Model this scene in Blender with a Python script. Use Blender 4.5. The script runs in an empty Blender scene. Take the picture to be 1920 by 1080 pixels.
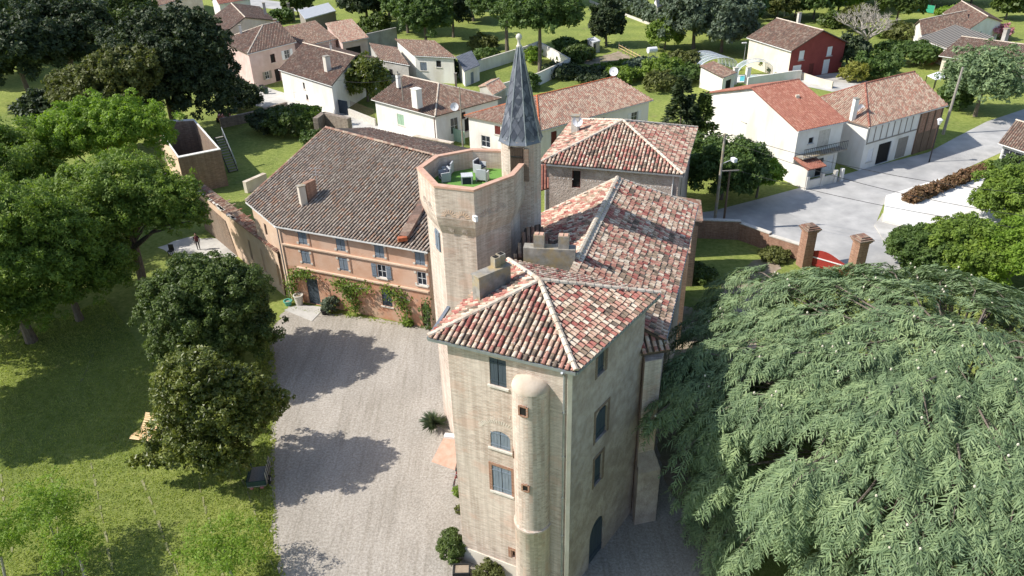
import bpy, math, random
import numpy as np
from mathutils import Vector, Matrix

scene = bpy.context.scene
COL = scene.collection
R_ = math.radians

# ---------------------------------------------------------------- camera
cam_data = bpy.data.cameras.new('camera')
cam_data.lens = 26.625
cam_data.sensor_width = 36.0
cam_data.clip_start = 0.5
cam_data.clip_end = 6000
cam = bpy.data.objects.new('camera', cam_data)
COL.objects.link(cam)
cam.matrix_world = Matrix.Translation((0, 0, 33.0)) @ Matrix(((0.999649,0.026497,0.000000),(-0.013123,0.495082,-0.868747),(-0.023019,0.868442,0.495256))).to_4x4()
scene.camera = cam

# ---------------------------------------------------------------- sky and sun
SUN_AZ, SUN_EL = 266.5, 42.5          # compass direction the light comes from (clockwise from +Y)
world = bpy.data.worlds.new('World')
scene.world = world
world.use_nodes = True
wn = world.node_tree
sky = wn.nodes.new('ShaderNodeTexSky')
sky.sky_type = 'NISHITA'
sky.sun_disc = False
sky.sun_elevation = R_(SUN_EL)
sky.sun_rotation = R_(SUN_AZ)
bg = wn.nodes['Background']
wn.links.new(sky.outputs[0], bg.inputs[0])
bg.inputs[1].default_value = 0.15
sun_data = bpy.data.lights.new('sun', 'SUN')
sun_data.energy = 5.0
sun_data.angle = R_(0.5)
sun_data.color = (1.0, 0.955, 0.885)
sun = bpy.data.objects.new('sun', sun_data)
COL.objects.link(sun)
_d = Vector((-math.sin(R_(SUN_AZ)) * math.cos(R_(SUN_EL)), -math.cos(R_(SUN_AZ)) * math.cos(R_(SUN_EL)), -math.sin(R_(SUN_EL))))
sun.rotation_euler = _d.to_track_quat('-Z', 'Y').to_euler()
sun.location = (-80, 10, 90)
scene.view_settings.view_transform = 'Standard'
scene.view_settings.look = 'None'
scene.view_settings.exposure = 0.38
scene.view_settings.gamma = 1.0
scene.cycles.max_bounces = 6

# ---------------------------------------------------------------- materials
def nt(name):
    m = bpy.data.materials.new(name); m.use_nodes = True
    t = m.node_tree; b = t.nodes['Principled BSDF']
    return m, t, b
def node(t, typ, **kw):
    n = t.nodes.new(typ)
    for k, v in kw.items(): setattr(n, k, v)
    return n
def ramp(t, stops, interp='LINEAR'):
    r = t.nodes.new('ShaderNodeValToRGB'); e = r.color_ramp; e.interpolation = interp
    while len(e.elements) < len(stops): e.elements.new(0.5)
    for i, (p, c) in enumerate(stops):
        e.elements[i].position = p; e.elements[i].color = (*c, 1)
    return r
def coords(t, kind='Object', scale=(1, 1, 1)):
    tc = t.nodes.new('ShaderNodeTexCoord'); mp = t.nodes.new('ShaderNodeMapping')
    mp.inputs['Scale'].default_value = scale
    t.links.new(tc.outputs[kind], mp.inputs['Vector'])
    return mp.outputs[0]
def noise(t, vec, scale, detail=4, rough=0.6):
    n = t.nodes.new('ShaderNodeTexNoise'); n.inputs['Scale'].default_value = scale
    n.inputs['Detail'].default_value = detail; n.inputs['Roughness'].default_value = rough
    t.links.new(vec, n.inputs['Vector'])
    return n.outputs['Fac']
def mixc(t, fac, a, b, mode='MIX'):
    m = t.nodes.new('ShaderNodeMix'); m.data_type = 'RGBA'; m.blend_type = mode
    for s, v in ((0, fac), (6, a), (7, b)):
        if hasattr(v, 'is_output'): t.links.new(v, m.inputs[s])
        else: m.inputs[s].default_value = v if s == 0 else (*v, 1)
    return m.outputs[2]
def bump(t, b, h, strength=0.4, dist=0.05):
    n = t.nodes.new('ShaderNodeBump'); n.inputs['Strength'].default_value = strength; n.inputs['Distance'].default_value = dist
    t.links.new(h, n.inputs['Height']); t.links.new(n.outputs[0], b.inputs['Normal'])
def S3(c): return ((0.0, c[0]), (0.5, c[1]), (1.0, c[2]))
def pm(name, cols, scale=3.0, kind='Object', stretch=(1, 1, 1), rough=0.85, bmp=0.3, bscale=None, metal=0.0, stain=None, sscale=0.35, lo=0.3, hi=0.7, bdist=0.04, spec=0.3):
    """noise coloured surface, with an optional large stain colour"""
    m, t, b = nt(name); v = coords(t, kind, stretch)
    f = noise(t, v, scale, 6)
    k = len(cols)
    r = ramp(t, [(lo + (hi - lo) * i / max(1, k - 1), c) for i, c in enumerate(cols)]); t.links.new(f, r.inputs[0])
    out = r.outputs[0]
    if stain:
        f2 = noise(t, v, sscale, 5); r2 = ramp(t, ((0.47, (0, 0, 0)), (0.68, (1, 1, 1)))); t.links.new(f2, r2.inputs[0])
        out = mixc(t, r2.outputs[0], out, stain)
    t.links.new(out, b.inputs['Base Color'])
    b.inputs['Roughness'].default_value = rough; b.inputs['Metallic'].default_value = metal
    b.inputs['Specular IOR Level'].default_value = spec
    if bmp: bump(t, b, noise(t, v, bscale or scale * 2.5, 5), bmp, bdist)
    return m
def brick(name, c1, c2, mortar, row=0.085, width=0.42, stain=None, patch=None, rough=0.9, bmp=0.6, msize=0.014):
    """thin courses of hand made brick, wall uv in metres"""
    m, t, b = nt(name); v = coords(t, 'UV')
    wob = noise(t, v, 0.7, 3)
    sep = node(t, 'ShaderNodeSeparateXYZ'); t.links.new(v, sep.inputs[0])
    ma = node(t, 'ShaderNodeMath', operation='MULTIPLY_ADD'); t.links.new(wob, ma.inputs[0]); ma.inputs[1].default_value = 0.12; t.links.new(sep.outputs[1], ma.inputs[2])
    cmb = node(t, 'ShaderNodeCombineXYZ'); t.links.new(sep.outputs[0], cmb.inputs[0]); t.links.new(ma.outputs[0], cmb.inputs[1])
    br = node(t, 'ShaderNodeTexBrick')
    br.inputs['Color1'].default_value = (*c1, 1); br.inputs['Color2'].default_value = (*c2, 1); br.inputs['Mortar'].default_value = (*mortar, 1)
    br.inputs['Scale'].default_value = 1.0; br.inputs['Row Height'].default_value = row; br.inputs['Brick Width'].default_value = width
    br.inputs['Mortar Size'].default_value = msize; br.inputs['Mortar Smooth'].default_value = 0.3
    t.links.new(cmb.outputs[0], br.inputs['Vector'])
    f = noise(t, coords(t, 'UV', (0.9, 4.0, 1)), 2.2, 5); r = ramp(t, ((0.3, (0.62, 0.60, 0.58)), (0.6, (1, 1, 1)), (0.75, (1.1, 1.09, 1.06)))); t.links.new(f, r.inputs[0])
    out = mixc(t, 1.0, br.outputs[0], r.outputs[0], 'MULTIPLY')
    if stain:
        f2 = noise(t, v, 0.22, 6); r2 = ramp(t, ((0.42, (0, 0, 0)), (0.72, (0.75, 0.75, 0.75)))); t.links.new(f2, r2.inputs[0])
        out = mixc(t, r2.outputs[0], out, stain)
    if patch:
        f3 = noise(t, coords(t, 'UV', (1, 1.6, 1)), 0.5, 4); r3 = ramp(t, ((0.54, (0, 0, 0)), (0.62, (0.65, 0.65, 0.65)))); t.links.new(f3, r3.inputs[0])
        out = mixc(t, r3.outputs[0], out, patch)
    f4 = noise(t, coords(t, 'UV', (2.6, 0.16, 1)), 1.0, 5); r4 = ramp(t, ((0.42, (0.76, 0.74, 0.72)), (0.58, (1.03, 1.03, 1.03)))); t.links.new(f4, r4.inputs[0])
    out = mixc(t, 0.75, out, r4.outputs[0], 'MULTIPLY')
    t.links.new(out, b.inputs['Base Color']); b.inputs['Roughness'].default_value = rough
    b.inputs['Specular IOR Level'].default_value = 0.2
    bump(t, b, br.outputs[1], -bmp, 0.03)
    return m
def tilemat(name, cols, wear=(0.55, 0.5, 0.45), rough=0.85, grime=0.35, gcol=(0.09, 0.075, 0.06)):
    """one flat random colour per roof tile (cell of the uv, or object), weathered"""
    m, t, b = nt(name)
    tc = node(t, 'ShaderNodeTexCoord'); fl = node(t, 'ShaderNodeVectorMath', operation='FLOOR'); t.links.new(tc.outputs['UV'], fl.inputs[0])
    oi = node(t, 'ShaderNodeObjectInfo'); mu = node(t, 'ShaderNodeMath', operation='MULTIPLY'); t.links.new(oi.outputs['Random'], mu.inputs[0]); mu.inputs[1].default_value = 917.0
    w = node(t, 'ShaderNodeTexWhiteNoise', noise_dimensions='4D'); t.links.new(fl.outputs[0], w.inputs['Vector']); t.links.new(mu.outputs[0], w.inputs['W'])
    geo = node(t, 'ShaderNodeNewGeometry'); big = noise(t, geo.outputs['Position'], 0.75, 3)
    m1 = node(t, 'ShaderNodeMath', operation='MULTIPLY_ADD'); t.links.new(w.outputs['Value'], m1.inputs[0]); m1.inputs[1].default_value = 0.95
    m2 = node(t, 'ShaderNodeMath', operation='MULTIPLY_ADD'); t.links.new(big, m2.inputs[0]); m2.inputs[1].default_value = 0.5; m2.inputs[2].default_value = -0.22; t.links.new(m2.outputs[0], m1.inputs[2])
    n = len(cols); r = ramp(t, [(i / n, c) for i, c in enumerate(cols)], 'CONSTANT'); t.links.new(m1.outputs[0], r.inputs[0])
    f = noise(t, geo.outputs['Position'], 5.0, 5); r2 = ramp(t, ((0.3, wear), (0.65, (1, 1, 1)))); t.links.new(f, r2.inputs[0])
    out = mixc(t, 0.8, r.outputs[0], r2.outputs[0], 'MULTIPLY')
    f2 = noise(t, geo.outputs['Position'], 0.45, 5); r3 = ramp(t, ((0.45, (0, 0, 0)), (0.75, (grime, grime, grime)))); t.links.new(f2, r3.inputs[0])
    out = mixc(t, r3.outputs[0], out, gcol)
    t.links.new(out, b.inputs['Base Color']); b.inputs['Roughness'].default_value = rough; b.inputs['Specular IOR Level'].default_value = 0.2
    bump(t, b, noise(t, geo.outputs['Position'], 18.0, 3), 0.35, 0.02)
    return m
def leafmat(name, cols, trans=0.25, rough=0.6, spec=0.3):
    m, t, b = nt(name)
    tc = node(t, 'ShaderNodeTexCoord'); w = node(t, 'ShaderNodeTexWhiteNoise', noise_dimensions='2D'); t.links.new(tc.outputs['UV'], w.inputs['Vector'])
    geo = node(t, 'ShaderNodeNewGeometry'); f = noise(t, geo.outputs['Position'], 0.55, 3)
    ad = node(t, 'ShaderNodeMath', operation='MULTIPLY_ADD'); t.links.new(w.outputs['Value'], ad.inputs[0]); ad.inputs[1].default_value = 0.55
    sb = node(t, 'ShaderNodeMath', operation='MULTIPLY_ADD'); t.links.new(f, sb.inputs[0]); sb.inputs[1].default_value = 1.3; sb.inputs[2].default_value = -0.42
    t.links.new(sb.outputs[0], ad.inputs[2])
    n = len(cols); r = ramp(t, [(i / (n - 1), c) for i, c in enumerate(cols)]); t.links.new(ad.outputs[0], r.inputs[0])
    t.links.new(r.outputs[0], b.inputs['Base Color']); b.inputs['Roughness'].default_value = rough; b.inputs['Specular IOR Level'].default_value = spec
    tr = node(t, 'ShaderNodeBsdfTranslucent'); br = mixc(t, 1.0, r.outputs[0], (1.5, 1.6, 0.7), 'MULTIPLY'); t.links.new(br, tr.inputs[0])
    ms = node(t, 'ShaderNodeMixShader'); ms.inputs[0].default_value = trans
    t.links.new(b.outputs[0], ms.inputs[1]); t.links.new(tr.outputs[0], ms.inputs[2])
    t.links.new(ms.outputs[0], t.nodes['Material Output'].inputs[0])
    return m

M = {}
def build_materials():
    M['brick'] = brick('castle_brick', (0.64, 0.515, 0.42), (0.51, 0.38, 0.305), (0.67, 0.61, 0.54), stain=(0.64, 0.565, 0.49), patch=(0.58, 0.42, 0.335))
    M['brick_red'] = brick('red_brick', (0.42, 0.20, 0.12), (0.34, 0.15, 0.09), (0.42, 0.34, 0.27), row=0.075, width=0.3)
    M['brick_old'] = brick('old_wall_brick', (0.30, 0.20, 0.14), (0.20, 0.13, 0.10), (0.30, 0.26, 0.21), stain=(0.24, 0.20, 0.16))
    M['rubble'] = brick('rubble_wall', (0.36, 0.30, 0.24), (0.26, 0.20, 0.16), (0.34, 0.30, 0.26), row=0.16, width=0.34, stain=(0.22, 0.2, 0.17))
    M['render_old'] = pm('weathered_render', [(0.36, 0.285, 0.235), (0.46, 0.38, 0.325), (0.54, 0.47, 0.41)], 2.2, stain=(0.31, 0.25, 0.21), sscale=0.5, bmp=0.9, bscale=7, bdist=0.08)
    M['render_light'] = pm('pale_lime_render', [(0.55, 0.49, 0.40), (0.62, 0.56, 0.47), (0.66, 0.61, 0.53)], 1.2, stain=(0.5, 0.44, 0.36), bmp=0.2, bscale=8)
    M['cap_old'] = pm('weathered_lime_cap', [(0.44, 0.37, 0.29), (0.54, 0.46, 0.37), (0.60, 0.53, 0.44)], 2.0, stain=(0.42, 0.34, 0.26), sscale=1.0, bmp=0.4, bscale=8)
    M['orange'] = pm('orange_render', [(0.53, 0.31, 0.205), (0.585, 0.36, 0.245), (0.62, 0.41, 0.295)], 1.1, stain=(0.62, 0.43, 0.32), bmp=0.25, bscale=8)
    M['orange_low'] = pm('terracotta_render', [(0.44, 0.205, 0.125), (0.52, 0.27, 0.17), (0.56, 0.36, 0.26)], 1.4, stain=(0.50, 0.36, 0.26), sscale=0.8, bmp=0.3, bscale=8)
    M['peach'] = pm('peach_render', [(0.58, 0.40, 0.27), (0.63, 0.46, 0.33), (0.66, 0.51, 0.40)], 1.0, stain=(0.55, 0.40, 0.30), bmp=0.2, bscale=8)
    M['white'] = pm('white_render', [(0.70, 0.67, 0.61), (0.76, 0.735, 0.68), (0.79, 0.77, 0.72)], 0.8, stretch=(1, 1, 0.4), stain=(0.61, 0.565, 0.49), bmp=0.12, bscale=9)
    M['cream'] = pm('cream_render', [(0.62, 0.54, 0.42), (0.68, 0.60, 0.48), (0.72, 0.66, 0.55)], 0.8, stain=(0.58, 0.50, 0.40), bmp=0.12, bscale=9)
    M['pink'] = pm('pink_render', [(0.56, 0.40, 0.35), (0.62, 0.46, 0.41), (0.66, 0.52, 0.47)], 0.8, stain=(0.52, 0.38, 0.33), bmp=0.12, bscale=9)
    M['grey_render'] = pm('grey_render', [(0.34, 0.32, 0.29), (0.42, 0.40, 0.36), (0.48, 0.46, 0.42)], 0.9, stain=(0.28, 0.26, 0.23), bmp=0.2, bscale=8)
    M['red_wall'] = pm('red_painted_wall', [(0.22, 0.045, 0.04), (0.27, 0.06, 0.05)], 1.0, bmp=0.1)
    M['concrete'] = pm('concrete', [(0.19, 0.175, 0.15), (0.28, 0.26, 0.225), (0.37, 0.345, 0.30)], 2.6, stain=(0.36, 0.27, 0.13), sscale=1.1, bmp=0.2)
    M['pale_slab'] = pm('pale_concrete', [(0.62, 0.60, 0.55), (0.72, 0.70, 0.66), (0.76, 0.745, 0.71)], 0.7, stain=(0.6, 0.56, 0.5), sscale=0.25, bmp=0.1)
    M['terracotta'] = pm('terracotta_paving', [(0.47, 0.27, 0.185), (0.53, 0.33, 0.24), (0.57, 0.38, 0.29)], 3, bmp=0.15)
    M['stone'] = pm('pale_stone', [(0.45, 0.42, 0.36), (0.58, 0.54, 0.47), (0.62, 0.58, 0.52)], 4, bmp=0.3)
    castle_tiles = [(0.36, 0.125, 0.105), (0.50, 0.26, 0.20), (0.46, 0.185, 0.15), (0.58, 0.38, 0.29), (0.42, 0.20, 0.155), (0.66, 0.53, 0.41), (0.52, 0.30, 0.23), (0.72, 0.62, 0.50), (0.58, 0.40, 0.30), (0.69, 0.57, 0.44), (0.40, 0.30, 0.215), (0.62, 0.45, 0.34), (0.30, 0.225, 0.165), (0.18, 0.14, 0.11)]
    M['tile_castle'] = tilemat('canal_tile_mixed', castle_tiles, (0.62, 0.57, 0.52), grime=0.18)
    M['tile_barn'] = tilemat('canal_tile_weathered', [(0.42, 0.345, 0.28), (0.50, 0.42, 0.345), (0.36, 0.295, 0.24), (0.45, 0.35, 0.275), (0.55, 0.47, 0.39), (0.31, 0.255, 0.21), (0.47, 0.31, 0.22), (0.43, 0.36, 0.295)], grime=0.35, gcol=(0.16, 0.135, 0.115))
    M['tile_brown'] = tilemat('canal_tile_brown', [(0.26, 0.165, 0.125), (0.21, 0.14, 0.105), (0.31, 0.225, 0.17), (0.18, 0.125, 0.10), (0.27, 0.15, 0.11), (0.36, 0.28, 0.215)], grime=0.55, gcol=(0.13, 0.10, 0.085))
    M['tile_pale'] = tilemat('canal_tile_pale', [(0.44, 0.27, 0.20), (0.50, 0.38, 0.29), (0.36, 0.20, 0.145), (0.46, 0.34, 0.26), (0.30, 0.19, 0.145), (0.52, 0.42, 0.32), (0.42, 0.22, 0.16)], grime=0.35, gcol=(0.2, 0.15, 0.12))
    M['tile_red'] = tilemat('roof_tile_red', [(0.34, 0.14, 0.10), (0.38, 0.17, 0.12), (0.31, 0.125, 0.09), (0.41, 0.205, 0.15), (0.35, 0.15, 0.11)], grime=0.3, gcol=(0.22, 0.1, 0.075))
    M['tile_orange'] = tilemat('new_ridge_tile', [(0.55, 0.17, 0.08), (0.60, 0.21, 0.10), (0.5, 0.15, 0.07)], grime=0.1)
    M['under_dark'] = pm('roof_channel_dark', [(0.045, 0.035, 0.028), (0.075, 0.058, 0.045)], 5, bmp=0.3)  # extra dark colour paints the shaded stripes between cover tiles
    M['under'] = pm('roof_channel', [(0.075, 0.055, 0.042), (0.12, 0.09, 0.068)], 5, bmp=0.3)  # channel darkened in colour for the shadow that cover tiles throw
    M['under_red'] = pm('roof_channel_red', [(0.21, 0.085, 0.06), (0.28, 0.12, 0.085)], 5, bmp=0.3)
    M['under_pale'] = pm('roof_channel_pale', [(0.30, 0.20, 0.15), (0.40, 0.29, 0.22)], 5, bmp=0.3)
    M['cap'] = pm('mortared_ridge', [(0.50, 0.41, 0.32), (0.60, 0.52, 0.42), (0.64, 0.57, 0.48)], 4, stain=(0.42, 0.33, 0.25), sscale=1.2, bmp=0.3)
    M['lead'] = pm('slate_grey', [(0.08, 0.09, 0.115), (0.12, 0.135, 0.165), (0.16, 0.175, 0.205)], 1.2, rough=0.42, bmp=0.15, spec=0.5)
    M['slate'] = tilemat('slate_plate', [(0.055, 0.062, 0.085), (0.09, 0.10, 0.125), (0.135, 0.145, 0.175), (0.075, 0.083, 0.108), (0.19, 0.20, 0.23), (0.10, 0.11, 0.135)], (0.8, 0.8, 0.82), rough=0.4, grime=0.1)
    M['zinc'] = pm('zinc', [(0.26, 0.28, 0.30), (0.36, 0.38, 0.40)], 3, rough=0.45, metal=0.5, bmp=0.05)
    M['zinc_light'] = pm('white_gutter', [(0.62, 0.61, 0.58), (0.70, 0.69, 0.66)], 3, rough=0.5, bmp=0.05)
    M['shutter'] = pm('blue_grey_paint', [(0.135, 0.165, 0.20), (0.18, 0.215, 0.255), (0.215, 0.25, 0.29)], 3, stretch=(4, 4, 0.6), rough=0.6, bmp=0.15)
    M['shutter_dark'] = pm('dark_blue_paint', [(0.045, 0.06, 0.075), (0.065, 0.085, 0.105)], 3, stretch=(4, 4, 0.6), rough=0.6, bmp=0.15)
    M['shutter_red'] = pm('dark_red_paint', [(0.12, 0.025, 0.02), (0.16, 0.035, 0.03)], 3, rough=0.6, bmp=0.1)
    M['shutter_green'] = pm('pale_green_paint', [(0.30, 0.44, 0.31), (0.36, 0.50, 0.37)], 3, rough=0.6, bmp=0.1)
    M['paint_white'] = pm('white_paint', [(0.72, 0.72, 0.72), (0.79, 0.79, 0.79)], 2, rough=0.5, bmp=0.05)
    M['wood'] = pm('weathered_wood', [(0.10, 0.065, 0.045), (0.16, 0.11, 0.075), (0.22, 0.16, 0.115)], 3, stretch=(6, 6, 0.5), rough=0.8, bmp=0.4)
    M['wood_dark'] = pm('dark_wood', [(0.045, 0.03, 0.022), (0.08, 0.055, 0.04)], 3, stretch=(6, 6, 0.5), rough=0.8, bmp=0.4)
    M['wood_grey'] = pm('grey_wood', [(0.20, 0.175, 0.15), (0.29, 0.26, 0.22), (0.36, 0.33, 0.29)], 3, stretch=(6, 6, 0.5), rough=0.85, bmp=0.3)
    M['wood_gold'] = pm('golden_wood', [(0.62, 0.38, 0.17), (0.72, 0.49, 0.25), (0.76, 0.56, 0.33)], 3, stretch=(0.6, 6, 6), rough=0.6, bmp=0.2)
    M['glass'] = pm('window_glass', [(0.02, 0.025, 0.03), (0.035, 0.04, 0.05)], 1, rough=0.12, bmp=0, spec=0.6)
    M['dark'] = pm('dark_interior', [(0.012, 0.011, 0.01), (0.02, 0.018, 0.016)], 2, bmp=0)
    M['iron'] = pm('dark_iron', [(0.03, 0.03, 0.032), (0.05, 0.05, 0.052)], 5, rough=0.5, metal=0.6, bmp=0)
    M['wire'] = pm('cable_black', [(0.03, 0.03, 0.03), (0.04, 0.04, 0.04)], 3, bmp=0)
    M['galv'] = pm('galvanised_steel', [(0.42, 0.43, 0.44), (0.52, 0.53, 0.54)], 4, rough=0.45, metal=0.4, bmp=0.05)
    M['gate_red'] = pm('red_gate_paint', [(0.30, 0.035, 0.03), (0.36, 0.048, 0.04)], 3, rough=0.5, bmp=0.05)
    M['turf'] = pm('artificial_turf', [(0.11, 0.24, 0.045), (0.15, 0.31, 0.065)], 30, bmp=0.5, bscale=90)
    M['rattan'] = pm('pale_grey_rattan', [(0.42, 0.43, 0.44), (0.54, 0.55, 0.56)], 30, bmp=0.3, bscale=60)
    M['cushion'] = pm('navy_cushion', [(0.028, 0.034, 0.055), (0.045, 0.053, 0.08)], 8, bmp=0.1)
    M['water'] = pm('pool_water', [(0.10, 0.50, 0.56), (0.16, 0.60, 0.64)], 1.5, rough=0.08, bmp=0.1, spec=0.5)
    M['bark'] = pm('bark', [(0.085, 0.068, 0.052), (0.15, 0.12, 0.095), (0.21, 0.18, 0.145)], 4, stretch=(3, 3, 0.6), bmp=0.6)
    M['bark_pale'] = pm('bare_bark', [(0.26, 0.23, 0.19), (0.38, 0.34, 0.29), (0.46, 0.42, 0.36)], 4, stretch=(3, 3, 0.6), bmp=0.5)
    M['gravel'] = gravel_mat()
    M['asphalt'] = pm('worn_asphalt', [(0.33, 0.322, 0.308), (0.41, 0.40, 0.382), (0.48, 0.466, 0.445)], 0.5, stain=(0.30, 0.296, 0.29), sscale=0.2, bmp=0.25, bscale=25, bdist=0.02)
    M['lane'] = pm('lane_concrete', [(0.40, 0.385, 0.36), (0.50, 0.48, 0.44), (0.56, 0.54, 0.50)], 0.6, stain=(0.33, 0.31, 0.28), sscale=0.2, bmp=0.2, bscale=15)
    M['soil'] = pm('bare_soil', [(0.22, 0.165, 0.115), (0.31, 0.245, 0.18), (0.38, 0.31, 0.24)], 1.2, stain=(0.14, 0.14, 0.06), bmp=0.5, bscale=10)
    M['track'] = pm('worn_track', [(0.15, 0.165, 0.06), (0.22, 0.22, 0.10), (0.28, 0.26, 0.15)], 2.5, bmp=0.5)
    M['grass'] = grass_mat()
    M['blade'] = leafmat('grass_blade', [(0.16, 0.20, 0.05), (0.25, 0.30, 0.075), (0.33, 0.37, 0.11), (0.41, 0.40, 0.18)], 0.35)
    M['walnut'] = leafmat('leaf_bright_green', [(0.05, 0.085, 0.015), (0.105, 0.165, 0.025), (0.175, 0.25, 0.038), (0.26, 0.335, 0.055)], 0.3)
    M['lime'] = leafmat('leaf_lime', [(0.09, 0.155, 0.016), (0.17, 0.265, 0.03), (0.26, 0.37, 0.05)], 0.35)
    M['mid'] = leafmat('leaf_mid_green', [(0.04, 0.072, 0.018), (0.078, 0.128, 0.03), (0.125, 0.185, 0.045)], 0.25)
    M['deep'] = leafmat('leaf_deep_green', [(0.034, 0.056, 0.012), (0.075, 0.112, 0.023), (0.14, 0.185, 0.042)], 0.22, rough=0.5)
    M['dark_leaf'] = leafmat('leaf_dark_evergreen', [(0.02, 0.034, 0.014), (0.04, 0.06, 0.024), (0.082, 0.105, 0.036)], 0.2)
    M['olive'] = leafmat('leaf_olive', [(0.055, 0.066, 0.018), (0.105, 0.118, 0.03), (0.17, 0.18, 0.05)], 0.25)
    M['magnolia'] = leafmat('leaf_magnolia', [(0.036, 0.05, 0.008), (0.085, 0.108, 0.016), (0.145, 0.168, 0.028), (0.22, 0.225, 0.045)], 0.2, rough=0.42, spec=0.4)
    M['cedar'] = leafmat('cedar_needles', [(0.065, 0.105, 0.055), (0.125, 0.185, 0.09), (0.20, 0.27, 0.125), (0.29, 0.36, 0.165)], 0.15)
    M['grey_leaf'] = leafmat('leaf_grey_green', [(0.06, 0.085, 0.05), (0.10, 0.135, 0.085), (0.16, 0.19, 0.13)], 0.2)
    M['red_leaf'] = leafmat('leaf_reddish', [(0.09, 0.06, 0.026), (0.17, 0.105, 0.05), (0.22, 0.12, 0.07), (0.14, 0.15, 0.05)], 0.2)
    M['yellow_leaf'] = leafmat('leaf_yellow', [(0.16, 0.17, 0.03), (0.28, 0.27, 0.06)], 0.3)
    M['flower'] = leafmat('pink_flower', [(0.45, 0.16, 0.20), (0.60, 0.30, 0.33)], 0.2)
    M['cone'] = pm('pale_cone', [(0.50, 0.45, 0.33), (0.60, 0.56, 0.45)], 5, bmp=0)
    M['skin'] = pm('skin', [(0.46, 0.29, 0.21), (0.52, 0.34, 0.25)], 4, bmp=0)
    M['cloth'] = pm('dark_clothing', [(0.03, 0.028, 0.035), (0.055, 0.05, 0.06)], 8, bmp=0.2)
    M['cloth_red'] = pm('maroon_clothing', [(0.09, 0.025, 0.03), (0.13, 0.04, 0.045)], 8, bmp=0.2)
    M['hair'] = pm('dark_hair', [(0.015, 0.011, 0.009), (0.03, 0.022, 0.017)], 20, bmp=0.3)
    M['plastic_green'] = pm('dark_green_plastic', [(0.02, 0.045, 0.04), (0.035, 0.065, 0.06)], 3, rough=0.5, bmp=0)
    M['plastic_teal'] = pm('teal_plastic', [(0.10, 0.34, 0.27), (0.13, 0.40, 0.32)], 3, rough=0.5, bmp=0)
    M['rubber'] = pm('black_rubber', [(0.02, 0.02, 0.02), (0.03, 0.03, 0.03)], 5, bmp=0)
    M['tractor_red'] = pm('faded_red_paint', [(0.36, 0.10, 0.10), (0.50, 0.24, 0.23)], 3, rough=0.5, bmp=0)
    M['canvas'] = pm('white_canvas', [(0.70, 0.71, 0.74), (0.78, 0.79, 0.81)], 1.5, bmp=0.15)
    M['netting'] = pm('green_netting', [(0.03, 0.26, 0.16), (0.05, 0.34, 0.21)], 5, bmp=0.2)
    M['blossom_soil'] = M['soil']
    m, t, b = nt('clear_polycarbonate'); b.inputs['Base Color'].default_value = (0.42, 0.50, 0.55, 1); b.inputs['Roughness'].default_value = 0.08
    b.inputs['Transmission Weight'].default_value = 0.3; b.inputs['IOR'].default_value = 1.2; b.inputs['Alpha'].default_value = 0.62
    M['poly'] = m
def gravel_mat():
    m, t, b = nt('pale_gravel'); v = coords(t, 'Object')
    f = noise(t, v, 7, 8, 0.75); r = ramp(t, ((0.34, (0.26, 0.235, 0.20)), (0.5, (0.395, 0.36, 0.312)), (0.66, (0.525, 0.483, 0.425)))); t.links.new(f, r.inputs[0])
    f2 = noise(t, coords(t, 'Object', (1, 0.35, 1)), 0.5, 5); r2 = ramp(t, ((0.35, (0.86, 0.85, 0.83)), (0.65, (1.06, 1.05, 1.04)))); t.links.new(f2, r2.inputs[0])
    out = mixc(t, 1.0, r.outputs[0], r2.outputs[0], 'MULTIPLY')
    # faint raked tracks
    f3 = noise(t, coords(t, 'Object', (3.2, 0.16, 1)), 1.0, 4); r3 = ramp(t, ((0.5, (1, 1, 1)), (0.66, (0.85, 0.84, 0.82)))); t.links.new(f3, r3.inputs[0])
    out = mixc(t, 1.0, out, r3.outputs[0], 'MULTIPLY')
    t.links.new(out, b.inputs['Base Color']); b.inputs['Roughness'].default_value = 0.95; b.inputs['Specular IOR Level'].default_value = 0.15
    bump(t, b, noise(t, v, 14, 6, 0.8), 0.9, 0.05)
    return m
def grass_mat():
    m, t, b = nt('rough_lawn'); v = coords(t, 'Object')
    f = noise(t, v, 2.2, 8, 0.7); r = ramp(t, ((0.28, (0.13, 0.16, 0.042)), (0.45, (0.215, 0.26, 0.068)), (0.6, (0.29, 0.325, 0.10)), (0.78, (0.37, 0.365, 0.17)))); t.links.new(f, r.inputs[0])
    f2 = noise(t, v, 0.11, 5); r2 = ramp(t, ((0.35, (0.72, 0.78, 0.7)), (0.65, (1.15, 1.12, 1.0)))); t.links.new(f2, r2.inputs[0])
    out = mixc(t, 1.0, r.outputs[0], r2.outputs[0], 'MULTIPLY')
    f3 = noise(t, v, 0.5, 4); r3 = ramp(t, ((0.60, (0, 0, 0)), (0.76, (0.5, 0.5, 0.5)))); t.links.new(f3, r3.inputs[0])
    out = mixc(t, r3.outputs[0], out, (0.24, 0.20, 0.11))
    t.links.new(out, b.inputs['Base Color']); b.inputs['Roughness'].default_value = 0.9; b.inputs['Specular IOR Level'].default_value = 0.1
    bump(t, b, noise(t, v, 9, 6, 0.8), 1.0, 0.12)
    return m
build_materials()

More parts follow.
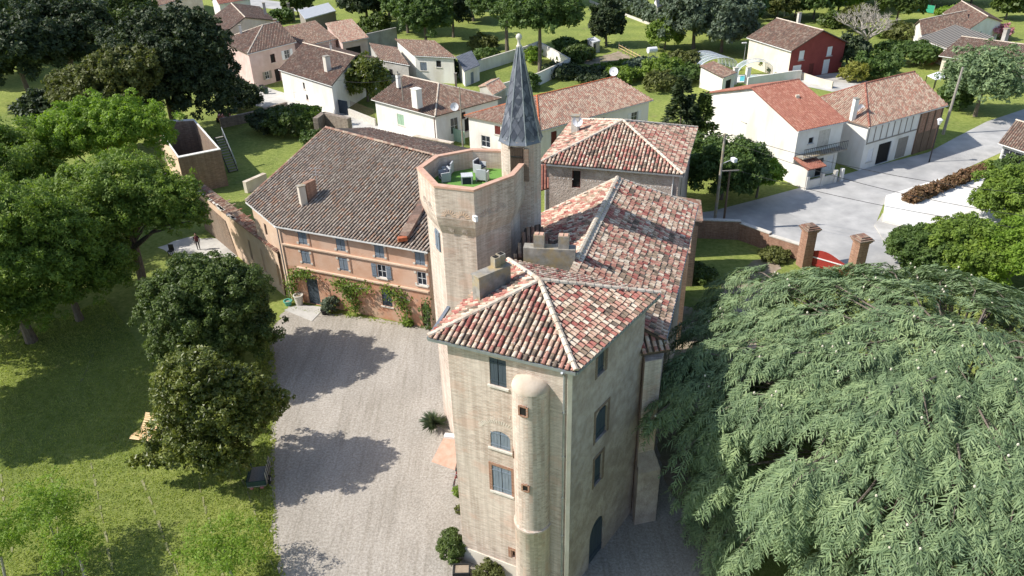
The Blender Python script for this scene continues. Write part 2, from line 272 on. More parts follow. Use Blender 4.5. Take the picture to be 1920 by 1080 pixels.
# ---------------------------------------------------------------- mesh helpers
def V3(p, z=None):
    p = tuple(p)
    if z is not None: return Vector((p[0], p[1], z))
    return Vector(p if len(p) == 3 else (p[0], p[1], 0))
class MB:
    """collects faces; build() links them as one mesh object"""
    def __init__(s): s.v = []; s.f = []; s.uv = {}
    def poly(s, pts, uv=None):
        i = len(s.v); s.v.extend(tuple(p) for p in pts); s.f.append(tuple(range(i, i + len(pts))))
        if uv is not None: s.uv[len(s.f) - 1] = uv
        return s
    def prism(s, pts, vec):
        pts = [Vector(p) for p in pts]; vec = Vector(vec); top = [p + vec for p in pts]; n = len(pts); i = len(s.v)
        s.v.extend(tuple(p) for p in pts + top)
        s.f.append(tuple(range(i + n - 1, i - 1, -1))); s.f.append(tuple(range(i + n, i + 2 * n)))
        for k in range(n): s.f.append((i + k, i + (k + 1) % n, i + n + (k + 1) % n, i + n + k))
        return s
    def box(s, c, size, rz=0.0, tilt=None):
        hx, hy, hz = size[0] / 2, size[1] / 2, size[2] / 2
        pts = [Vector((x, y, -hz)) for x, y in ((-hx, -hy), (hx, -hy), (hx, hy), (-hx, hy))]
        m = Matrix.Rotation(rz, 3, 'Z')
        if tilt: m = m @ Matrix.Rotation(tilt, 3, 'X')
        c = Vector(c)
        return s.prism([m @ p + c for p in pts], m @ Vector((0, 0, size[2])))
    def bar(s, a, b, w, h, up=(0, 0, 1)):
        a, b = Vector(a), Vector(b); d = (b - a).normalized(); u = Vector(up)
        if abs(d.dot(u)) > 0.98: u = Vector((1, 0, 0))
        x = d.cross(u).normalized(); y = x.cross(d)
        return s.prism([a + x * (-w / 2) + y * (-h / 2), a + x * (w / 2) + y * (-h / 2), a + x * (w / 2) + y * (h / 2), a + x * (-w / 2) + y * (h / 2)][::-1], b - a)
    def tube(s, pts, rad, n=6, cap=True):
        pts = [Vector(p) for p in pts]
        if not hasattr(rad, '__len__'): rad = [rad] * len(pts)
        i0 = len(s.v); ref = None
        for k, p in enumerate(pts):
            d = (pts[min(k + 1, len(pts) - 1)] - pts[max(k - 1, 0)])
            d = d.normalized() if d.length > 1e-6 else Vector((0, 0, 1))
            if ref is None: ref = Vector((1, 0, 0)) if abs(d.x) < 0.8 else Vector((0, 1, 0))
            x = (ref - d * ref.dot(d)).normalized(); y = d.cross(x); ref = x
            for j in range(n):
                a = 2 * math.pi * j / n; s.v.append(tuple(p + (x * math.cos(a) + y * math.sin(a)) * rad[k]))
        for k in range(len(pts) - 1):
            for j in range(n):
                s.f.append((i0 + k * n + j, i0 + k * n + (j + 1) % n, i0 + (k + 1) * n + (j + 1) % n, i0 + (k + 1) * n + j))
        if cap:
            s.f.append(tuple(range(i0 + n - 1, i0 - 1, -1))); e = i0 + (len(pts) - 1) * n; s.f.append(tuple(range(e, e + n)))
        return s
    def lathe(s, c, prof, n=16, a0=0.0, a1=2 * math.pi, cap=True):
        c = Vector((c[0], c[1], 0)); full = abs(a1 - a0 - 2 * math.pi) < 1e-4; m = n if full else n + 1; i0 = len(s.v)
        for r, z in prof:
            for j in range(m):
                a = a0 + (a1 - a0) * j / n; s.v.append((c.x + r * math.cos(a), c.y + r * math.sin(a), z))
        for k in range(len(prof) - 1):
            for j in range(n):
                j2 = (j + 1) % m
                s.f.append((i0 + k * m + j, i0 + k * m + j2, i0 + (k + 1) * m + j2, i0 + (k + 1) * m + j))
        if cap and full:
            s.f.append(tuple(range(i0 + m - 1, i0 - 1, -1))); e = i0 + (len(prof) - 1) * m; s.f.append(tuple(range(e, e + m)))
        return s
    def mesh(s, name, off=(0, 0, 0)):
        me = bpy.data.meshes.new(name); o = Vector(off)
        me.from_pydata([(x - o.x, y - o.y, z - o.z) for x, y, z in s.v], [], s.f)
        n = len(me.loops); lay = me.uv_layers.new(name='UVMap')
        if n:
            co = np.empty(len(me.vertices) * 3); me.vertices.foreach_get('co', co); co = co.reshape(-1, 3)
            vi = np.empty(n, np.int32); me.loops.foreach_get('vertex_index', vi)
            nf = len(me.polygons); nr = np.empty(nf * 3); me.polygons.foreach_get('normal', nr); nr = nr.reshape(-1, 3)
            lt = np.empty(nf, np.int32); me.polygons.foreach_get('loop_total', lt)
            nl = np.repeat(nr, lt, 0); p = co[vi]
            h = np.hypot(nl[:, 0], nl[:, 1]); flat = h < 0.25
            tx = np.where(flat, 1.0, -nl[:, 1] / np.maximum(h, 1e-6)); ty = np.where(flat, 0.0, nl[:, 0] / np.maximum(h, 1e-6))
            u = p[:, 0] * tx + p[:, 1] * ty; v = np.where(flat, p[:, 1], p[:, 2] / np.maximum(np.where(flat, 1, h), 0.3))
            uv = np.stack([u, v], 1)
            if s.uv:
                ls = np.empty(nf, np.int32); me.polygons.foreach_get('loop_start', ls)
                for fi, q in s.uv.items():
                    a = ls[fi]
                    if isinstance(q[0], (int, float)): uv[a:a + lt[fi]] = q
                    else: uv[a:a + lt[fi]] = q
            lay.data.foreach_set('uv', uv.astype(np.float32).ravel())
        me.update()
        return me
    def build(s, name, mat, parent=None, smooth=False):
        off = parent_origin(parent)
        me = s.mesh(name, off); me.materials.append(M[mat] if isinstance(mat, str) else mat)
        if smooth:
            me.polygons.foreach_set('use_smooth', [True] * len(me.polygons)); me.set_sharp_from_angle(angle=0.7)
        return link(name, me, parent)
def parent_origin(p):
    o = Vector((0, 0, 0))
    while p is not None: o += p.location; p = p.parent
    return o
def link(name, me, parent=None):
    o = bpy.data.objects.new(name, me); COL.objects.link(o)
    if parent is not None: o.parent = parent
    return o
def tag(o, label=None, cat=None, group=None, kind=None):
    if label: o['label'] = label
    if cat: o['category'] = cat
    if group: o['group'] = group
    if kind: o['kind'] = kind
    return o
def thing(name, label, cat, loc, group=None):
    o = bpy.data.objects.new(name, None); COL.objects.link(o); o.location = V3(loc); o.empty_display_size = 0.3
    return tag(o, label, cat, group)
def copy_tree(o, parent=None):
    c = o.copy(); COL.objects.link(c); c.parent = parent
    for ch in list(o.children): copy_tree(ch, c)
    return c
def quads_mesh(name, verts, nper, uv=None, tris=False):
    """fast mesh of loose polygons of nper corners each (numpy), one uv per polygon"""
    verts = np.asarray(verts, np.float32).reshape(-1, 3); n = len(verts); nf = n // nper
    me = bpy.data.meshes.new(name); me.vertices.add(n); me.vertices.foreach_set('co', verts.ravel())
    me.loops.add(n); me.loops.foreach_set('vertex_index', np.arange(n, dtype=np.int32))
    me.polygons.add(nf); me.polygons.foreach_set('loop_start', np.arange(0, n, nper, dtype=np.int32))
    if uv is None: uv = np.random.default_rng(1).random((nf, 2))
    lay = me.uv_layers.new(name='UVMap'); lay.data.foreach_set('uv', np.repeat(np.asarray(uv, np.float32), nper, 0).ravel())
    me.update(calc_edges=True)
    return me

# ---------------------------------------------------------------- walls, windows, roofs
def wframe(a, b):
    a, b = V3(a, 0), V3(b, 0); d = (b - a); L = d.length; d = d / L
    return a, d, Vector((d.y, -d.x, 0)), L
def wall(mb, a, b, z0, z1, ops=(), depth=0.22):
    """wall face from a to b (outside on the right hand) with real rectangular openings and reveals; ops (u0,u1,z0,z1)"""
    o, d, n, L = wframe(a, b)
    us = sorted({0, L, *[q for p in ops for q in (p[0], p[1])]}); zs = sorted({z0, z1, *[q for p in ops for q in (p[2], p[3])]})
    P = lambda u, z, k=0.0: o + d * u - n * k + Vector((0, 0, z))
    for i in range(len(us) - 1):
        for j in range(len(zs) - 1):
            uc, zc = (us[i] + us[i + 1]) / 2, (zs[j] + zs[j + 1]) / 2
            if any(p[0] < uc < p[1] and p[2] < zc < p[3] for p in ops): continue
            mb.poly([P(us[i], zs[j]), P(us[i + 1], zs[j]), P(us[i + 1], zs[j + 1]), P(us[i], zs[j + 1])])
    for u0, u1, y0, y1 in [p[:4] for p in ops]:
        mb.poly([P(u0, y0), P(u0, y1), P(u0, y1, depth), P(u0, y0, depth)][::-1])
        mb.poly([P(u1, y0), P(u1, y1), P(u1, y1, depth), P(u1, y0, depth)])
        mb.poly([P(u0, y1), P(u1, y1), P(u1, y1, depth), P(u0, y1, depth)][::-1])
        mb.poly([P(u0, y0), P(u1, y0), P(u1, y0, depth), P(u0, y0, depth)])
def arch_fill(mb, a, b, u0, u1, zs, z1, seg=8):
    """fills the corners over an arch that springs at zs and crowns at z1"""
    o, d, n, L = wframe(a, b); uc = (u0 + u1) / 2; hw = (u1 - u0) / 2
    P = lambda u, z: o + d * u + Vector((0, 0, z)) - n * 0.003
    for sgn in (-1, 1):
        arc = [P(uc + sgn * hw * math.cos(t), zs + (z1 - zs) * math.sin(t)) for t in [math.pi / 2 * k / seg for k in range(seg + 1)]]
        pts = arc + [P(uc + sgn * hw, z1)]
        pts = [arc[0]] + [P(uc + sgn * hw, z1)] + arc[::-1][:-1]
        if sgn < 0: pts = pts[::-1]
        mb.prism(pts, -n * 0.18)
def window(parent, a, b, u0, u1, z0, z1, kind='shut', col='shutter', depth=0.12, sill=None, arch=0.0, surround=None, glass='glass'):
    """one window part with its own shutters, panes and sill as sub-parts, set in an opening"""
    o, d, n, L = wframe(a, b); w, h = u1 - u0, z1 - z0
    P = lambda u, z, k=0.0: o + d * u + n * k + Vector((0, 0, z))
    rz = math.atan2(d.y, d.x); f = MB()
    def bx(m, ua, ub, za, zb, ka, kb):
        m.prism([P(ua, za, ka), P(ub, za, ka), P(ub, za, kb), P(ua, za, kb)][::-1], (0, 0, zb - za))
    fw = min(0.07, w * 0.1)
    for (x0, x1, y0, y1) in ((u0, u0 + fw, z0, z1), (u1 - fw, u1, z0, z1), (u0 + fw, u1 - fw, z0, z0 + fw), (u0 + fw, u1 - fw, z1 - fw, z1)):
        bx(f, x0, x1, y0, y1, -depth - 0.05, -depth + 0.01)
    fr = f.build('window', col if kind in ('shut', 'door', 'dark') else 'paint_white', parent)
    def leaf(ua, ub, za, zb, k, name='shutter', c=col, boards=None):
        m = MB(); nb = boards or max(2, int((ub - ua) / 0.14)); bw = (ub - ua) / nb
        for i in range(nb): bx(m, ua + i * bw + 0.006, ua + (i + 1) * bw - 0.006, za, zb, k, k + 0.035 + 0.006 * (i % 2))
        for zz in (za + (zb - za) * 0.14, za + (zb - za) * 0.82): bx(m, ua, ub, zz, zz + 0.06, k + 0.041, k + 0.062)
        return m.build(name, c, fr)
    g = 0.012
    if kind == 'shut':
        um = (u0 + u1) / 2
        if w < 0.62: leaf(u0 + g, u1 - g, z0 + g, z1 - g, -depth)
        else:
            leaf(u0 + g, um - g, z0 + g, z1 - g, -depth); leaf(um + g, u1 - g, z0 + g, z1 - g, -depth - 0.008)
    elif kind == 'door':
        leaf(u0 + g, u1 - g, z0 + 0.01, z1 - g, -depth, 'door_leaf')
    elif kind == 'dark':
        m = MB(); bx(m, u0 + fw, u1 - fw, z0 + fw, z1 - fw, -depth - 0.04, -depth - 0.02); m.build('pane', 'dark', fr)
    else:
        um = (u0 + u1) / 2
        for (x0, x1) in ((u0 + fw, um - 0.02), (um + 0.02, u1 - fw)):
            m = MB(); bx(m, x0, x1, z0 + fw, z1 - fw, -depth - 0.04, -depth - 0.02); m.build('pane', glass, fr)
        m = MB(); bx(m, um - 0.02, um + 0.02, z0 + fw, z1 - fw, -depth - 0.04, -depth); bx(m, u0 + fw, u1 - fw, (z0 + z1) / 2 - 0.015, (z0 + z1) / 2 + 0.015, -depth - 0.0195, -depth - 0.004); m.build('glazing_bar', 'paint_white', fr)
        if kind == 'open':      # shutters folded back against the wall
            hw = w / 2
            leaf(u0 - hw - 0.03, u0 - 0.03, z0, z1, 0.02); leaf(u1 + 0.03, u1 + hw + 0.03, z0, z1, 0.02)
    if sill:
        m = MB(); bx(m, u0 - 0.12, u1 + 0.12, z0 - 0.1, z0 - 0.004, -depth, 0.09); m.build('sill', sill, fr)
    if surround:
        s = MB(); t = 0.16
        for k, (x0, x1, y0, y1) in enumerate(((u0 - t, u0, z0, z1), (u1, u1 + t, z0, z1), (u0 - t, u1 + t, z1, z1 + t))): bx(s, x0, x1, y0, y1, -0.01, 0.025)
        s.build('surround', surround, fr)
    return fr

RNG = random.Random(5)
TILE_SEG = 4
def tile_verts(L, r0, r1, lift=0.0):
    """half round cover tile along +Y, lower end at y=0"""
    a = [math.pi * k / TILE_SEG for k in range(TILE_SEG + 1)]
    lo = [(-r0 * math.cos(t), 0.0, r0 * 0.85 * math.sin(t) + lift) for t in a]
    hi = [(-r1 * math.cos(t), L, r1 * 0.85 * math.sin(t)) for t in a]
    return lo, hi
def plane_axes(poly, down):
    n = Vector((0, 0, 0)); P = [Vector(p) for p in poly]
    for i in range(len(P)): n += (P[i] - P[0]).cross(P[(i + 1) % len(P)] - P[0])
    n.normalize()
    if n.z < 0: n = -n
    dn = Vector(down); dn = (dn - n * dn.dot(n)).normalized(); ev = -dn; eu = ev.cross(n).normalized()
    return P, n, ev, eu
def columns(P, ev, eu, cw):
    o = P[0]; q = [((p - o).dot(eu), (p - o).dot(ev)) for p in P]; u0 = min(a for a, _ in q); u1 = max(a for a, _ in q)
    nc = max(1, int(round((u1 - u0) / cw))); w = (u1 - u0) / nc
    for i in range(nc):
        u = u0 + (i + 0.5) * w; vs = []
        for k in range(len(q)):
            (a, b), (c, d) = q[k], q[(k + 1) % len(q)]
            if (a - u) * (c - u) < 0: vs.append(b + (d - b) * (u - a) / (c - a))
        if len(vs) >= 2: yield i, o, u, min(vs), max(vs), w
def slab(mb, poly, thick=0.10):
    P, n, ev, eu = plane_axes(poly, (0, 0, -1))
    if (P[1] - P[0]).cross(P[2] - P[0]).dot(n) < 0: P = P[::-1]
    mb.prism([p - Vector((0, 0, thick)) for p in P], (0, 0, thick))
def strips(mb, poly, down, cw=0.24, tl=0.36, rr=0.36):
    """rows of cover tiles as continuous half rounds, uv cell = one tile"""
    P, n, ev, eu = plane_axes(poly, down); base = RNG.randint(0, 900)
    for i, o, u, v0, v1, w in columns(P, ev, eu, cw):
        if v1 - v0 < 0.15: continue
        r = w * rr; off = RNG.random() * 5
        prof = [(-r, 0.0), (-r * 0.55, r * 0.75), (r * 0.55, r * 0.75), (r, 0.0)]
        A_ = [o + eu * (u + x) + ev * (v0 - 0.05) + n * (h + 0.004) for x, h in prof]; B_ = [o + eu * (u + x) + ev * v1 + n * (h + 0.004) for x, h in prof]
        cu = base + i * 3 + 0.5; va, vb = off, off + (v1 - v0) / tl
        for k in range(3): mb.poly([A_[k], A_[k + 1], B_[k + 1], B_[k]], [(cu, va), (cu, va), (cu, vb), (cu, vb)])
        mb.poly([A_[0], A_[3], A_[2], A_[1]], [(cu, va)] * 4)
def tiles(poly, down, cw=0.27, tl=0.33, rr=0.37, jit=1.0):
    """list of (matrix, length scale) for single tiles laid up the slope"""
    P, n, ev, eu = plane_axes(poly, down); out = []
    for i, o, u, v0, v1, w in columns(P, ev, eu, cw):
        v = v0 - 0.06 + RNG.uniform(-0.02, 0.02)
        while v < v1 - tl * 0.35:
            a = RNG.gauss(0, 0.025) * jit; e2 = (ev + eu * a).normalized(); x = e2.cross(n).normalized()
            p = o + eu * (u + RNG.gauss(0, 0.009) * jit) + ev * v + n * (0.012 + abs(RNG.gauss(0, 0.006)) * jit)
            nn = (n + e2 * 0.05).normalized()
            out.append(Matrix((( x.x, e2.x, n.x, p.x), (x.y, e2.y, n.y, p.y), (x.z, e2.z, n.z, p.z), (0, 0, 0, 1))))
            v += tl * RNG.uniform(0.96, 1.04)
    return out
def tile_parts(parent, tl_list, mat, cw=0.27, tl=0.33, rr=0.37, nparts=300, eye=(0, 0, 33)):
    """the tiles nearest the viewer as single tile objects, the others joined"""
    lo, hi = tile_verts(tl * 1.22, cw * rr, cw * rr * 0.84, 0.036)
    e = Vector(eye); tl_list.sort(key=lambda m: (m.translation - e).length)
    org = parent_origin(parent)
    if nparts:
        m = MB(); nn = TILE_SEG + 1
        for k in range(TILE_SEG): m.poly([lo[k], hi[k], hi[k + 1], lo[k + 1]][::-1], (0.5, 0.5))
        m.poly(lo[::-1], (0.5, 0.5)); me = m.mesh('tile'); me.materials.append(M[mat])
        for mt in tl_list[:nparts]:
            o = link('tile', me, parent); o.matrix_local = Matrix.Translation(-org) @ mt
    rest = tl_list[nparts:]
    if rest:
        L = np.array(lo + hi); T = np.array([np.array(m) for m in rest])
        W = np.einsum('nij,kj->nki', T[:, :3, :3], L) + T[:, None, :3, 3] - np.array(org)
        q = []
        n1 = TILE_SEG + 1
        for k in range(TILE_SEG): q.append(W[:, [k + 1, n1 + k + 1, n1 + k, k]])
        q.append(W[:, [4, 3, 1, 0]])
        V = np.stack(q, 1).reshape(-1, 3)
        rg = np.random.default_rng(3); uv = np.repeat(rg.integers(0, 4000, (len(rest), 2)) + 0.5, TILE_SEG + 1, 0)
        me = quads_mesh('tile_field', V, 4, uv); me.materials.append(M[mat])
        tag(link('tile_field', me, parent), kind='stuff')
def caps(mb, a, b, r=0.13, seg=0.38):
    a, b = Vector(a), Vector(b); d = b - a; n = max(1, int(d.length / seg)); d = d / n; t = d.normalized()
    x = t.cross(Vector((0, 0, 1))).normalized(); z = x.cross(t)
    for i in range(n):
        p, q = a + d * i, a + d * (i + 1.12); c = (RNG.randint(0, 999) + 0.5, RNG.randint(0, 999) + 0.5)
        pr = [(math.cos(math.pi * k / 4), math.sin(math.pi * k / 4)) for k in range(5)]
        A_ = [p + x * (-cx * r * 1.1) + z * (sy * r + 0.03) for cx, sy in pr]; B_ = [q + x * (-cx * r * 0.9) + z * (sy * r * 0.85 + 0.01) for cx, sy in pr]
        for k in range(4): mb.poly([A_[k], B_[k], B_[k + 1], A_[k + 1]][::-1], c)
        mb.poly(A_[::-1], c)
def gutter(mb, a, b, r=0.07):
    mb.tube([Vector(a), Vector(b)], r, 6)

# ---------------------------------------------------------------- ground, roads, paving
def sheet(name, pts, z, mat, kind='structure', thick=0.0):
    m = MB(); P = [Vector((p[0], p[1], z)) for p in pts]
    if sum(P[i].x * P[(i + 1) % len(P)].y - P[(i + 1) % len(P)].x * P[i].y for i in range(len(P))) < 0: P = P[::-1]
    if thick: m.prism([p - Vector((0, 0, thick)) for p in P], (0, 0, thick))
    else: m.poly(P)
    return tag(m.build(name, mat), kind=kind)
def wob(pts, amp=0.25, step=1.2, seed=1):
    """densify an outline and make it slightly uneven"""
    r = random.Random(seed); out = []
    for i in range(len(pts)):
        a, b = Vector(pts[i][:2]), Vector(pts[(i + 1) % len(pts)][:2]); n = max(1, int((b - a).length / step))
        for k in range(n):
            p = a.lerp(b, k / n); out.append((p.x + r.uniform(-amp, amp), p.y + r.uniform(-amp, amp)))
    return out
sheet('ground', [(-2500, -1500), (2500, -1500), (2500, 4000), (-2500, 4000)], 0.0, 'grass')
sheet('courtyard_gravel', wob([(-12.27,26.25), (-13.90,30.56), (-15.56,35.78), (-17.59,44.70), (-19.36,50.37), (-19.40,54.40), (-19.01,55.95), (-14.34,54.15), (-6.49,51.94), (1.56,49.38), (9.17,44.82), (8.90,34.86), (9.74,29.76), (11.51,25.51)], 0.22, 0.35, 2), 0.012, 'gravel')
sheet('entrance_slab', [(-19.35,55.09), (-18.34,56.00), (-15.92,55.35), (-16.58,53.17)], 0.05, 'lane', thick=0.05)
sheet('garden_path', wob([(-34.99,68.14), (-32.61,70.44), (-28.87,68.98), (-25.25,65.71), (-28.64,65.01), (-32.48,65.68)], 0.3, 0.8, 4), 0.008, 'lane')
sheet('street', [(18.35,72.47), (21.29,73.10), (26.89,75.87), (33.12,79.10), (42.05,84.13), (51.84,88.93), (57.99,94.15), (65.44,100.31), (82.42,110.83), (75.11,99.47), (60.78,88.43), (51.47,81.89), (43.02,75.67), (39.56,73.58), (36.40,68.32), (35.55,63.07), (37.50,57.77), (32.00,58.07), (27.29,63.55), (20.23,68.70), (17.72,69.49)], 0.016, 'asphalt')
sheet('pavement', wob([(36.40,68.45), (38.45,71.17), (39.51,68.13), (41.96,62.69), (37.40,57.58), (35.55,63.07)], 0.05, 1, 3), 0.13, 'lane', thick=0.12)
sheet('parking_slab', [(37.50,69.14), (40.52,75.24), (48.48,79.62), (56.00,82.06), (58.15,75.82), (49.66,62.24), (41.42,65.58)], 0.35, 'pale_slab', thick=0.34)
sheet('village_lane', wob([(-48.90,133.56), (-43.00,130.82), (-35.86,124.08), (-25.40,114.67), (-18.72,105.64), (-9.51,98.36), (-1.58,90.34), (3.55,85.38), (3.40,82.00), (-6.27,90.70), (-19.02,99.57), (-30.91,110.26), (-40.34,118.35), (-46.20,122.24)], 0.2, 2, 5), 0.014, 'lane')
sheet('house_forecourt', [(46.72,127.91), (58.47,128.10), (58.53,119.88), (50.60,116.89), (47.05,121.04)], 0.012, 'lane')
sheet('kitchen_garden', wob([(13.23,139.99), (21.68,148.56), (25.36,137.03), (18.95,135.37), (15.46,138.12)], 0.3, 1, 6), 0.02, 'soil')
sheet('bare_verge', wob([(16.72,55.16), (23.57,62.88), (24.78,60.48), (21.17,54.93), (18.89,51.65)], 0.5, 1, 7), 0.01, 'soil')
sheet('far_field_track', [(-80.84,221.16), (-52.18,202.07), (-44.75,205.59), (-48.28,209.32), (-69.34,224.69)], 0.012, 'asphalt')
sheet('side_yard', wob([(12.68,55.37), (16.20,53.02), (19.28,50.05), (11.69,26.15), (4.29,26.38), (7.21,30.62)], 0.2, 1, 8), 0.006, 'soil')

for k, (a, b) in enumerate((((-18.25,37.35), (-12.85,27.43)), ((-19.58,34.77), (-15.71,27.52)), ((-23.14,35.13), (-18.15,27.60)), ((-27.16,36.80), (-21.61,27.71)), ((-29.21,35.82), (-24.42,27.80)), ((-32.46,35.94), (-28.12,29.53)), ((-42.44,58.25), (-40.02,51.36)), ((-32.76,49.14), (-31.96,45.33)))):
    a, b = Vector(a), Vector(b); d = (b - a).normalized(); n = Vector((-d.y, d.x)); r = random.Random(k)
    ln = (b - a).length; u = 0.0; m = MB()
    while u < ln:          # broken, half overgrown furrow
        w2 = r.uniform(0.03, 0.085); l2 = r.uniform(0.3, 1.1); c0 = a + d * u + n * r.uniform(-0.05, 0.05); c1 = a + d * min(ln, u + l2) + n * r.uniform(-0.05, 0.05)
        m.poly([(c0 + n * w2)[:] + (0.03,), (c0 - n * w2)[:] + (0.03,), (c1 - n * w2 * 0.6)[:] + (0.03,), (c1 + n * w2 * 0.6)[:] + (0.03,)]); u += l2 + r.uniform(0.05, 0.8)
    tag(m.build('lawn_track', 'track'), kind='structure')
# ---------------------------------------------------------------- generic pieces of buildings
def chimney(parent, xy, z0, z1, sx, sy, rz, mat, flues=1, flue_mat='tile_orange', cap='concrete'):
    m = MB(); m.box((xy[0], xy[1], (z0 + z1) / 2), (sx, sy, z1 - z0), rz); c = m.build('chimney', mat, parent)
    m = MB(); m.box((xy[0], xy[1], z1 + 0.05), (sx + 0.12, sy + 0.12, 0.1), rz); m.build('chimney_cap', cap, c)
    ax = Vector((math.cos(rz), math.sin(rz), 0)) if sx >= sy else Vector((-math.sin(rz), math.cos(rz), 0))
    for i in range(flues):
        p = Vector((xy[0], xy[1], 0)) + ax * ((i - (flues - 1) / 2) * max(sx, sy) / max(1, flues))
        m = MB(); m.lathe(p, [(0.13, z1 + 0.1), (0.11, z1 + 0.42), (0.08, z1 + 0.42), (0.08, z1 + 0.2)], 8); m.build('flue', flue_mat, c)
    return c
def ceiling_z(E, p0, p1, p2): ...
def house(name, label, L, N, R, ze, roof='gable', axis=0, rise=2.0, over=0.35, wallm='white', tilem='tile_brown', wins=(), hips=(False, False), cw=0.26, under='under', group=None, cap='cap', z0=0.0, cat='house', eave=True, B=None):
    """house from three eave corners (left, near, right); wins = (wall, u, sill, w, h, kind, colour)"""
    L, N, R = V3(L, 0), V3(N, 0), V3(R, 0); B = V3(B, 0) if B else L + R - N
    t = thing(name, label, cat, (N.x, N.y, z0), group)
    E = [L, N, R, B]
    d0 = (N - L).normalized(); d1 = (R - N).normalized(); ov = over
    C = [L + d0 * ov + d1 * ov, N - d0 * ov + d1 * ov, R - d0 * ov - d1 * ov, B + d0 * ov - d1 * ov]
    if axis == 0: Q = E[:]; side = (0, 2)
    else: Q = [E[1], E[2], E[3], E[0]]; side = (1, 3)
    up = lambda p, z: Vector((p.x, p.y, z))
    half = ((Q[2] - Q[1]).length + (Q[3] - Q[0]).length) / 4; slope = rise / half
    r0 = (Q[3] + Q[0]) / 2; r1 = (Q[1] + Q[2]) / 2; rd = (r1 - r0).normalized()
    if roof in ('gable', 'hip'):
        h0, h1 = (True, True) if roof == 'hip' else hips
        rl = (r1 - r0).length
        if h0 and h1 and rl < 2.05 * half: r0 = r1 = (r0 + r1) / 2
        else:
            if h0: r0 = r0 + rd * half
            if h1: r1 = r1 - rd * half
    P = [up(q, ze) for q in Q]; r0 = up(r0, ze + rise); r1 = up(r1, ze + rise)
    w = MB(); ztop = ze + ov * slope - 0.14
    for i in range(4):
        a, b = C[i], C[(i + 1) % 4]; ln = (b - a).length
        ops = []
        for wn_ in wins:
            if wn_[0] != i: continue
            u = wn_[1] * ln if wn_[1] <= 1 else wn_[1]
            ops.append((max(0.1, u - wn_[3] / 2), min(ln - 0.1, u + wn_[3] / 2), z0 + wn_[2], z0 + wn_[2] + wn_[4]))
        wall(w, a, b, z0, ztop if roof != 'shed' else ze - 0.12, ops, 0.16)
    planes = []
    if roof == 'shed':          # high at the back wall of the ridge side
        hi = [up(P[2], ze + rise), up(P[3], ze + rise)]
        planes.append(([P[0], P[1], hi[0], hi[1]], P[0] - hi[1]))
        k = 0 if axis == 0 else 1
        c0, c1, c2, c3 = C[k], C[(k + 1) % 4], C[(k + 2) % 4], C[(k + 3) % 4]; zt = ze + rise * 0.94 - 0.14; zb = ze - 0.12
        w.poly([up(c1, zb), up(c2, zb), up(c2, zt)]); w.poly([up(c3, zb), up(c0, zb), up(c3, zt)]); w.poly([up(c2, zb), up(c3, zb), up(c3, zt), up(c2, zt)])
    else:
        planes.append(([P[0], P[1], r1, r0] if (r0 - r1).length > 0.01 else [P[0], P[1], r1], (P[0] + P[1]) / 2 - (r0 + r1) / 2))
        planes.append(([P[2], P[3], r0, r1] if (r0 - r1).length > 0.01 else [P[2], P[3], r1], (P[2] + P[3]) / 2 - (r0 + r1) / 2))
        gi = [(side[0] + 1) % 4, (side[0] + 3) % 4]
        for hip_, rr_, (pa, pb), wi in ((h1, r1, (P[1], P[2]), gi[0]), (h0, r0, (P[3], P[0]), gi[1])):
            if hip_: planes.append(([pa, pb, rr_], (pa + pb) / 2 - rr_))
            else:
                a, b = C[wi], C[(wi + 1) % 4]; mid = (a + b) / 2
                w.poly([up(a, ztop), up(b, ztop), up(mid, ze + rise - 0.14)])
    wo = w.build('wall', wallm, t)
    rf = MB()
    for poly, dn in planes: slab(rf, poly, 0.12)
    ro = rf.build('roof', under, t)
    st = MB()
    for poly, dn in planes: strips(st, poly, dn, cw)
    tag(st.build('tile_field', tilem, ro), kind='stuff')
    if roof != 'shed':
        cp = MB()
        if (r0 - r1).length > 0.3: caps(cp, r0, r1, 0.12)
        if h1: caps(cp, P[1], r1, 0.12); caps(cp, P[2], r1, 0.12)
        if h0: caps(cp, P[0], r0, 0.12); caps(cp, P[3], r0, 0.12)
        if cp.f: cp.build('ridge_cap', cap, ro)
    if eave:
        g = MB(); gutter(g, P[0] + Vector((0, 0, -0.1)), P[1] + Vector((0, 0, -0.1))); g.build('gutter', 'zinc_light', t)
    for wn_ in wins:
        i = wn_[0]; a, b = C[i], C[(i + 1) % 4]; ln = (b - a).length; u = wn_[1] * ln if wn_[1] <= 1 else wn_[1]
        window(t, a, b, max(0.1, u - wn_[3] / 2), min(ln - 0.1, u + wn_[3] / 2), z0 + wn_[2], z0 + wn_[2] + wn_[4], wn_[5], wn_[6], 0.08, 'stone' if wn_[5] != 'door' and wn_[4] < 1.9 else None)
    t['_r'] = 0; del t['_r']
    return t, C, (r0, r1), P
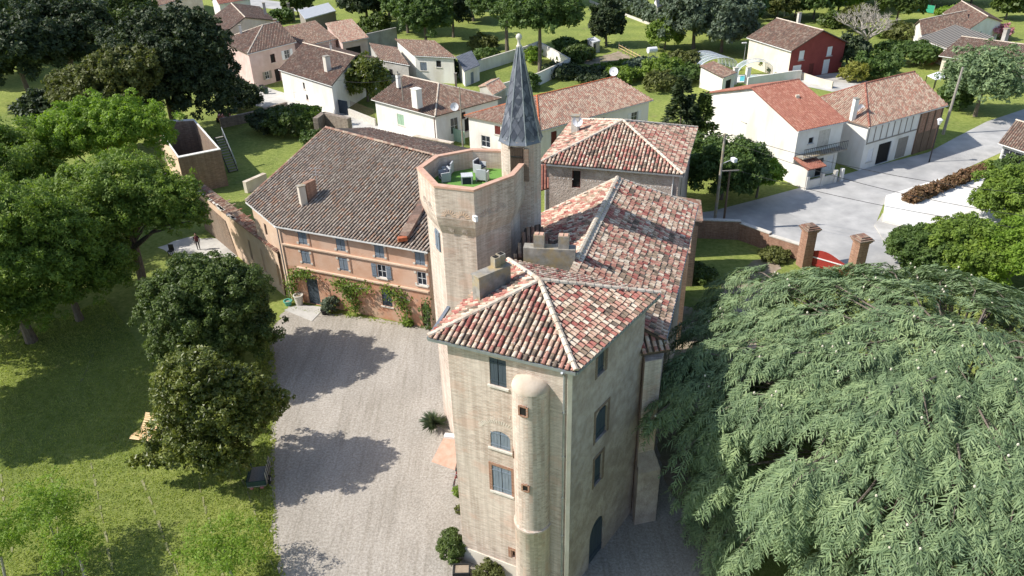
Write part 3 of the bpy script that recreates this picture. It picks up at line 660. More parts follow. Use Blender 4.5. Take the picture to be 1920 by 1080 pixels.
def dish(name, label, loc, aim, r=0.45, stalk=0.6, group=None):
    """satellite dish on a short mast"""
    t = thing(name, label, 'satellite dish', loc, group); c = Vector(loc) + Vector((0, 0, stalk)); aim = Vector(aim).normalized()
    x = aim.cross(Vector((0, 0, 1))).normalized(); y = x.cross(aim); m = MB(); n = 14
    ring = lambda k, d: [c + (x * math.cos(2 * math.pi * j / n) + y * math.sin(2 * math.pi * j / n)) * (r * k) + aim * d for j in range(n)]
    rs = [ring(0.05, -0.1), ring(0.6, -0.06), ring(1, 0.02)]
    for a, b in zip(rs, rs[1:]):
        for j in range(n): m.poly([a[j], a[(j + 1) % n], b[(j + 1) % n], b[j]]); m.poly([p - aim * 0.02 for p in (b[j], b[(j + 1) % n], a[(j + 1) % n], a[j])])
    m.build('reflector', 'paint_white', t)
    m = MB(); m.tube([Vector(loc), c - aim * 0.08], 0.03); m.build('mast', 'galv', t)
    m = MB(); m.tube([c - y * r * 0.9, c + aim * r * 0.9], 0.015, 5); m.box(c + aim * r * 0.9, (0.08, 0.08, 0.1)); m.build('receiver_arm', 'galv', t)
    return t

# ---------------------------------------------------------------- the castle
ZE = 14.4
WFL, WFR, WBR, WBL = (-2.99, 28.40), (2.30, 25.75), (6.47, 31.37), (0.85, 33.95)
castle = thing('castle', 'beige brick castle with hipped pavilion, octagonal tower and mixed canal tile roofs', 'castle', (0, 34, 0))
w = MB()
fr_ops = [(2.12, 2.95, 12.42, 13.90), (2.0, 3.04, 8.72, 9.78), (2.0, 3.05, 5.92, 7.56), (2.9, 3.12, 1.55, 2.1)]
wall(w, WFL, WFR, 0, ZE + 0.1, fr_ops, 0.24)
arch_fill(w, WFL, WFR, 2.0, 3.04, 9.42, 9.78)
wall(w, WBL, WFL, 0, ZE + 0.1); wall(w, WBR, WBL, 0, ZE + 0.1)
w.build('pavilion_wall', 'brick', castle)
w = MB()
rt_ops = [(2.4, 3.15, 12.4, 13.8), (2.45, 3.6, 8.5, 10.35), (2.5, 3.3, 5.6, 7.45), (2.3, 3.85, 0, 3.0)]
wall(w, WFR, WBR, 0, ZE + 0.1, rt_ops, 0.24); arch_fill(w, WFR, WBR, 2.3, 3.85, 1.9, 3.0); arch_fill(w, WFR, WBR, 2.45, 3.6, 9.8, 10.35)
w.build('pavilion_side_wall', 'render_old', castle)
window(castle, WFL, WFR, *fr_ops[0], 'shut', 'shutter_dark', 0.06, 'stone')
window(castle, WFL, WFR, *fr_ops[1], 'shut', 'shutter', 0.06, 'stone')
window(castle, WFL, WFR, *fr_ops[2], 'shut', 'shutter', 0.05, 'stone', surround='brick_red')
window(castle, WFL, WFR, *fr_ops[3], 'dark', 'brick_red', 0.15, None, surround='brick_red')
for q in rt_ops[:3]: window(castle, WFR, WBR, *q, 'shut', 'shutter_dark', 0.14, None, surround='brick_old')
window(castle, WFR, WBR, *rt_ops[3], 'shut', 'shutter_dark', 0.14, None)
# relieving arches in the front brickwork
o_, d_, n_, L_ = wframe(WFL, WFR)
for uc, zc, rad, k0, k1 in ((2.52, 9.45, 1.05, 25, 155), (2.75, 9.55, 1.6, 20, 85)):
    m = MB()
    for a in range(k0, k1, 6):
        a0 = R_(a); p = o_ + d_ * (uc + rad * math.cos(a0)) + Vector((0, 0, zc + rad * 0.75 * math.sin(a0)))
        q = o_ + d_ * (uc + (rad + 0.26) * math.cos(a0)) + Vector((0, 0, zc + (rad + 0.26) * 0.75 * math.sin(a0)))
        m.bar(p + n_ * 0.004, q + n_ * 0.004, 0.055, 0.02, n_)
    m.build('relieving_arch', 'render_light', castle)
m = MB()
m.prism([o_ + d_ * 0.02 + n_ * 0.0, o_ + d_ * 3.2, o_ + d_ * 3.2 + n_ * 0.06, o_ + d_ * 0.02 + n_ * 0.06][::-1], (0, 0, 1.0)); m.build('plinth', 'render_light', castle)
# half round stair turret on the front
tc = o_ + d_ * 4.18 + n_ * 0.05
m = MB(); m.lathe(tc, [(0.90, 0), (0.89, 4.75), (0.93, 4.8), (0.93, 4.95), (0.86, 5.02), (0.86, 13.05)], 28); m.build('stair_turret', 'brick', castle, True)
m = MB(); m.lathe(tc, [(0.87, 13.05), (0.85, 13.15), (0.74, 13.32), (0.45, 13.46), (0.02, 13.52)], 28); m.build('turret_cap', 'cap_old', castle, True)
for ang, zz, hh, ww in ((-75, 12.0, 0.42, 0.3), (-72, 7.6, 0.3, 0.24), (-135, 9.1, 0.34, 0.2)):
    a = math.atan2(n_.y, n_.x) + R_(ang + 75); dv = Vector((math.cos(a), math.sin(a), 0)); tv = Vector((-dv.y, dv.x, 0)); p = tc + dv * 0.83
    m = MB()
    for (sx, z0, z1, w2) in ((-ww / 2 - 0.04, zz - 0.05, zz + hh + 0.05, 0.08), (ww / 2 + 0.04, zz - 0.05, zz + hh + 0.05, 0.08)): m.box(p + tv * sx + Vector((0, 0, (z0 + z1) / 2)), (0.14, w2, z1 - z0), a)
    for z0 in (zz - 0.05, zz + hh + 0.05): m.box(p + Vector((0, 0, z0)), (0.14, ww, 0.09), a)
    f = m.build('loophole', 'brick_red', castle)
    m = MB(); m.box(p + Vector((0, 0, zz + hh / 2)), (0.08, ww, hh - 0.02), a); m.build('pane', 'dark', f)
# corner downpipe
m = MB(); c0 = Vector((WFR[0], WFR[1], 0)) - d_ * 0.18 + n_ * 0.08
m.tube([c0 + Vector((0, 0, 0.1)), c0 + Vector((0, 0, 14.0)), c0 + n_ * 0.3 + Vector((0, 0, 14.35))], 0.055, 8)
for zz in (2, 4.5, 7, 9.5, 12): m.lathe(c0, [(0.075, zz), (0.075, zz + 0.07)], 8)
m.build('downpipe', 'zinc', castle)
m = MB(); m.bar(Vector((WFR[0], WFR[1], 0.1)) + Vector((0.03, -0.03, 0)), Vector((WFR[0] + 0.03, WFR[1] - 0.03, 14.2)), 0.2, 0.2); m.build('corner_quoin', 'render_light', castle)
# pavilion roof
eFL, eFR, eBR, eBL = [Vector((x, y, ZE)) for x, y in ((-3.80, 28.42), (2.56, 25.50), (7.16, 31.68), (-0.15, 35.60))]
apex = Vector((1.28, 30.45, 15.95))
rf = MB(); TL = []
ev_polys = [([eFL, eFR, apex], (eFL + eFR) / 2 - apex), ([eFR, eBR, apex], (eFR + eBR) / 2 - apex), ([eBR, eBL, apex], (eBR + eBL) / 2 - apex), ([eBL, eFL, apex], (eBL + eFL) / 2 - apex)]
for poly, dn in ev_polys:
    slab(rf, poly, 0.14)
    hor = Vector((poly[1] - poly[0])); perp = Vector((hor.y, -hor.x, 0)).normalized()
    TL += tiles(poly, Vector((perp.x, perp.y, -0.45)), 0.265, 0.31)
pav = rf.build('pavilion_roof', 'under', castle)
tile_parts(pav, TL, 'tile_castle', 0.265, 0.31, nparts=300)
for i, e in enumerate((eFL, eFR, eBR, eBL)):
    m = MB(); caps(m, e + Vector((0, 0, 0.03)), apex + Vector((0, 0, 0.06)), 0.125, 0.42); m.build('hip_cap', 'cap', pav, True)
for a, b in ((eFL, eFR), (eFR, eBR), (eFL, Vector((-3.05, 31.1, ZE)))):
    m = MB(); dz = Vector((0, 0, -0.10)); m.bar(a + dz, b + dz, 0.16, 0.14); m.build('gutter', 'zinc', castle)
# row of plaster putlog dots and left chimney
m = MB()
cpos = (-1.60,31.25,15.00)
az_w = math.atan2(WBR[1] - WFR[1], WBR[0] - WFR[0])
chx = Vector((-0.95, 31.4, 0)); chd = Vector((WBR[0] - WFR[0], WBR[1] - WFR[1], 0)).normalized()
m.box(chx + Vector((0, 0, 15.1)), (1.9, 0.55, 2.0), az_w - 0.25); chl = m.build('chimney', 'concrete', castle)
m = MB(); m.box(chx + Vector((0, 0, 16.13)), (2.0, 0.62, 0.07), az_w - 0.25); m.build('chimney_cap', 'concrete', chl)
for k in (0.35, 0.75):
    p = chx + chd * k; m = MB(); m.box(p + Vector((0, 0, 16.4)), (0.34, 0.34, 0.5), az_w - 0.25); f = m.build('flue', 'concrete', chl)
    m = MB(); m.box(p + Vector((0, 0, 16.66)), (0.22, 0.22, 0.04), az_w - 0.25); m.build('flue_mouth', 'dark', f)

# ---- main wing
dv = Vector((0.308, 0.951, 0)); nv = Vector((0.951, -0.308, 0)); MZ, MR = 11.8, 14.3
base = Vector((7.53, 31.5, 0))
P_ = lambda s, k, z: base + dv * s + nv * k + Vector((0, 0, z))
mR0, mR1 = P_(0.0, 0, MZ), P_(17.3, 0, MZ)
mT0, mT1 = P_(2.6, -5.15, MR), P_(14.7, -5.15, MR)
mL0, mL1 = P_(2.6, -10.3, MZ), P_(12.5, -10.3, MZ)
w = MB()
wl = lambda s, k: P_(s, k, 0)
wall(w, wl(0.4, -0.45), wl(16.9, -0.45), 0, MZ + 0.1, [(1.2, 1.9, 9.2, 10.6), (5, 6.2, 6, 8.2), (9.5, 10.7, 6, 8.2), (13, 14.2, 6, 8.2), (5, 6.2, 1.5, 3.7), (9.5, 10.7, 1.5, 3.7)], 0.2)
wall(w, wl(16.9, -0.45), wl(12.2, -9.9), 0, MZ + 0.1); wall(w, wl(12.2, -9.9), wl(2.6, -9.9), 0, MZ + 0.1); wall(w, wl(0.4, -3.6), wl(0.4, -0.45), 0, MZ + 0.1)
w.poly([wl(16.9, -0.45) + Vector((0, 0, MZ + 0.1)), wl(12.2, -9.9) + Vector((0, 0, MZ + 0.1)), wl(14.6, -5.15) + Vector((0, 0, MR - 0.1))])
w.build('main_wing_wall', 'brick', castle)
for u0, u1, z0, z1 in [(1.2, 1.9, 9.2, 10.6), (5, 6.2, 6, 8.2), (9.5, 10.7, 6, 8.2), (13, 14.2, 6, 8.2), (5, 6.2, 1.5, 3.7), (9.5, 10.7, 1.5, 3.7)]:
    window(castle, wl(0.4, -0.45), wl(16.9, -0.45), u0, u1, z0, z1, 'shut', 'shutter_dark', 0.14)
rf = MB(); TL = []
hipn = P_(0.0, -2.6, MZ)      # near end folds down towards the pavilion
polyR = [mR0, mR1, mT1, mT0, P_(0.9, -2.9, MZ + 1.35)]
slab(rf, [mR0, mR1, mT1, P_(0.0, -5.15, MR)], 0.14); TL += tiles([mR0, mR1, mT1, P_(0.0, -5.15, MR)], nv - Vector((0, 0, 0.485)), 0.30, 0.34)
slab(rf, [mL1, mL0, mT0, mT1], 0.14); TL += tiles([mL1, mL0, mT0, mT1], -nv - Vector((0, 0, 0.485)), 0.30, 0.34)
mw = rf.build('main_roof', 'under', castle)
# keep only what is not inside the pavilion, tower or turret
def inquad(p, q):
    s = [(q[(i + 1) % len(q)][0] - q[i][0]) * (p.y - q[i][1]) - (q[(i + 1) % len(q)][1] - q[i][1]) * (p.x - q[i][0]) for i in range(len(q))]
    return all(x > 0 for x in s)
TL = [t_ for t_ in TL if not inquad(t_.translation, [WFL, WFR, WBR, WBL])]
tile_parts(mw, TL, 'tile_castle', 0.30, 0.34, nparts=0)
m = MB(); caps(m, mT0 + Vector((0, 0, 0.05)), mT1 + Vector((0, 0, 0.05)), 0.16, 0.42); m.build('ridge_cap', 'cap', mw, True)
m = MB(); m.prism([mT0 + nv * 0.12 + Vector((0, 0, -0.045)), mT1 + nv * 0.12 + Vector((0, 0, -0.045)), mT1 + nv * 0.36 + Vector((0, 0, -0.12)), mT0 + nv * 0.36 + Vector((0, 0, -0.12))], (0, 0, 0.1)); m.build('ridge_mortar', 'cap', mw)
m = MB(); caps(m, mR1, mT1, 0.13, 0.4); caps(m, mL1, mT1, 0.13, 0.4); m.build('verge_cap', 'cap', mw, True)
m = MB(); m.bar(mR0 + Vector((0.06, 0, -0.1)), mR1 + Vector((0.06, 0, -0.1)), 0.16, 0.13); m.build('gutter', 'zinc', castle)
# the near end: a small sloping roof over the buttress, the buttress itself
b0 = Vector((6.55, 31.2, 0)); m = MB()
m.prism([b0 + Vector((0.0, -0.25, 0)), b0 + Vector((0.9, 0.0, 0)), b0 + Vector((1.2, 1.0, 0)), b0 + Vector((0.1, 0.8, 0))], (0, 0, 10.9)); m.build('buttress', 'brick', castle)
m = MB(); m.prism([b0 + Vector((0.0, -0.75, 0)), b0 + Vector((1.25, -0.45, 0)), b0 + Vector((1.25, 0.5, 0)), b0 + Vector((0.0, 0.2, 0))], (0, 0, 3.9))
m.poly([b0 + Vector((0.0, -0.75, 3.905)), b0 + Vector((1.25, -0.45, 3.905)), b0 + Vector((0.9, -0.0, 4.9)), b0 + Vector((0.0, -0.26, 4.9))]); m.build('buttress_foot', 'render_old', castle)
ne = [Vector((6.35, 31.05, 11.35)), Vector((7.85, 31.35, 11.35)), mR0 + Vector((-0.02, 0.35, 0.08)), Vector((6.5, 32.3, 12.15))]
rf = MB(); slab(rf, ne, 0.16); no = rf.build('end_roof', 'under', castle)
tile_parts(no, tiles(ne, Vector((0.15, -1, -0.45)), 0.28, 0.3), 'tile_castle', 0.28, 0.3, nparts=0)
# wide double chimney in the valley
ca = math.atan2(WFR[1] - WFL[1], WFR[0] - WFL[0]) + 0.30
cc = Vector((2.05, 35.9, 0)); m = MB(); m.box(cc + Vector((0, 0, 14.15)), (2.75, 0.62, 1.7), ca); wc = m.build('chimney', 'concrete', castle)
cx = Vector((math.cos(ca), math.sin(ca), 0))
for k in (-0.55, 0.75):
    m = MB(); m.box(cc + cx * k + Vector((0, 0, 15.35)), (0.56, 0.46, 0.72), ca); f = m.build('flue', 'concrete', wc)
    for j in (-0.13, 0.13):
        m = MB(); m.box(cc + cx * (k + j) + Vector((0, 0, 15.72)), (0.2, 0.34, 0.05), ca); m.build('flue_mouth', 'terracotta', f)
m = MB(); m.box(cc - cx.cross(Vector((0, 0, 1))) * -0.5 + Vector((0, 0, 13.32)), (2.8, 0.45, 0.1), ca); m.build('flashing', 'cap', wc)

# ---- octagonal tower
PZ = 18.0
OV = [Vector((x, y, 0)) for x, y in ((-5.12, 40.12), (-3.96, 37.36), (-1.86, 36.63), (0.25, 38.59), (1.05, 40.9), (-0.2, 42.75), (-2.12, 43.08), (-4.28, 42.05))]
oc = sum(OV, Vector()) / 8
def ring(k, z): return [Vector((oc.x + (p.x - oc.x) * k, oc.y + (p.y - oc.y) * k, z)) for p in OV]
m = MB(); KL, KU = 0.895, 1.0
lv = [(KL, 0.0), (KL, 15.15), (KL + 0.02, 15.3), (0.97, 15.75), (KU, 16.2), (KU, PZ - 0.08)]
def tower_band(m, k0, z0, k1, z1, skip=()):
    a, b = ring(k0, z0), ring(k1, z1)
    for i in range(8):
        if i in skip: continue
        j = (i + 1) % 8; m.poly([a[i], a[j], b[j], b[i]])
for (k0, z0), (k1, z1) in zip(lv, lv[1:]): tower_band(m, k0, z0, k1, z1)
a, b = ring(KU - 0.10, PZ - 0.08), ring(KU - 0.10, 16.9)
for i in range(8): m.poly([b[(i + 1) % 8], b[i], a[i], a[(i + 1) % 8]])
ow = m.build('octagonal_tower_wall', 'brick', castle)
m = MB(); a, b = ring(KU - 0.105, PZ - 0.079), ring(KU + 0.012, PZ - 0.079)
for i in range(8):
    j = (i + 1) % 8
    if i == 4: continue
    m.prism([a[i], a[j], b[j], b[i]], (0, 0, 0.11))
m.build('parapet_coping', 'terracotta', castle)
m = MB(); m.poly(ring(KU - 0.09, 16.92)); m.build('terrace_turf', 'turf', castle)
# blind machicolation slots
for i, us in ((1, (0.72, 1.5)), (2, (0.75, 1.75)), (0, (1.05, 1.95))):
    a, b = OV[i], OV[(i + 1) % 8]; o2, d2, n2, L2 = wframe(a, b)
    for u in us:
        u = u / 2.6 * L2 * 0.95 if i == 2 else u
        m = MB(); p = o2 + d2 * u
        pts = [p + d2 * -0.15, p + d2 * 0.15]
        m.prism([p + d2 * -0.15 + n2 * -0.3, p + d2 * 0.15 + n2 * -0.3, p + d2 * 0.15 + n2 * 0.015, p + d2 * -0.15 + n2 * 0.015][::-1], (0, 0, 0.001))
        m = MB()
        arc = [(-0.15, 15.3), (0.15, 15.3), (0.15, 16.3), (0.1, 16.42), (0, 16.47), (-0.1, 16.42), (-0.15, 16.3)]
        m.prism([p + d2 * x + n2 * (-0.02 if z > 16 else -0.26) + Vector((0, 0, z)) for x, z in arc], n2 * 0.03); sl = m.build('machicolation_slot', 'render_old', castle)
        m = MB()
        for k in range(9):
            t_ = R_(10 + 20 * k); m.bar(p + d2 * (0.2 * math.cos(t_)) + n2 * 0.006 + Vector((0, 0, 16.3 + 0.2 * math.sin(t_))), p + d2 * (0.44 * math.cos(t_)) + n2 * 0.006 + Vector((0, 0, 16.3 + 0.42 * math.sin(t_))), 0.05, 0.02, n2)
        m.build('slot_arch', 'peach' if i == 1 else 'render_old', sl)
a, b = ring(KL, 0)[0], ring(KL, 0)[1]
window(castle, a, b, 1.55, 2.25, 13.75, 14.95, 'shut', 'shutter', -0.05, None)
m = MB(); pv = OV[2] + Vector((0, 0, 16.45)); m.box(pv + Vector((0.02, -0.1, 0)), (0.16, 0.3, 0.3), 0.6); lm = m.build('wall_lamp', 'paint_white', castle)
m = MB(); m.bar(pv + Vector((-0.05, 0.05, 0.12)), pv + Vector((0.03, -0.25, 0.12)), 0.08, 0.05); m.build('lamp_bracket', 'wood', lm)
# stair turret and spire
tx = Vector((0.72, 41.55, 0)); TZ = 19.15
m = MB(); m.lathe(tx, [(1.14, 10.0), (1.14, TZ + 0.05)], 28); tw = m.build('stair_tower', 'brick', castle, True)
da = math.atan2(-1.0, -0.25); dd = Vector((math.cos(da), math.sin(da), 0)); tt = Vector((-dd.y, dd.x, 0))
m = MB()
for k in range(5): m.box(tx + dd * 1.13 + tt * ((k - 2) * 0.145) + Vector((0, 0, 17.93)), (0.08 + 0.012 * (k % 2), 0.135, 2.0), da)
dr = m.build('turret_door', 'wood_dark', castle)
m = MB()
for z in (17.2, 18.4): m.box(tx + dd * 1.17 + Vector((0, 0, z)), (0.05, 0.66, 0.07), da)
m.build('hinge_strap', 'iron', dr)
m = MB(); m.box(tx + dd * 1.1 + tt * 0.55 + Vector((0, 0, 17.9)), (0.1, 0.3, 1.9), da); m.box(tx + dd * 1.1 + Vector((0, 0, 18.86)), (0.1, 0.9, 0.14), da); m.build('door_jamb', 'brick_old', dr)
prof = [(1.29, TZ - 0.12), (1.22, TZ + 0.05), (0.94, TZ + 1.2), (0.70, TZ + 2.4), (0.42, TZ + 3.7), (0.13, TZ + 5.0)]
m = MB(); m.lathe(tx, prof, 8, R_(12), R_(372)); sp = m.build('spire', 'lead', castle)
m = MB(); m.lathe(tx, [(0.13, TZ + 4.95), (0.15, TZ + 5.05), (0.09, TZ + 5.12), (0.07, TZ + 5.3), (0.15, TZ + 5.42), (0.17, TZ + 5.52), (0.12, TZ + 5.63), (0.02, TZ + 5.68)], 12); m.build('finial', 'stone', sp, True)
m = MB()
def spr(z):
    for (r0, z0), (r1, z1) in zip(prof, prof[1:]):
        if z <= z1: return r0 + (r1 - r0) * (z - z0) / (z1 - z0)
    return prof[-1][0]
for k in range(8):
    a = R_(12 + 45 * k); m.tube([tx + Vector((math.cos(a) * r, math.sin(a) * r, z)) for r, z in prof], 0.035, 5)
m.build('hip_roll', 'zinc', sp)
for k in range(8):          # diamond slates on each facet
    a0, a1 = R_(12 + 45 * k), R_(57 + 45 * k)
    row = 0; z = TZ + 0.12
    while z < TZ + 4.2:
        wd = spr(z + 0.25) * 0.765; nd = max(1, int(round(wd / 0.4))); h = 0.62
        for j in range(nd + (row % 2)):
            f = (j + (0.5 if row % 2 == 0 else 0.0)) / nd
            def pt(fr, zz):
                r = spr(zz); q = Vector((math.cos(a0), math.sin(a0), 0)).lerp(Vector((math.cos(a1), math.sin(a1), 0)), max(0.02, min(0.98, fr))); nm = Vector((math.cos((a0 + a1) / 2), math.sin((a0 + a1) / 2), 0.28)).normalized()
                return tx + q * r + Vector((0, 0, zz)), nm
            hw = 0.46 / nd
            (p0, nm), (p1, _), (p2, _), (p3, _) = pt(f, z), pt(f + hw, z + h / 2), pt(f, z + h), pt(f - hw, z + h / 2)
            mm = MB(); off = 0.012 + 0.012 * RNG.random(); mm.prism([p0 + nm * (off + 0.012), p1 + nm * off, p2 + nm * off, p3 + nm * off], -nm * 0.01); mm.build('slate', 'slate', sp)
        z += h / 2; row += 1
# lead apron and little tile roof where the tower meets the main roof
aq = [Vector(p) for p in ((0.10,37.44,13.50), (2.40,39.17,13.50), (1.68,39.40,14.70), (0.81,38.88,14.70))]
m = MB(); slab(m, aq, 0.5); apr = m.build('tower_apron', 'under_dark', castle); m = MB(); strips(m, aq, (aq[0] + aq[1] - aq[2] - aq[3]), 0.3); tag(m.build('tile_field', 'tile_brown', apr), kind='stuff')
# low rear wing between the gable and the annexe yard
rq = [Vector((9.6, 49.6, 0)), Vector((12.9, 48.7, 0)), Vector((14.6, 55.4, 0)), Vector((11.2, 56.4, 0))]
m = MB()
for k in range(4): wall(m, rq[k], rq[(k + 1) % 4], 0, 7.6)
m.build('rear_wing_wall', 'brick_old', castle)
rt = [V3(rq[0], 8.6), V3(rq[1], 7.7), V3(rq[2], 7.7), V3(rq[3], 8.6)]; m = MB(); slab(m, rt, 0.14); rwr = m.build('rear_wing_roof', 'under', castle); m = MB(); strips(m, rt, rt[1] - rt[0], 0.3); tag(m.build('tile_field', 'tile_castle', rwr), kind='stuff')
# lean-to with red tiles behind the turret
m = MB()
lp = [Vector(p) for p in ((2.30,57.64,9.20), (3.29,58.26,9.20), (3.12,59.98,10.60), (2.40,59.79,10.60))]
slab(m, lp, 0.1); lo_ = m.build('lean_to_roof', 'under_red', castle); m = MB(); strips(m, lp, (lp[0] - lp[3]), 0.24); tag(m.build('tile_field', 'tile_red', lo_), kind='stuff')

# ---------------------------------------------------------------- terrace furniture
def armchair(label, loc, rz, group='terrace armchairs'):
    t = thing('armchair', label, 'chair', loc, group); t.rotation_euler = (0, 0, rz); t.scale = (0.8, 0.8, 0.86)
    def add(name, mat, boxes):
        m = MB()
        for c, s in boxes: m.box(c, s)
        me = m.mesh(name); me.materials.append(M[mat]); return link(name, me, t)
    add('seat', 'rattan', [((0, 0, 0.22), (0.66, 0.62, 0.16))]); add('backrest', 'rattan', [((0, 0.33, 0.5), (0.72, 0.09, 0.72))])
    for sx in (-1, 1): add('armrest', 'rattan', [((sx * 0.36, 0, 0.33), (0.09, 0.68, 0.62))])
    for sx in (-1, 1):
        for sy in (-1, 1): add('leg', 'iron', [((sx * 0.3, sy * 0.28, 0.07), (0.05, 0.05, 0.14))])
    add('seat_cushion', 'cushion', [((0, -0.02, 0.35), (0.6, 0.56, 0.1))]); add('back_cushion', 'cushion', [((0, 0.25, 0.6), (0.58, 0.1, 0.42))])
    return t
FZ = 16.925
armchair('grey rattan armchair with dark cushions nearest the left parapet', (-3.69,40.90,16.92), R_(-70))
armchair('grey rattan armchair standing behind the left one on the terrace', (-3.57,41.90,16.92), R_(-100))
armchair('grey rattan armchair beside the turret on the terrace, seen from behind', (-1.52,40.75,16.92), R_(165))
armchair('grey rattan armchair at the far side of the terrace table', (-1.70,42.11,16.92), R_(60))
t = thing('coffee_table', 'low grey square table between the terrace armchairs', 'table', (-2.39,40.48,16.92))
o = Vector(t.location); m = MB(); m.box(o + Vector((0, 0, 0.44)), (0.66, 0.66, 0.06), 0.1); m.build('table_top', 'rattan', t)
for sx in (-1, 1):
    for sy in (-1, 1): m = MB(); m.box(o + Vector((sx * 0.28, sy * 0.28, 0.205)), (0.07, 0.07, 0.41)); m.build('leg', 'rattan', t)
m = MB(); m.box(o + Vector((0, 0, 0.2)), (0.52, 0.52, 0.38), 0.1); m.build('storage_box', 'cushion', t)
t = thing('planter_bench', 'white low bench against the parapet beside the turret', 'bench', (-0.89,42.75,16.92))
o = Vector(t.location); m = MB(); m.box(o + Vector((0, 0.1, 0.32)), (1.0, 0.4, 0.1), -0.1); m.build('seat', 'paint_white', t)
for sx in (-1, 1): m = MB(); m.box(o + Vector((sx * 0.4, 0.1, 0.135)), (0.08, 0.36, 0.27), -0.1); m.build('leg', 'paint_white', t)

# ---------------------------------------------------------------- the orange farmhouse wing
bP2, bP3 = Vector((-19.25, 56.65, 7.2)), Vector((-6.27, 51.02, 7.3)); bR1, bR2 = Vector((-17.25, 70.18, 11.0)), Vector((-6.1, 62.9, 10.44)); bP1 = Vector((-22.66, 60.51, 7.79))
barn = thing('farmhouse_wing', 'long orange rendered farmhouse wing with dark canal tile roof and blue shutters', 'house', (-13, 55, 0))
ba, bb = Vector((-19.05, 56.85, 0)), Vector((-6.45, 51.55, 0)); bc = Vector((-22.3, 60.6, 0)); bd = Vector((-17.6, 69.5, 0)); be = Vector((-14.5, 77.5, 0)); bf = Vector((-2.5, 70.5, 0)); bg_ = Vector((-2.5, 57.0, 0))
w = MB(); BZ = 7.15
ops = [(u, u + 0.86, z, z + 1.2) for u in (1.78, 5.45, 9.02, 12.62) for z in (5.72, 3.92)]
low = [(1.75, 2.95, 0.02, 2.55), (9.15, 10.1, 1.3, 2.9), (12.75, 13.5, 0.02, 2.2)]
wall(w, ba, bb, 3.45, BZ, [(o[0], o[1], o[2], o[3]) for o in ops], 0.18)
w.build('front_wall', 'orange', barn)
w = MB(); wall(w, ba, bb, 0, 3.45, low, 0.22); w.build('ground_floor_wall', 'orange_low', barn)
w = MB(); lops = [(1.9, 2.35, 5.2, 6.3), (1.9, 2.35, 2.6, 4.0), (3.6, 4.05, 3.6, 4.6)]
wall(w, bc, ba, 0, 7.0, lops, 0.2)
w.poly([V3(bc, 7.0), V3(ba, 7.0), V3(ba, 7.1), V3(bc, 7.68)])
wall(w, bd, bc, 0, 7.6); w.poly([V3(bd, 7.6), V3(bc, 7.6), V3(bd, 10.7)])
wall(w, be, bd, 0, 7.6); w.poly([V3(be, 7.6), V3(bd, 7.6), V3(bd, 10.7)]); wall(w, bf, be, 0, 7.8); wall(w, bb, bg_, 0, 7.2); wall(w, bg_, bf, 0, 7.8)
w.build('end_wall', 'peach', barn)
for q in lops: window(barn, bc, ba, *q, 'dark', 'wood', 0.12)
kinds = {(9.02, 3.92): 'open', (12.62, 3.92): 'glass'}
for q in ops:
    k = kinds.get((q[0], q[2]), 'shut'); window(barn, ba, bb, *q, k, 'shutter', 0.06, 'stone' if k != 'shut' else None)
    o_, d_, n_, L_ = wframe(ba, bb); m = MB()
    for uu in (q[0] - 0.1, q[1] + 0.1):
        for zz in (q[2] + 0.08, q[3] - 0.1): m.box(o_ + d_ * uu + n_ * 0.012 + Vector((0, 0, zz)), (0.2, 0.06, 0.17), math.atan2(d_.y, d_.x))
        if q[2] > 5 or True: pass
    m.build('stone_block', 'stone', barn)
    m = MB(); m.box(o_ + d_ * (q[1] + 0.27) + n_ * 0.012 + Vector((0, 0, (q[2] + q[3]) / 2)), (0.1, 0.05, q[3] - q[2] + 0.1), math.atan2(d_.y, d_.x)); m.build('brick_jamb', 'brick_red', barn)
m = MB()      # half open leaf of the last window
window(barn, ba, bb, *low[0], 'door', 'shutter_dark', 0.12); window(barn, ba, bb, *low[1], 'shut', 'shutter_dark', 0.1, 'stone'); window(barn, ba, bb, *low[2], 'dark', 'wood', 0.15)
o_, d_, n_, L_ = wframe(ba, bb)
for z, a0, a1 in ((5.45, 0.1, 13.6), (3.45, 1.2, 13.6)):
    m = MB(); A0, A1 = o_ + d_ * a0 + Vector((0, 0, z)), o_ + d_ * a1 + Vector((0, 0, z))
    m.bar(A0 + n_ * 0.07, A1 + n_ * 0.07, 0.16, 0.12); m.bar(A0 + n_ * 0.045 + Vector((0, 0, -0.1)), A1 + n_ * 0.045 + Vector((0, 0, -0.1)), 0.1, 0.08); m.build('string_course', 'peach', barn)
# big arched recess round the door
m = MB()
for k in range(18):
    t_ = math.pi * k / 17; p = o_ + d_ * (2.35 + 1.5 * math.cos(t_)) + Vector((0, 0, 1.3 + 1.45 * math.sin(t_))) + n_ * 0.02
    q = o_ + d_ * (2.35 + 1.75 * math.cos(t_)) + Vector((0, 0, 1.3 + 1.7 * math.sin(t_))) + n_ * 0.02
    m.bar(p, q, 0.2, 0.06, n_)
for sx in (-1.62, 1.62): m.box(o_ + d_ * (2.35 + sx) + n_ * 0.02 + Vector((0, 0, 0.65)), (0.25, 0.06, 1.3), math.atan2(d_.y, d_.x))
m.build('door_arch', 'orange', barn)
m = MB(); dp = o_ + d_ * -0.12 + n_ * 0.1; m.tube([dp + Vector((0, 0, 0.1)), dp + Vector((0, 0, 6.9)), dp + n_ * 0.25 + Vector((0, 0, 7.1))], 0.055, 8); m.build('downpipe', 'zinc', barn)
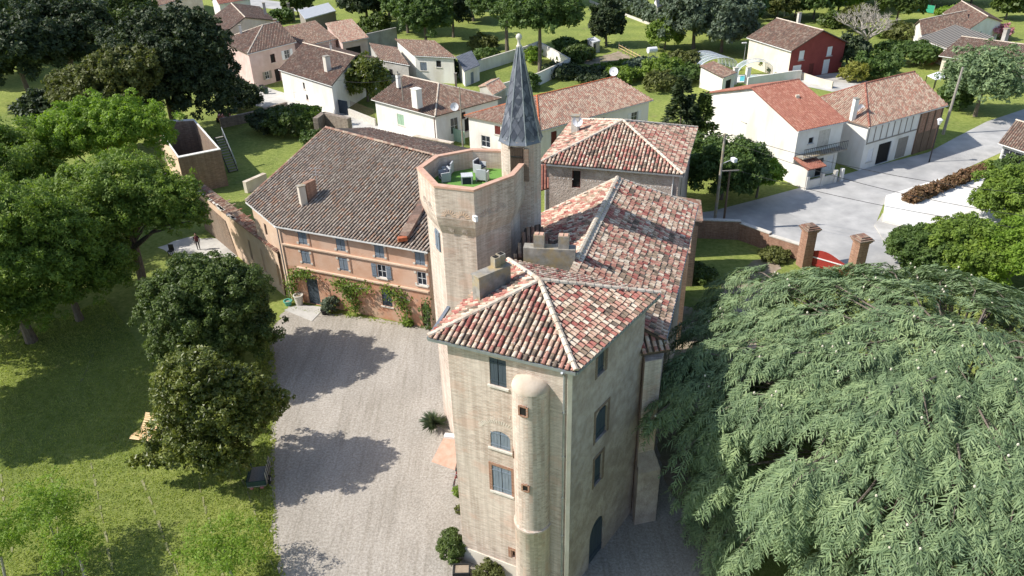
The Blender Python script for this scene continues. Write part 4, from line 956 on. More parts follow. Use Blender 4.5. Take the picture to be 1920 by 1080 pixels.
# roof: front slope, flat back slope
bB1, bB2 = Vector((-14.8, 78.6, 8.2)), Vector((-2.3, 71.0, 8.0))
front = [bP1, bP2, bP3, Vector((-5.4, 51.3, 7.35)), bR2, bR1]; down = bP1 - bR1
rf = MB(); slab(rf, front, 0.14); slab(rf, [bR2, bB2, bB1, bR1], 0.14); bro = rf.build('roof', 'under_dark', barn)
TL = tiles(front, down, 0.30, 0.36, 0.30); tile_parts(bro, TL, 'tile_barn', 0.30, 0.36, 0.30, nparts=300)
tile_parts(bro, tiles([bR2, bB2, bB1, bR1], bB1 - bR1, 0.30, 0.36, 0.4, 3.0), 'tile_brown', 0.30, 0.36, 0.4, nparts=0)
m = MB(); caps(m, bR1 + Vector((0, 0, 0.04)), bR2 + Vector((0, 0, 0.04)), 0.14, 0.4); m.build('ridge_cap', 'tile_pale', bro, True)
m = MB(); caps(m, bP1 + Vector((0, 0, 0.03)), bR1 + Vector((0, 0, 0.03)), 0.13, 0.4); m.build('verge_cap', 'tile_pale', bro, True)
for a, b in ((bP1, bP2), (bP2, bP3)):
    m = MB(); m.bar(a + Vector((0, 0, -0.12)), b + Vector((0, 0, -0.12)), 0.14, 0.12); m.build('gutter', 'zinc_light', barn)
rzb = math.atan2(-(down.normalized().x), down.normalized().y)
c = MB(); cp = Vector((-17.3, 59.0, 0)); c.box(cp + Vector((0, 0, 8.7)), (0.55, 0.5, 1.9), 0.6); ch = c.build('chimney', 'render_light', barn)
m = MB(); m.box(cp + Vector((0.5, 0.75, 8.95)), (0.45, 1.1, 1.6), -0.55); m.build('chimney_back', 'brick_red', ch)
m = MB(); m.box(cp + Vector((0, 0, 9.68)), (0.66, 0.6, 0.08), 0.6); m.build('chimney_cap', 'concrete', ch)
m = MB(); p = cp + Vector((1.0, 1.5, 8.3)); m.tube([p, p + Vector((0, 0, 2.4))], 0.025, 5)
for z, l in ((2.3, 0.5), (2.0, 0.4), (1.7, 0.6)): m.bar(p + Vector((-l, 0.1, z)), p + Vector((l, -0.1, z)), 0.02, 0.02)
m.build('aerial', 'galv', barn)
# mortared rib running down the right of the front slope
pa, pb = Vector((-6.7, 57.6, 9.05)), Vector((-8.2, 52.6, 7.75)); m = MB(); m.bar(pa, pb, 0.75, 0.34); rb = m.build('roof_rib', 'tile_brown', bro)
m = MB(); m.box(pb + Vector((-0.1, -0.2, -0.02)), (0.7, 0.4, 0.3), 0.3); m.build('rib_end', 'tile_orange', rb)
m = MB(); m.box(pa + Vector((0.05, 0.2, 0.35)), (0.45, 0.4, 0.9), 0.3); m.build('rib_chimney', 'concrete', rb)

# ---------------------------------------------------------------- hipped annexe behind the castle
L1, N1, R1h = Vector((2.85, 66.0, 0)), Vector((15.2, 62.1, 0)), Vector((19.3, 74.9, 0)); B1 = L1 + R1h - N1; ZH = 8.5
ann = thing('hipped_annexe', 'grey rendered annexe with pyramid roof of mixed red and cream tiles', 'house', (N1.x, N1.y, 0))
cen = (L1 + N1 + R1h + B1) / 4; ins = lambda p: p + (cen - p) * 0.055
W_ = [ins(p) for p in (L1, N1, R1h, B1)]
w = MB(); aops = [(2.6, 3.4, 6.2, 7.9)]; rops = [(2.6, 3.5, 4.2, 6.9)]
wall(w, W_[0], W_[1], 0, ZH, aops); wall(w, W_[1], W_[2], 0, ZH, rops); wall(w, W_[2], W_[3], 0, ZH); wall(w, W_[3], W_[0], 0, ZH); w.build('wall', 'render_old', ann)
window(ann, W_[0], W_[1], *aops[0], 'dark', 'shutter_red', 0.15); window(ann, W_[1], W_[2], *rops[0], 'dark', 'iron', 0.1)
m = MB(); o_, d_, n_, L_ = wframe(W_[0], W_[1])
for k in range(26):
    if k not in (5, 6): m.box(o_ + d_ * (1.0 + k * 0.42) + n_ * 0.005 + Vector((0, 0, 7.05)), (0.07, 0.02, 0.09), math.atan2(d_.y, d_.x))
m.build('plaster_dots', 'paint_white', ann)
m = MB(); q = W_[0] + n_ * 0.08 + d_ * 0.1; m.tube([q, q + Vector((0, 0, 8.4))], 0.06, 6); q = W_[1] + n_ * 0.08 - d_ * 0.5; m.tube([q, q + Vector((0, 0, 8.4))], 0.06, 6); m.build('downpipe', 'zinc_light', ann)
E4 = [Vector((p.x, p.y, ZH)) for p in (L1, N1, R1h, B1)]; ap = Vector((11.05, 70.8, 10.7))
rf = MB(); TL = []
for i in range(4):
    a, b = E4[i], E4[(i + 1) % 4]; slab(rf, [a, b, ap], 0.14); hh = b - a; TL += tiles([a, b, ap], Vector((hh.y, -hh.x, 0)).normalized() + Vector((0, 0, -0.34)), 0.33, 0.42)
aro = rf.build('roof', 'under', ann); tile_parts(aro, TL, 'tile_castle', 0.33, 0.42, nparts=300)
for e in E4:
    m = MB(); caps(m, e + Vector((0, 0, 0.04)), ap + Vector((0, 0, 0.08)), 0.15, 0.5); m.build('hip_cap', 'cap', aro, True)
for i in range(2):
    m = MB(); m.bar(E4[i] + Vector((0, 0, -0.12)), E4[i + 1] + Vector((0, 0, -0.12)), 0.16, 0.13); m.build('gutter', 'zinc', ann)
ac = Vector((6.71,72.94,9.30)); chimney(ann, ac, 9.0, 10.7, 0.75, 0.6, -0.3, 'stone', 0)
dish('satellite_dish', 'white satellite dish on the stone chimney of the hipped annexe', (ac.x + 0.15, ac.y - 0.45, 9.3), (-0.15, -1, 0.35), 0.5, 0.95)
# open lean-to at the end of the main wing
lt = thing('lean_to_shed', 'narrow brick lean-to with pale tiles between the castle wing and the annexe', 'shed', (15.8, 61, 0))
a_, b_, c_, e_ = Vector((11.5, 57.6, 0)), Vector((15.7, 57.3, 0)), Vector((16.5, 61.4, 0)), Vector((12.4, 61.8, 0))
lt.location = b_
m = MB(); wall(m, a_, b_, 0, 6.2); wall(m, b_, c_, 0, 6.2); wall(m, c_, e_, 0, 6.2); wall(m, e_, a_, 0, 6.2); m.build('wall', 'brick_old', lt)
q = [V3(a_, 7.0), V3(b_ + Vector((0.25, -0.1, 0)), 6.3), V3(c_ + Vector((0.25, 0.1, 0)), 6.3), V3(e_, 7.0)]
m = MB(); slab(m, q, 0.14); r_ = m.build('roof', 'under_pale', lt); m = MB(); strips(m, q, q[1] - q[0], 0.34); tag(m.build('tile_field', 'tile_pale', r_), kind='stuff')

# ---------------------------------------------------------------- village houses
# white house with tall white chimney, west of the spire
h, C, (r0, r1), P = house('village_house', 'white house with brown hipped roof and tall white chimney beyond the orange wing', (-18.81,104.36,4.20), (-9.28,95.58,4.20), (-0.77,103.17,4.20), 4.2, 'gable', 0, 2.2, 0.35, 'white', 'tile_brown', [(0, 0.42, 1.5, 1.4, 1.5, 'shut', 'shutter_green'), (1, 0.28, 1.0, 1.3, 2.2, 'glass', 'paint_white'), (1, 0.5, 0.9, 1.3, 1.8, 'dark', 'shutter_red'), (1, 0.42, 2.7, 0.9, 0.9, 'dark', 'shutter_red')], (False, True))
chimney(h, (-11.69,97.70,5.60), 4.8, 7.2, 1.1, 0.9, -0.8, 'white', 0, cap='white'); chimney(h, (-14.89,104.78,6.20), 5.6, 7.4, 0.45, 0.45, -0.8, 'white', 1, 'concrete')
chimney(h, (-7.01,105.15,5.60), 5.2, 7.2, 0.3, 0.3, 0, 'concrete', 0)
m = MB(); q = C[1]; m.tube([q + Vector((-0.2, -0.15, 0)), q + Vector((-0.2, -0.15, 4.1))], 0.06, 6); m.build('downpipe', 'shutter_red', h)
dish('satellite_dish', 'grey satellite dish at the eave of the white hipped house', (P[1].x + 2.4, P[1].y + 2.0, 4.2), (0, -1, 0.3), 0.55, 0.6)
# long house behind the spire
h, C, (r0, r1), P = house('village_house', 'long white house with pale tiles and bright orange hip ridge behind the spire', (-5.50,94.16,4.60), (3.79,87.37,4.60), (19.34,99.05,4.60), 4.6, 'gable', 1, 2.3, 0.35, 'white', 'tile_pale', [(0, 0.42, 2.9, 0.9, 1.1, 'shut', 'shutter_red'), (0, 0.24, 0.9, 1.4, 1.5, 'glass', 'paint_white'), (1, 0.12, 2.2, 0.9, 1.7, 'shut', 'shutter_red'), (1, 0.3, 2.6, 0.9, 1.2, 'dark', 'shutter_red'), (1, 0.55, 2.2, 0.8, 1.7, 'shut', 'shutter_red'), (1, 0.86, 2.3, 1.2, 1.2, 'open', 'paint_white'), (1, 0.86, 0.4, 1.0, 1.2, 'dark', 'shutter_red')], (True, False), under='under_pale', cap='tile_orange')
dish('satellite_dish', 'white satellite dish on the ridge end of the long pale-roofed house', (r1.x - 0.3, r1.y, r1.z), (-0.3, -1, 0.4), 0.6, 0.7)
# paired gable house by the lane
h, C, (r0, r1), P = house('village_house', 'pale pink house with brown roof and white chimney stack beside the lane', (-35.97,121.51,4.60), (-25.42,110.52,4.60), (-20.72,127.03,4.60), 4.6, 'gable', 0, 2.3, 0.3, 'white', 'tile_brown', [(0, 0.45, 2.6, 0.5, 1.0, 'dark', 'shutter_red'), (0, 0.48, 1.0, 0.6, 0.8, 'dark', 'shutter_red'), (0, 0.25, 0.3, 1.2, 1.2, 'shut', 'paint_white'), (1, 0.55, 1.2, 1.0, 1.4, 'dark', 'shutter'), (1, 0.78, 1.2, 1.0, 1.4, 'shut', 'shutter')])
chimney(h, (-26.93,116.05,6.00), 5.2, 7.6, 0.8, 0.8, -0.8, 'white', 0, cap='concrete'); chimney(h, (-27.69,123.58,6.40), 6, 7.8, 0.3, 0.3, 0, 'white', 1, 'concrete')
h, C, (r0, r1), P = house('house_extension', 'low brown-roofed extension behind the pale pink lane house', (-21.34,130.71,3.60), (-15.83,126.33,3.60), (-18.90,135.22,3.60), 3.6, 'shed', 0, 1.0, 0.25, 'grey_render', 'tile_brown', [(0, 0.35, 1.2, 0.8, 1.1, 'dark', 'shutter')])
# pink corner house and its two annexes
h, C, (r0, r1), P = house('village_house', 'pink corner house with hipped brown roof at the bend of the lane', (-50.73,139.04,5.80), (-42.40,127.63,5.80), (-36.39,136.37,5.80), 5.8, 'gable', 1, 2.4, 0.35, 'pink', 'tile_brown', [(0, 0.35, 3.2, 0.9, 1.3, 'shut', 'shutter_red'), (0, 0.4, 0.9, 0.9, 1.3, 'shut', 'shutter_red'), (1, 0.48, 3.3, 1.0, 1.4, 'dark', 'shutter_red'), (1, 0.8, 3.3, 1.2, 1.5, 'open', 'paint_white'), (1, 0.52, 0.02, 1.1, 2.1, 'dark', 'shutter_red'), (1, 0.3, 0.9, 0.9, 1.3, 'open', 'wood_grey')], (True, False))
chimney(h, (-46.47,138.61,6.60), 6.4, 8.4, 0.4, 0.4, 0.3, 'white', 0); chimney(h, (-41.09,141.89,7.20), 6.5, 8.6, 0.6, 0.6, 0.3, 'brick_red', 0)
house('house_annexe', 'low pink annexe with brown roof joined to the pink corner house', (-41.65,147.58,4.40), (-36.11,139.09,4.40), (-31.19,145.29,4.40), 4.4, 'shed', 1, 1.8, 0.3, 'pink', 'tile_brown', [(1, 0.25, 1.4, 0.7, 1.2, 'glass', 'paint_white'), (1, 0.55, 2.4, 0.8, 0.8, 'dark', 'shutter_red')])
house('open_barn', 'open-fronted barn with pale brown tiles beside the grey garden wall', (-34.46,151.62,4.20), (-29.90,142.40,4.20), (-25.46,146.51,4.20), 4.2, 'shed', 1, 1.8, 0.3, 'pink', 'tile_pale', [(1, 0.4, 0.1, 3.2, 2.9, 'dark', 'wood')], cat='barn', under='under_pale')
def plain_wall(name, label, pts, h, mat='grey_render', thick=0.3, cap=None, z0=0.0, group=None, cat='wall'):
    t = thing(name, label, cat, (pts[0][0], pts[0][1], z0), group)
    for a, b in zip(pts, pts[1:]):
        a, b = V3(a[:2], z0), V3(b[:2], z0); m = MB(); m.bar(a + Vector((0, 0, h / 2)), b + Vector((0, 0, h / 2)), thick, h); m.build('wall_section', mat, t)
        if cap: m = MB(); m.bar(a + Vector((0, 0, h + 0.04)), b + Vector((0, 0, h + 0.04)), thick + 0.08, 0.08); m.build('coping', cap, t)
    return t
plain_wall('garden_wall', 'stained grey blockwork wall beside the open barn', [(-27.33,148.86), (-21.56,155.59)], 4.2, 'grey_render')
h, C, (r0, r1), P = house('village_house', 'small white house with brown lean-to roof and dark shutters', (-19.47,137.50,4.40), (-15.39,129.61,4.40), (-8.12,127.22,4.40), 4.4, 'shed', 1, 1.2, 0.35, 'white', 'tile_brown', [(1, 0.2, 1.9, 1.2, 1.4, 'shut', 'shutter'), (1, 0.6, 2.6, 0.9, 1.1, 'dark', 'shutter')])
h, C, (r0, r1), P = house('garden_shed', 'small dark-roofed garden shed with grey door by the lawn', (-8.47,132.05,2.60), (-6.91,125.21,2.60), (-4.39,129.30,2.60), 2.6, 'shed', 1, 0.9, 0.2, 'white', 'lead', [(1, 0.5, 0.02, 0.9, 1.9, 'door', 'shutter')], cat='shed')
h, C, (r0, r1), P = house('outbuilding', 'little tiled outbuilding beside the white hipped house', (-4.31,115.69,2.60), (-1.99,110.71,2.60), (-0.00,114.65,2.60), 2.6, 'gable', 1, 0.8, 0.2, 'grey_render', 'tile_pale', under='under_pale', cat='shed')
h, C, (r0, r1), P = house('village_house', 'beige gabled house with dark brown roof above the pink house', (-60.73,160.60,5.20), (-52.66,143.14,5.20), (-46.56,160.90,5.20), 5.2, 'gable', 0, 2.2, 0.3, 'cream', 'tile_brown', [(1, 0.5, 2.0, 0.8, 1.0, 'dark', 'shutter_red')])
chimney(h, (-49.03,163.33,6.50), 6, 8.2, 0.5, 0.5, 0.2, 'grey_render', 0)
h, C, (r0, r1), P = house('village_house', 'cream house with a brown roof at the top left behind dark trees', (-95.70,186.46,5.40), (-82.90,167.30,5.40), (-73.49,196.79,5.40), 5.4, 'gable', 1, 2.2, 0.4, 'cream', 'tile_brown', [(0, 0.5, 1.2, 1.2, 1.6, 'glass', 'paint_white'), (1, 0.15, 1.4, 1.0, 1.6, 'dark', 'shutter')])
house('metal_shed', 'long shed with pale corrugated roof and grey boarded sides', (-46.47,179.68,3.20), (-43.49,172.81,3.20), (-38.59,182.58,3.20), 3.2, 'shed', 1, 0.7, 0.2, 'wood_grey', 'galv', cat='shed', under='galv')
for k, (p, lab) in enumerate((((-51.41,190.46), 'tall pale concrete post left of the metal shed'), ((-50.15,188.93), 'shorter concrete post against the metal shed'))):
    t = thing('concrete_post', lab, 'post', p, 'concrete posts by the metal shed'); m = MB(); m.box((p[0], p[1], 1.9 - k * 0.4), (0.5, 0.5, 3.8 - 0.8 * k)); m.build('shaft', 'concrete', t); m = MB(); m.box((p[0], p[1], 3.85 - k * 0.8), (0.7, 0.7, 0.15)); m.build('cap', 'concrete', t)
h, C, (r0, r1), P = house('village_house', 'white building with dark windows at the very top left', (-69.52,190.83,5.00), (-65.62,184.25,5.00), (-60.16,190.86,5.00), 5, 'gable', 1, 1.6, 0.2, 'white', 'tile_red', [(1, 0.4, 1.5, 1.4, 1.6, 'dark', 'shutter'), (1, 0.8, 1.5, 1.4, 1.6, 'dark', 'shutter')])
# walled garden with pine
plain_wall('garden_wall', 'white wall round the walled garden behind the spire', [(-5.55,134.19), (3.66,145.30), (6.35,149.45), (11.15,134.68), (5.29,125.25), (-0.88,118.82)], 2.0, 'white', 0.25, 'stone')
# big white house on the street
h, C, (r0, r1), P = house('street_house', 'big white gabled house with red tile roof and balcony on the street', (25.29,95.98,6.20), (31.71,79.89,6.20), (38.35,82.95,6.20), 6.2, 'gable', 1, 2.7, 0.3, 'white', 'tile_red', [(1, 0.32, 4.3, 0.7, 0.7, 'dark', 'shutter'), (1, 0.6, 3.4, 1.7, 2.2, 'shut', 'stone'), (1, 0.62, 0.02, 1.0, 2.2, 'dark', 'shutter'), (1, 0.85, 0.4, 1.0, 1.9, 'shut', 'paint_white'), (0, 0.45, 4.6, 0.9, 0.9, 'shut', 'paint_white')], under='under_red', cap='tile_red', cw=0.3)
o_, d_, n_, L_ = wframe(C[1], C[2])
m = MB(); m.prism([o_ + d_ * 0.2, o_ + d_ * L_, o_ + d_ * L_ + n_ * 1.2, o_ + d_ * 0.2 + n_ * 1.2][::-1], (0, 0, 0.15))
for i in range(len(m.v)): m.v[i] = (m.v[i][0], m.v[i][1], m.v[i][2] + 3.1)
bal = m.build('balcony', 'concrete', h)
for k in range(24):
    u = 0.25 + (L_ - 0.3) * k / 23; m = MB(); p = o_ + d_ * u + n_ * 1.15 + Vector((0, 0, 3.25)); m.bar(p, p + Vector((0, 0, 0.95)), 0.03, 0.03); m.build('baluster', 'iron', bal)
m = MB(); m.bar(o_ + d_ * 0.2 + n_ * 1.15 + Vector((0, 0, 4.22)), o_ + d_ * L_ + n_ * 1.15 + Vector((0, 0, 4.22)), 0.06, 0.05); m.build('handrail', 'iron', bal)
# tiled porch at the corner
pq = [o_ + d_ * -0.1 + n_ * 2.4 + Vector((0, 0, 2.4)), o_ + d_ * 2.6 + n_ * 2.4 + Vector((0, 0, 2.4)), o_ + d_ * 2.6 + Vector((0, 0, 3.05)), o_ + d_ * -0.1 + Vector((0, 0, 3.05))]
m = MB(); slab(m, pq, 0.12); pr = m.build('porch_roof', 'under_red', h); m = MB(); strips(m, pq, pq[0] - pq[3], 0.28); tag(m.build('tile_field', 'tile_red', pr), kind='stuff')
m = MB(); m.bar(o_ + d_ * 0.05 + Vector((0, 0, 1.15)), o_ + d_ * 0.05 + n_ * 2.3 + Vector((0, 0, 1.15)), 0.2, 2.3); m.bar(o_ + d_ * 0.16 + n_ * 2.2 + Vector((0, 0, 0.5)), o_ + d_ * 4.4 + n_ * 2.2 + Vector((0, 0, 0.5)), 0.2, 1.0); m.build('porch_wall', 'white', h)
for u in (0.2, 2.4, 4.4, 5.4): m = MB(); m.box(o_ + d_ * u + n_ * 2.25 + Vector((0, 0, 0.75)), (0.35, 0.35, 1.5), math.atan2(d_.y, d_.x)); m.build('porch_pier', 'white', h)
m = MB(); m.box((33.63,86.73,8.00), (0.4, 0.3, 0.5)); m.build('roof_vent', 'cream', h)
# next house along the street
h, C, (r0, r1), P = house('street_house', 'street house with mottled brown roof, white upper panels and brick end bay', (35.69, 92.26), (40.99,83.11,5.40), (53.79,90.61,5.40), 5.4, 'gable', 1, 3.0, 0.3, 'white', 'tile_pale', [(1, 0.28, 0.05, 2.4, 2.6, 'dark', 'shutter'), (1, 0.52, 0.05, 2.0, 2.6, 'shut', 'wood_grey'), (1, 0.1, 0.8, 1.0, 1.6, 'shut', 'paint_white')], (True, False), under='under_pale', cap='tile_red')
o_, d_, n_, L_ = wframe(C[1], C[2])
for k in range(8): m = MB(); u = 0.3 + k * 1.15; m.bar(o_ + d_ * u + n_ * 0.02 + Vector((0, 0, 3.3)), o_ + d_ * u + n_ * 0.02 + Vector((0, 0, 5.1)), 0.12, 0.06, n_); m.build('timber', 'wood_grey', h)
m = MB(); m.bar(o_ + d_ * 0.2 + n_ * 0.035 + Vector((0, 0, 3.2)), o_ + d_ * 9.6 + n_ * 0.035 + Vector((0, 0, 3.2)), 0.07, 0.14); m.build('rail', 'wood_grey', h)
m = MB(); m.prism([o_ + d_ * 9.7 + n_ * 0.004, o_ + d_ * (L_ + 0.02) + n_ * 0.004, o_ + d_ * (L_ + 0.02) + n_ * 0.06, o_ + d_ * 9.7 + n_ * 0.06][::-1], (0, 0, 5.2)); bay = m.build('brick_bay', 'brick_red', h)
for u in (9.8, 11.2, 12.6, 14.0): m = MB(); m.bar(o_ + d_ * u + n_ * 0.1 + Vector((0, 0, 0)), o_ + d_ * u + n_ * 0.1 + Vector((0, 0, 5.2)), 0.16, 0.1, n_); m.build('timber_post', 'wood', bay)
m = MB(); m.prism([o_ + d_ * 10.0 + n_ * 0.062, o_ + d_ * 13.6 + n_ * 0.062, o_ + d_ * 13.6 + n_ * 0.09, o_ + d_ * 10.0 + n_ * 0.09][::-1], (0, 0, 2.6)); m.build('barn_door', 'wood', bay)
chimney(h, (39.96,85.45,6.20), 5.4, 8.0, 0.5, 0.5, 0.2, 'white', 0); 
dish('satellite_dish', 'white satellite dish beside the chimney of the street house', (41.14,86.43,6.00), (0, -1, 0.3), 0.45, 0.6)
t = thing('roof_window', 'dark open roof window on the hip of the street house', 'roof window', (40.56,89.85,6.30)); o = Vector(t.location); m = MB(); m.box(o + Vector((0, 0, 0.25)), (1.2, 0.9, 0.12), 0.8, 0.5); m.build('sash', 'iron', t); m = MB(); m.box(o + Vector((0, 0, 0.33)), (1.0, 0.7, 0.04), 0.8, 0.5); m.build('pane', 'galv', t)
# red house
h, C, (r0, r1), P = house('red_house', 'dark red house with brown gable roof and white shutters', (41.79,134.94,4.80), (45.80,123.71,4.80), (57.05,128.72,4.80), 4.8, 'gable', 0, 2.6, 0.4, 'red_wall', 'tile_brown', [(1, 0.2, 3.0, 1.1, 1.5, 'shut', 'paint_white'), (1, 0.72, 3.0, 1.1, 1.5, 'shut', 'paint_white'), (1, 0.15, 0.05, 1.8, 2.2, 'door', 'paint_white'), (1, 0.42, 0.05, 1.0, 2.1, 'door', 'shutter_red'), (1, 0.7, 0.05, 1.4, 2.4, 'shut', 'paint_white')])
m = MB(); a, b = C[0], C[1]; o_, d_, n_, L_ = wframe(a, b); m.prism([o_ + n_ * 0.004, o_ + d_ * L_ + n_ * 0.004, o_ + d_ * L_ + n_ * 0.05, o_ + n_ * 0.05][::-1], (0, 0, 4.6)); m.build('cream_side', 'cream', h)
chimney(h, (50.82,136.20,7.00), 6.6, 8.4, 0.5, 0.5, 0.3, 'stone', 0)
# pool enclosure, pool house, pool
pe = thing('pool_enclosure', 'arched clear pool enclosure with white ribs', 'pool cover', (36.13,130.49)); o = Vector(pe.location)
ax = Vector((0.93, 0.36, 0)).normalized(); ay = Vector((-ax.y, ax.x, 0))
for k in range(6):
    m = MB(); c_ = o + ay * (k * 1.1); m.tube([c_ + ax * (4.1 * math.cos(math.pi * j / 12) * (1 if True else 1)) + Vector((0, 0, 2.5 * math.sin(math.pi * j / 12) ** 0.7)) for j in range(13)], 0.09, 6); m.build('rib', 'paint_white', pe)
for k in range(5):
    m = MB()
    for j in range(12):
        f = lambda jj, kk: o + ay * (kk * 1.1) + ax * (4.08 * math.cos(math.pi * jj / 12)) + Vector((0, 0, 2.46 * math.sin(math.pi * jj / 12) ** 0.7))
        m.poly([f(j, k), f(j + 1, k), f(j + 1, k + 1), f(j, k + 1)])
    m.build('panel', 'poly', pe)
house('pool_house', 'small pool house with brown roof and stained white wall', (30.70,121.45,2.70), (33.25,116.50,2.70), (36.19,119.49,2.70), 2.7, 'shed', 1, 0.7, 0.2, 'white', 'tile_brown', [(1, 0.5, 0.05, 1.6, 1.9, 'dark', 'wood')], cat='shed')
t = thing('swimming_pool', 'bright turquoise swimming pool beside the pool house', 'pool', (39.46,124.48)); o = Vector(t.location)
m = MB(); m.prism([Vector((*p, 0.02)) for p in ((37.40,123.34), (45.40,123.87), (46.02,127.99), (39.02,128.01))], (0, 0, 0.12)); m.build('coping', 'pale_slab', t)
m = MB(); m.poly([Vector((*p, 0.145)) for p in ((38.09,123.94), (42.96,124.46), (43.44,127.19), (39.18,127.28))]); m.build('water', 'water', t)
t = thing('pool_canopy', 'pale blue arched canopy over the pool end', 'canopy', (41.66,128.45)); o = Vector(t.location); m = MB()
for j in range(8):
    f = lambda jj, s: o + Vector((3.2 * math.cos(math.pi * jj / 8), s + 0.8 * math.cos(math.pi * jj / 8), 2.4 * math.sin(math.pi * jj / 8) ** 0.6))
    m.poly([f(j, -1), f(j + 1, -1), f(j + 1, 1), f(j, 1)])
m.build('panel', 'poly', t)
for s in (-1, 1): m = MB(); m.tube([o + Vector((3.2 * math.cos(math.pi * j / 10), s + 0.8 * math.cos(math.pi * j / 10), 2.42 * math.sin(math.pi * j / 10) ** 0.6)) for j in range(11)], 0.08, 5); m.build('rib', 'paint_white', t)
for p, lab in (((36.89,122.73), 'white gate pier left of the pool steps'), ((39.00,122.84), 'white gate pier right of the pool steps')):
    t = thing('gate_pier', lab, 'pier', p, 'white piers before the pool'); m = MB(); m.box((p[0], p[1], 1.3), (0.7, 0.5, 2.6), 0.3); m.build('shaft', 'white', t); m = MB(); m.box((p[0], p[1], 2.65), (0.82, 0.62, 0.1), 0.3); m.build('cap', 'stone', t)
plain_wall('garden_wall', 'low white wall between the pool and the white gabled house', [(38.37,120.62), (46.24,123.78), (48.16,124.26)], 1.6, 'white', 0.25)
plain_wall('garden_wall', 'cream wall along the forecourt of the red house', [(47.41,127.84), (49.75,121.42), (51.29,118.69)], 1.1, 'cream', 0.25)
# upper right houses
house('village_house', 'white house with patchy brown roof beside the bare tree', (77.18,148.08,3.40), (74.67,139.55,3.40), (87.67,147.69,3.40), 3.4, 'gable', 1, 1.8, 0.35, 'white', 'tile_brown', [(0, 0.5, 1.0, 1.0, 1.4, 'shut', 'paint_white'), (1, 0.8, 0.8, 1.2, 1.5, 'dark', 'shutter')])
house('village_house', 'low house with dark reddish-brown roof behind the patchy-roofed house', (88.82,159.87,3.40), (84.85,143.00,3.40), (95.15,149.83,3.40), 3.4, 'gable', 0, 1.6, 0.35, 'white', 'tile_brown', [(1, 0.4, 0.8, 1.4, 1.6, 'glass', 'paint_white')], under='under_red')
house('flat_shed', 'shed with grey sheet roof joined to the low white houses', (73.87,138.88,3.00), (74.99,127.70,3.00), (84.94,134.80,3.00), 3.0, 'shed', 0, 0.7, 0.3, 'white', 'wood_grey', [(0, 0.3, 0.8, 1.2, 1.4, 'glass', 'paint_white'), (0, 0.7, 0.8, 1.6, 1.4, 'shut', 'paint_white')], under='concrete', cat='shed', cw=0.6)
h, C, (r0, r1), P = house('village_house', 'cream house with wide brown roof and open porch at the right edge', (69.53,123.33,3.60), (78.01,113.94,3.60), (89.69,124.01,3.60), 3.6, 'gable', 0, 1.8, 0.5, 'cream', 'tile_brown', [(0, 0.2, 0.05, 3.4, 2.8, 'dark', 'wood'), (0, 0.7, 0.8, 1.4, 1.4, 'glass', 'paint_white')])
chimney(h, (80.89,125.61,5.00), 4.8, 7.0, 0.7, 0.7, 0.3, 'grey_render', 0)
h, C, (r0, r1), P = house('conservatory_house', 'house with white glazed veranda and brown roof at the right edge', (55.73,82.26,3.40), (58.37,75.67,3.40), (65.53,82.58,3.40), 3.4, 'gable', 0, 1.5, 0.5, 'white', 'tile_brown', [(0, 0.15, 1.3, 1.5, 1.6, 'glass', 'paint_white'), (0, 0.38, 1.3, 1.5, 1.6, 'glass', 'paint_white'), (0, 0.6, 1.3, 1.5, 1.6, 'glass', 'paint_white'), (0, 0.83, 1.3, 1.5, 1.6, 'glass', 'paint_white'), (3, 0.8, 1.3, 1.5, 1.6, 'glass', 'paint_white')])
t = thing('pergola', 'pale green roofed open shelter at the top of the view', 'shelter', (58.78,188.41)); o = Vector(t.location)
q = [Vector(p) for p in ((54.61,182.01,2.80), (55.12,176.12,2.60), (63.41,179.01,2.60), (64.32,186.44,2.80))]; m = MB(); slab(m, q, 0.12); m.build('roof', 'pale_slab', t)
for p in q: m = MB(); m.bar((p.x, p.y, 0), (p.x, p.y, p.z - 0.13), 0.25, 0.25); m.build('post', 'paint_white', t)
t = thing('garden_canopy', 'white fabric garden canopy on dark posts behind the street house', 'canopy', (66.33,115.96)); o = Vector(t.location)
m = MB(); a, b, c, d = [Vector(p) for p in ((63.81,114.99,2.60), (64.27,113.20,2.40), (66.48,113.83,2.50), (66.75,117.30,2.60))]; mid = (a + b + c + d) / 4 + Vector((0, 0, 0.4))
for x, y in ((a, b), (b, c), (c, d), (d, a)): m.poly([x, y, mid])
m.build('canopy', 'canvas', t)
for p in (a, b, c, d): m = MB(); m.bar((p.x, p.y, 0), p, 0.08, 0.08); m.build('post', 'iron', t)
h = house('tool_shed', 'small galvanised tool shed with open dark door in the kitchen garden', (15.60,148.77,2.10), (16.51,146.75,2.10), (18.11,148.46,2.10), 2.1, 'shed', 1, 0.3, 0.1, 'galv', 'galv', [(1, 0.3, 0.05, 0.7, 1.8, 'dark', 'galv')], under='galv', cat='shed')
t = thing('garden_tank', 'white tank on legs by the vegetable garden fence', 'tank', (26.71,140.96)); o = Vector(t.location); m = MB(); m.tube([o + Vector((-0.8, 0, 1.7)), o + Vector((0.8, 0.5, 1.7))], 0.55, 12); m.build('tank', 'paint_white', t)
for sx in (-0.6, 0.6): m = MB(); m.bar(o + Vector((sx, 0.2, 0)), o + Vector((sx, 0.2, 1.25)), 0.1, 0.1); m.build('leg', 'galv', t)
plain_wall('field_wall', 'low white kerb wall along the edge of the green field', [(21.78,204.90), (27.04,188.15), (33.14,168.77)], 0.5, 'stone', 0.3)
house('white_barn', 'white building peeping behind the hedge at the top of the field', (33.55,179.21,4.00), (32.80,171.03,4.00), (37.46,177.16,4.00), 4, 'gable', 1, 1.2, 0.2, 'white', 'lead', cat='barn')
